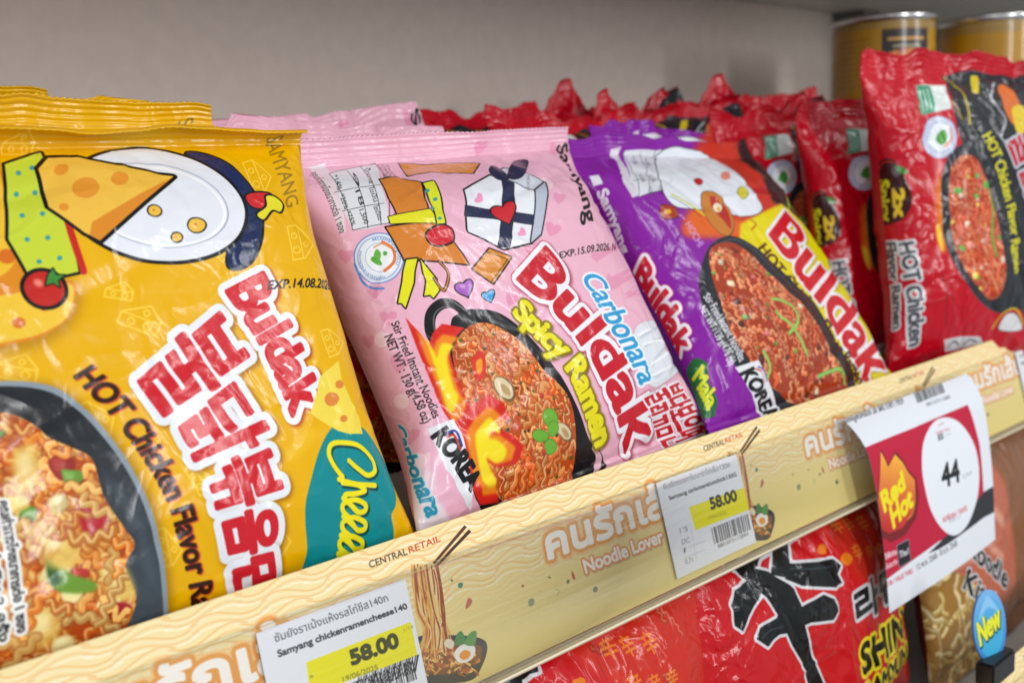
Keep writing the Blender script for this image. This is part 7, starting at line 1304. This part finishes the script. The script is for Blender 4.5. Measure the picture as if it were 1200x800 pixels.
# ---------------------------------------------------------------- the shelving
def top_thing(o, label, cat, group=None): return tag(o, label, cat, group)
tag(box('back_wall', (-.9, .335, -.5), (.872, .345, .5), M['wall']), kind='structure')
u = top_thing(box('shelf_upright', (.874, .30, -.5), (.912, .345, .5), M['shelf_dark'], bev=.002), 'dark grey green steel upright at the end of the back wall', 'upright')
tag(box('side_wall', (.914, .345, -.5), (2.2, .352, .5), M['shelf_dark']), kind='structure')
top_thing(box('shelf_board', (-.9, .004, -.052), (1.9, .333, -.036), M['shelf'], bev=.001), 'pale steel shelf board carrying the upper row of noodle packs', 'shelf')
top_thing(box('shelf_board', (-.9, -.068, -.2285), (1.9, .333, -.2125), M['shelf'], bev=.001), 'lower pale steel shelf board under the red brush lettered packs', 'shelf')
top_thing(box('shelf_board', (-.9, .06, .292), (1.9, .333, .308), M['shelf'], bev=.001), 'overhead shelf board along the top edge above the wall', 'shelf')

def ribbon(name, P2, x0, x1, m, parent, thick=.0006, uvr=None, nx=2):
    # a profile (y, z) swept along the shelf, with thickness
    P2 = np.array(P2); d = np.gradient(P2, axis=0); n = np.c_[-d[:, 1], d[:, 0]]; n /= np.linalg.norm(n, axis=1)[:, None]
    A, B = P2, P2 + n * thick; k = len(P2); V = []; uv = []
    l = np.r_[0, np.cumsum(np.hypot(*np.diff(P2, axis=0).T))]
    for x in (x0, x1):
        for Q in (A, B):
            for i, (y, z) in enumerate(Q): V.append((x, y, z)); uv.append(((x + .030) / .193, 1 - l[i] / .0605))
    F = []
    for i in range(k - 1):
        F.append((i, i + 1, 2 * k + i + 1, 2 * k + i)); F.append((k + i, 3 * k + i, 3 * k + i + 1, k + i + 1))
    F.append((0, 2 * k, 3 * k, k)); F.append((k - 1, 2 * k - 1, 4 * k - 1, 3 * k - 1))
    for e in (0, 2 * k):
        for i in range(k - 1): F.append((e + i, e + k + i, e + k + i + 1, e + i + 1))
    return mesh_obj(name, V, F, m, parent, uv, sm=False)
def face_pt(s, off): return (DOWN[1] * s + OUT[1] * off, DOWN[2] * s + OUT[2] * off)
def rail(loc, label, paper):
    r = top_thing(empty('price_rail', loc), label, 'price rail')
    x0, x1 = -.9, 1.9
    ribbon('rail_backing', [face_pt(s, -.0016) for s in (.004, .0612)], x0, x1, M['pvc'], r, .0012)
    ribbon('printed_strip', [face_pt(s, 0) for s in (0, .0605)], x0, x1, paper, r, -.0003)
    pr = [(.0122, .0008), (.0124, .0024), (.0134, .0036)] + [(.0134 + .0462 * k, .0036 + .0018 * math.sin(k * math.pi) ** .8 + .0012 * k) for k in np.linspace(.04, 1, 14)] + [(.0612, .0042), (.0618, .0026), (.0616, .0006)]
    c = ribbon('clear_cover', [face_pt(*p) for p in pr], x0, x1, M['clear'], r, .0004)
    c.data.polygons.foreach_set('use_smooth', [True] * len(c.data.polygons))
    ribbon('bottom_lip', [face_pt(.0617, -.0016), face_pt(.0628, .0004), face_pt(.0630, .0040), face_pt(.0620, .0054)], x0, x1, M['pvc'], r, .0008)
    ribbon('rail_seam', [face_pt(.0117, .0002), face_pt(.0117, .0016)], x0, x1, M['clear'], r, .0004)
    return r
rail((0, 0, 0), 'cream noodle patterned price rail running along the upper shelf edge', M['strip'])
rail((0, -.076, -.153), 'cream price rail of the lower shelf at the bottom right corner', M['strip'])

def flat_tag(name, S, m, label, cat='price tag', curl=0.):
    n, k = 14, 10
    U, T = np.meshgrid(np.linspace(0, 1, n), np.linspace(0, 1, k)); x, y, z = S.at(U, T)
    if curl: 
        b = curl * (np.abs(U - .5) * 2) ** 3; y = y + OUT[1] * b; z = z + OUT[2] * b
    A = np.stack([x, y, z], -1).reshape(-1, 3); B = A - OUT * .00018; uv = np.stack([U, 1 - T], -1).reshape(-1, 2); q = n * k
    F = []; mi = []
    for i in range(k - 1):
        for j in range(n - 1):
            a = i * n + j; F.append((a, a + n, a + n + 1, a + 1)); mi.append(0); F.append((q + a, q + a + 1, q + a + n + 1, q + a + n)); mi.append(1)
    V = np.vstack([A, B]); o = A[0].copy()
    ob = mesh_obj(name, V - o, F, [m, M['paper']], None, np.vstack([uv, uv]), mi); ob.location = o
    return top_thing(ob, label, cat)
flat_tag('price_tag', TAG_A, M['tag_a'], 'white and yellow price tag reading 58.00 under the yellow pack', curl=.0006)
flat_tag('price_tag', TAG_B, M['tag_b'], 'white and yellow price tag reading 58.00 with a barcode beside the Noodle Lover lettering', curl=.0006)
flat_tag('price_tag', Face(.5305, .0132, .0595, .0425, .0012), M['tag_a'], 'pale price tag cut by the right edge, beyond the hanging card', curl=.0004)
# the promotion card
n, k = 40, 60
U, T = np.meshgrid(np.linspace(0, 1, n), np.linspace(0, 1, k)); x, y, z = CARD.at(U, T)
A = np.stack([x, y, z], -1).reshape(-1, 3); uv = np.stack([U, 1 - T], -1).reshape(-1, 2); q = n * k
F = []; mi = []
for i in range(k - 1):
    for j in range(n - 1):
        a = i * n + j; F.append((a, a + n, a + n + 1, a + 1)); mi.append(0); F.append((q + a, q + a + 1, q + a + n + 1, q + a + n)); mi.append(1)
cd = mesh_obj('promotion_card', np.vstack([A, A + (0, .00025, 0)]) - A[0], F, [M['card'], M['paper']], None, np.vstack([uv, uv]), mi); cd.location = A[0]
top_thing(cd, 'red and white Red Hot 44 promotion card hanging over the price rail', 'promotion card')

# ---------------------------------------------------------------- upper shelf: the packs
def P_(kind, P, ps, label, group): return build_packet(P, ps, M[kind], M[kind + '_back'], label, 'noodle packet', group)
gy, gp, gu, gr = 'yellow packs stacked front to back', 'pink packs stacked front to back', 'purple packs stacked front to back', 'red packs crowding the right and the back'
P_('yellow', YELLOW, YELLOW_POSE, 'yellow cheese flavour noodle pack at the front left, bowl and teal patch showing', gy)
YB = Pouch(.17, .205, .034, seed=7, top=-.8, wave=.004, crump=.004)
yb = P_('yellow', YB, pose((-.086, .042, -.024), 0, 23, .5), 'yellow pack directly behind the front yellow pack', gy)
YC = Pouch(.17, .205, .034, seed=17, top=-.3, wave=.008, tear=.02, crump=.006, tip=.012)
P_('yellow', YC, pose((-.092, .080, -.020), 1, 22, -.5), 'third yellow pack back, its folded corner flap standing up', gy)
copy_packet(yb, pose((-.125, .125, -.014), 2, 20, 0), 'rearmost yellow pack, nearest the wall', gy)
P_('pink', PINK, PINK_POSE, 'pink creamy flavour noodle pack at the front, black pan on it', gp)
PB = Pouch(.162, .186, .036, seed=13, top=-.5, wave=.008, crump=.005)
P_('pink', PB, pose((.135, .050, -.018), -2, 30, 1), 'pink pack just behind the front pink pack, crimped top showing', gp)
PC = Pouch(.162, .186, .036, seed=27, top=-.2, wave=.010, tear=-.012, crump=.008, tip=.02)
pc = P_('pink', PC, pose((.084, .086, -.006), 3, 28, -3), 'third pink pack back, top seal rising behind the others', gp)
copy_packet(pc, pose((.108, .135, -.004), -4, 24, 5), 'rearmost pink pack with its pointed corner against the wall', gp)
P_('purple', PURPLE, PURPLE_POSE, 'purple mala flavour noodle pack between the pink and the red packs', gu)
UB = Pouch(.178, .19, .038, seed=23, top=-.3, wave=.010, crump=.006)
P_('purple', UB, pose((.345, .050, -.004), 3, 33, -3), 'second purple pack tucked behind the front purple pack', gu)
P_('red', RED, RED_POSE, 'large upright red pack at the right edge, nearest of the red packs', gr)
RB = Pouch(.168, .205, .042, seed=33, top=-.3, wave=.010, crump=.007, tip=.006)
rb = P_('red', RB, pose((.488, .052, -.034), -12, 10, -1), 'second red pack, left of the large red pack', gr)
RC = Pouch(.168, .205, .042, seed=37, top=-.9, wave=.014, tear=.02, crump=.012)
rc = P_('red', RC, pose((.470, .098, -.032), -10, 11, 2), 'third red pack with folded top, behind the second red pack', gr)
RD = Pouch(.165, .2, .038, seed=39, seal=.018, top=.5, wave=.02, tear=-.03, crump=.020, tip=.03)
rd = P_('red', RD, pose((.470, .165, -.018), -14, 8, -4), 'red pack with a tall pointed corner in the back row', gr)
for i, (l, a, b, c, s) in enumerate((((.395, .150, -.024), -16, 12, 6, rc), ((.420, .215, -.020), 8, 6, 8, rd), ((.345, .225, -.020), -6, 8, -9, rd), ((.545, .205, -.020), -18, 4, 5, rb), ((.60, .105, -.032), -12, 8, 0, rb))):
    copy_packet(s, pose(l, a, b, c), ['crumpled red pack in the back row, left of the pointed one', 'red pack at the back wall, second from its left end', 'leftmost red pack at the back wall, crooked corners up', 'red pack at the back, below the tins', 'red pack hidden behind the large front red pack'][i], gr)
copy_packet(rb, pose((.235, .150, -.008), -5, 28, 4), 'dark red and black pack lying back behind the pink packs', gr)
copy_packet(rc, pose((.300, .105, -.010), 4, 30, -4), 'red and black pack slumped behind the purple pack', gr)

# ---------------------------------------------------------------- lower shelf
gs = 'red brush lettered packs on the lower shelf'
sp = P_('spicy', SPICY, SPICY_POSE, 'red pack with a big black brush character, between two lower packs', gs)
copy_packet(sp, pose((.046, -.028, -.208), 1, 8, -1), 'red brush lettered pack at the bottom left, under the price tags', gs)
copy_packet(sp, pose((-.150, -.030, -.210), 0, 9, 0), 'leftmost red brush lettered pack under the rail', gs)
P_('udon', UDON, UDON_POSE, 'brown window pack of thick noodles at the lower right, behind the blue badge', None)

# the round badge on its clip
b = top_thing(empty('shelf_badge', (.316, -.083, -.152)), 'blue oval New badge clipped to the lower price rail', 'badge')
n = 40; V = [(0, 0, 0)]; uv = [(.5, .5)]
rx, rz = .0135, .0195
ring = [(math.cos(t), math.sin(t)) for t in np.linspace(0, 2 * math.pi, n, endpoint=False)]
V = [(rx * c_, 0, .031 + rz * s_) for c_, s_ in ring] + [(rx * c_, .0012, .031 + rz * s_) for c_, s_ in ring]
uv = [(.5 + .49 * c_, .5 + .48 * s_) for c_, s_ in ring] * 2
F = [tuple(range(n))[::-1], tuple(range(n, 2 * n))] + [(i, (i + 1) % n, n + (i + 1) % n, n + i) for i in range(n)]
dsk = mesh_obj('badge_disc', V, F, M['badge'], b, uv, sm=False); dsk.rotation_euler = (R_(-8), 0, R_(-12))
box('badge_clip', (-.013, -.004, .002), (.015, .006, .0155), M['black'], b, bev=.0012)

# tins behind the red packs
def tin(loc, label, group):
    t = top_thing(empty('food_tin', loc), label, 'tin', group); r, h, n = .043, .142, 56
    prof = [(r, .006)] + [(r + .0004 * math.sin(k * 3), .006 + (h - .012) * k / 20) for k in range(1, 21)]
    V = []; uv = []; F = []
    for i, (rr, z) in enumerate(prof):
        for j in range(n + 1):
            a = j / n * 2 * math.pi; V.append((rr * math.cos(a), rr * math.sin(a), z)); uv.append(((j / n + .607), (z - .006) / (h - .012)))
    for i in range(len(prof) - 1):
        for j in range(n): a = i * (n + 1) + j; F.append((a, a + 1, a + n + 2, a + n + 1))
    mesh_obj('label_band', V, F, M['tin'], t, uv)
    def lathe(name, P):
        V = [(p * math.cos(j / n * 2 * math.pi), p * math.sin(j / n * 2 * math.pi), z) for p, z in P for j in range(n)]
        F = [(i * n + j, i * n + (j + 1) % n, (i + 1) * n + (j + 1) % n, (i + 1) * n + j) for i in range(len(P) - 1) for j in range(n)]
        mesh_obj(name, V, F, M['metal'], t)
    lathe('rim', [(r - .001, h - .006), (r + .0012, h - .005), (r + .0018, h - .002), (r + .001, h), (r - .0015, h), (r - .002, h - .004), (.030, h - .0045), (.029, h - .0038), (.0001, h - .0038)])
    lathe('base_rim', [(.0001, .004), (r - .002, .004), (r - .0015, 0), (r + .001, 0), (r + .0018, .003), (r - .001, .0075)])
    return t
for i, (x_, y_, z_) in enumerate(((.668, .168, -.036), (.668, .168, .1063), (.772, .120, -.036), (.772, .120, .1063))):
    tin((x_, y_, z_), ['lower yellow tin of the left stack, behind the red packs', 'upper yellow tin with a dark picture, left of the two tin stacks', 'lower gold tin of the right stack, behind the large red pack', 'upper gold tin at the top right corner'][i], 'yellow tins stacked at the right').rotation_euler = (0, 0, (0, 0, 1.7, 1.7)[i])
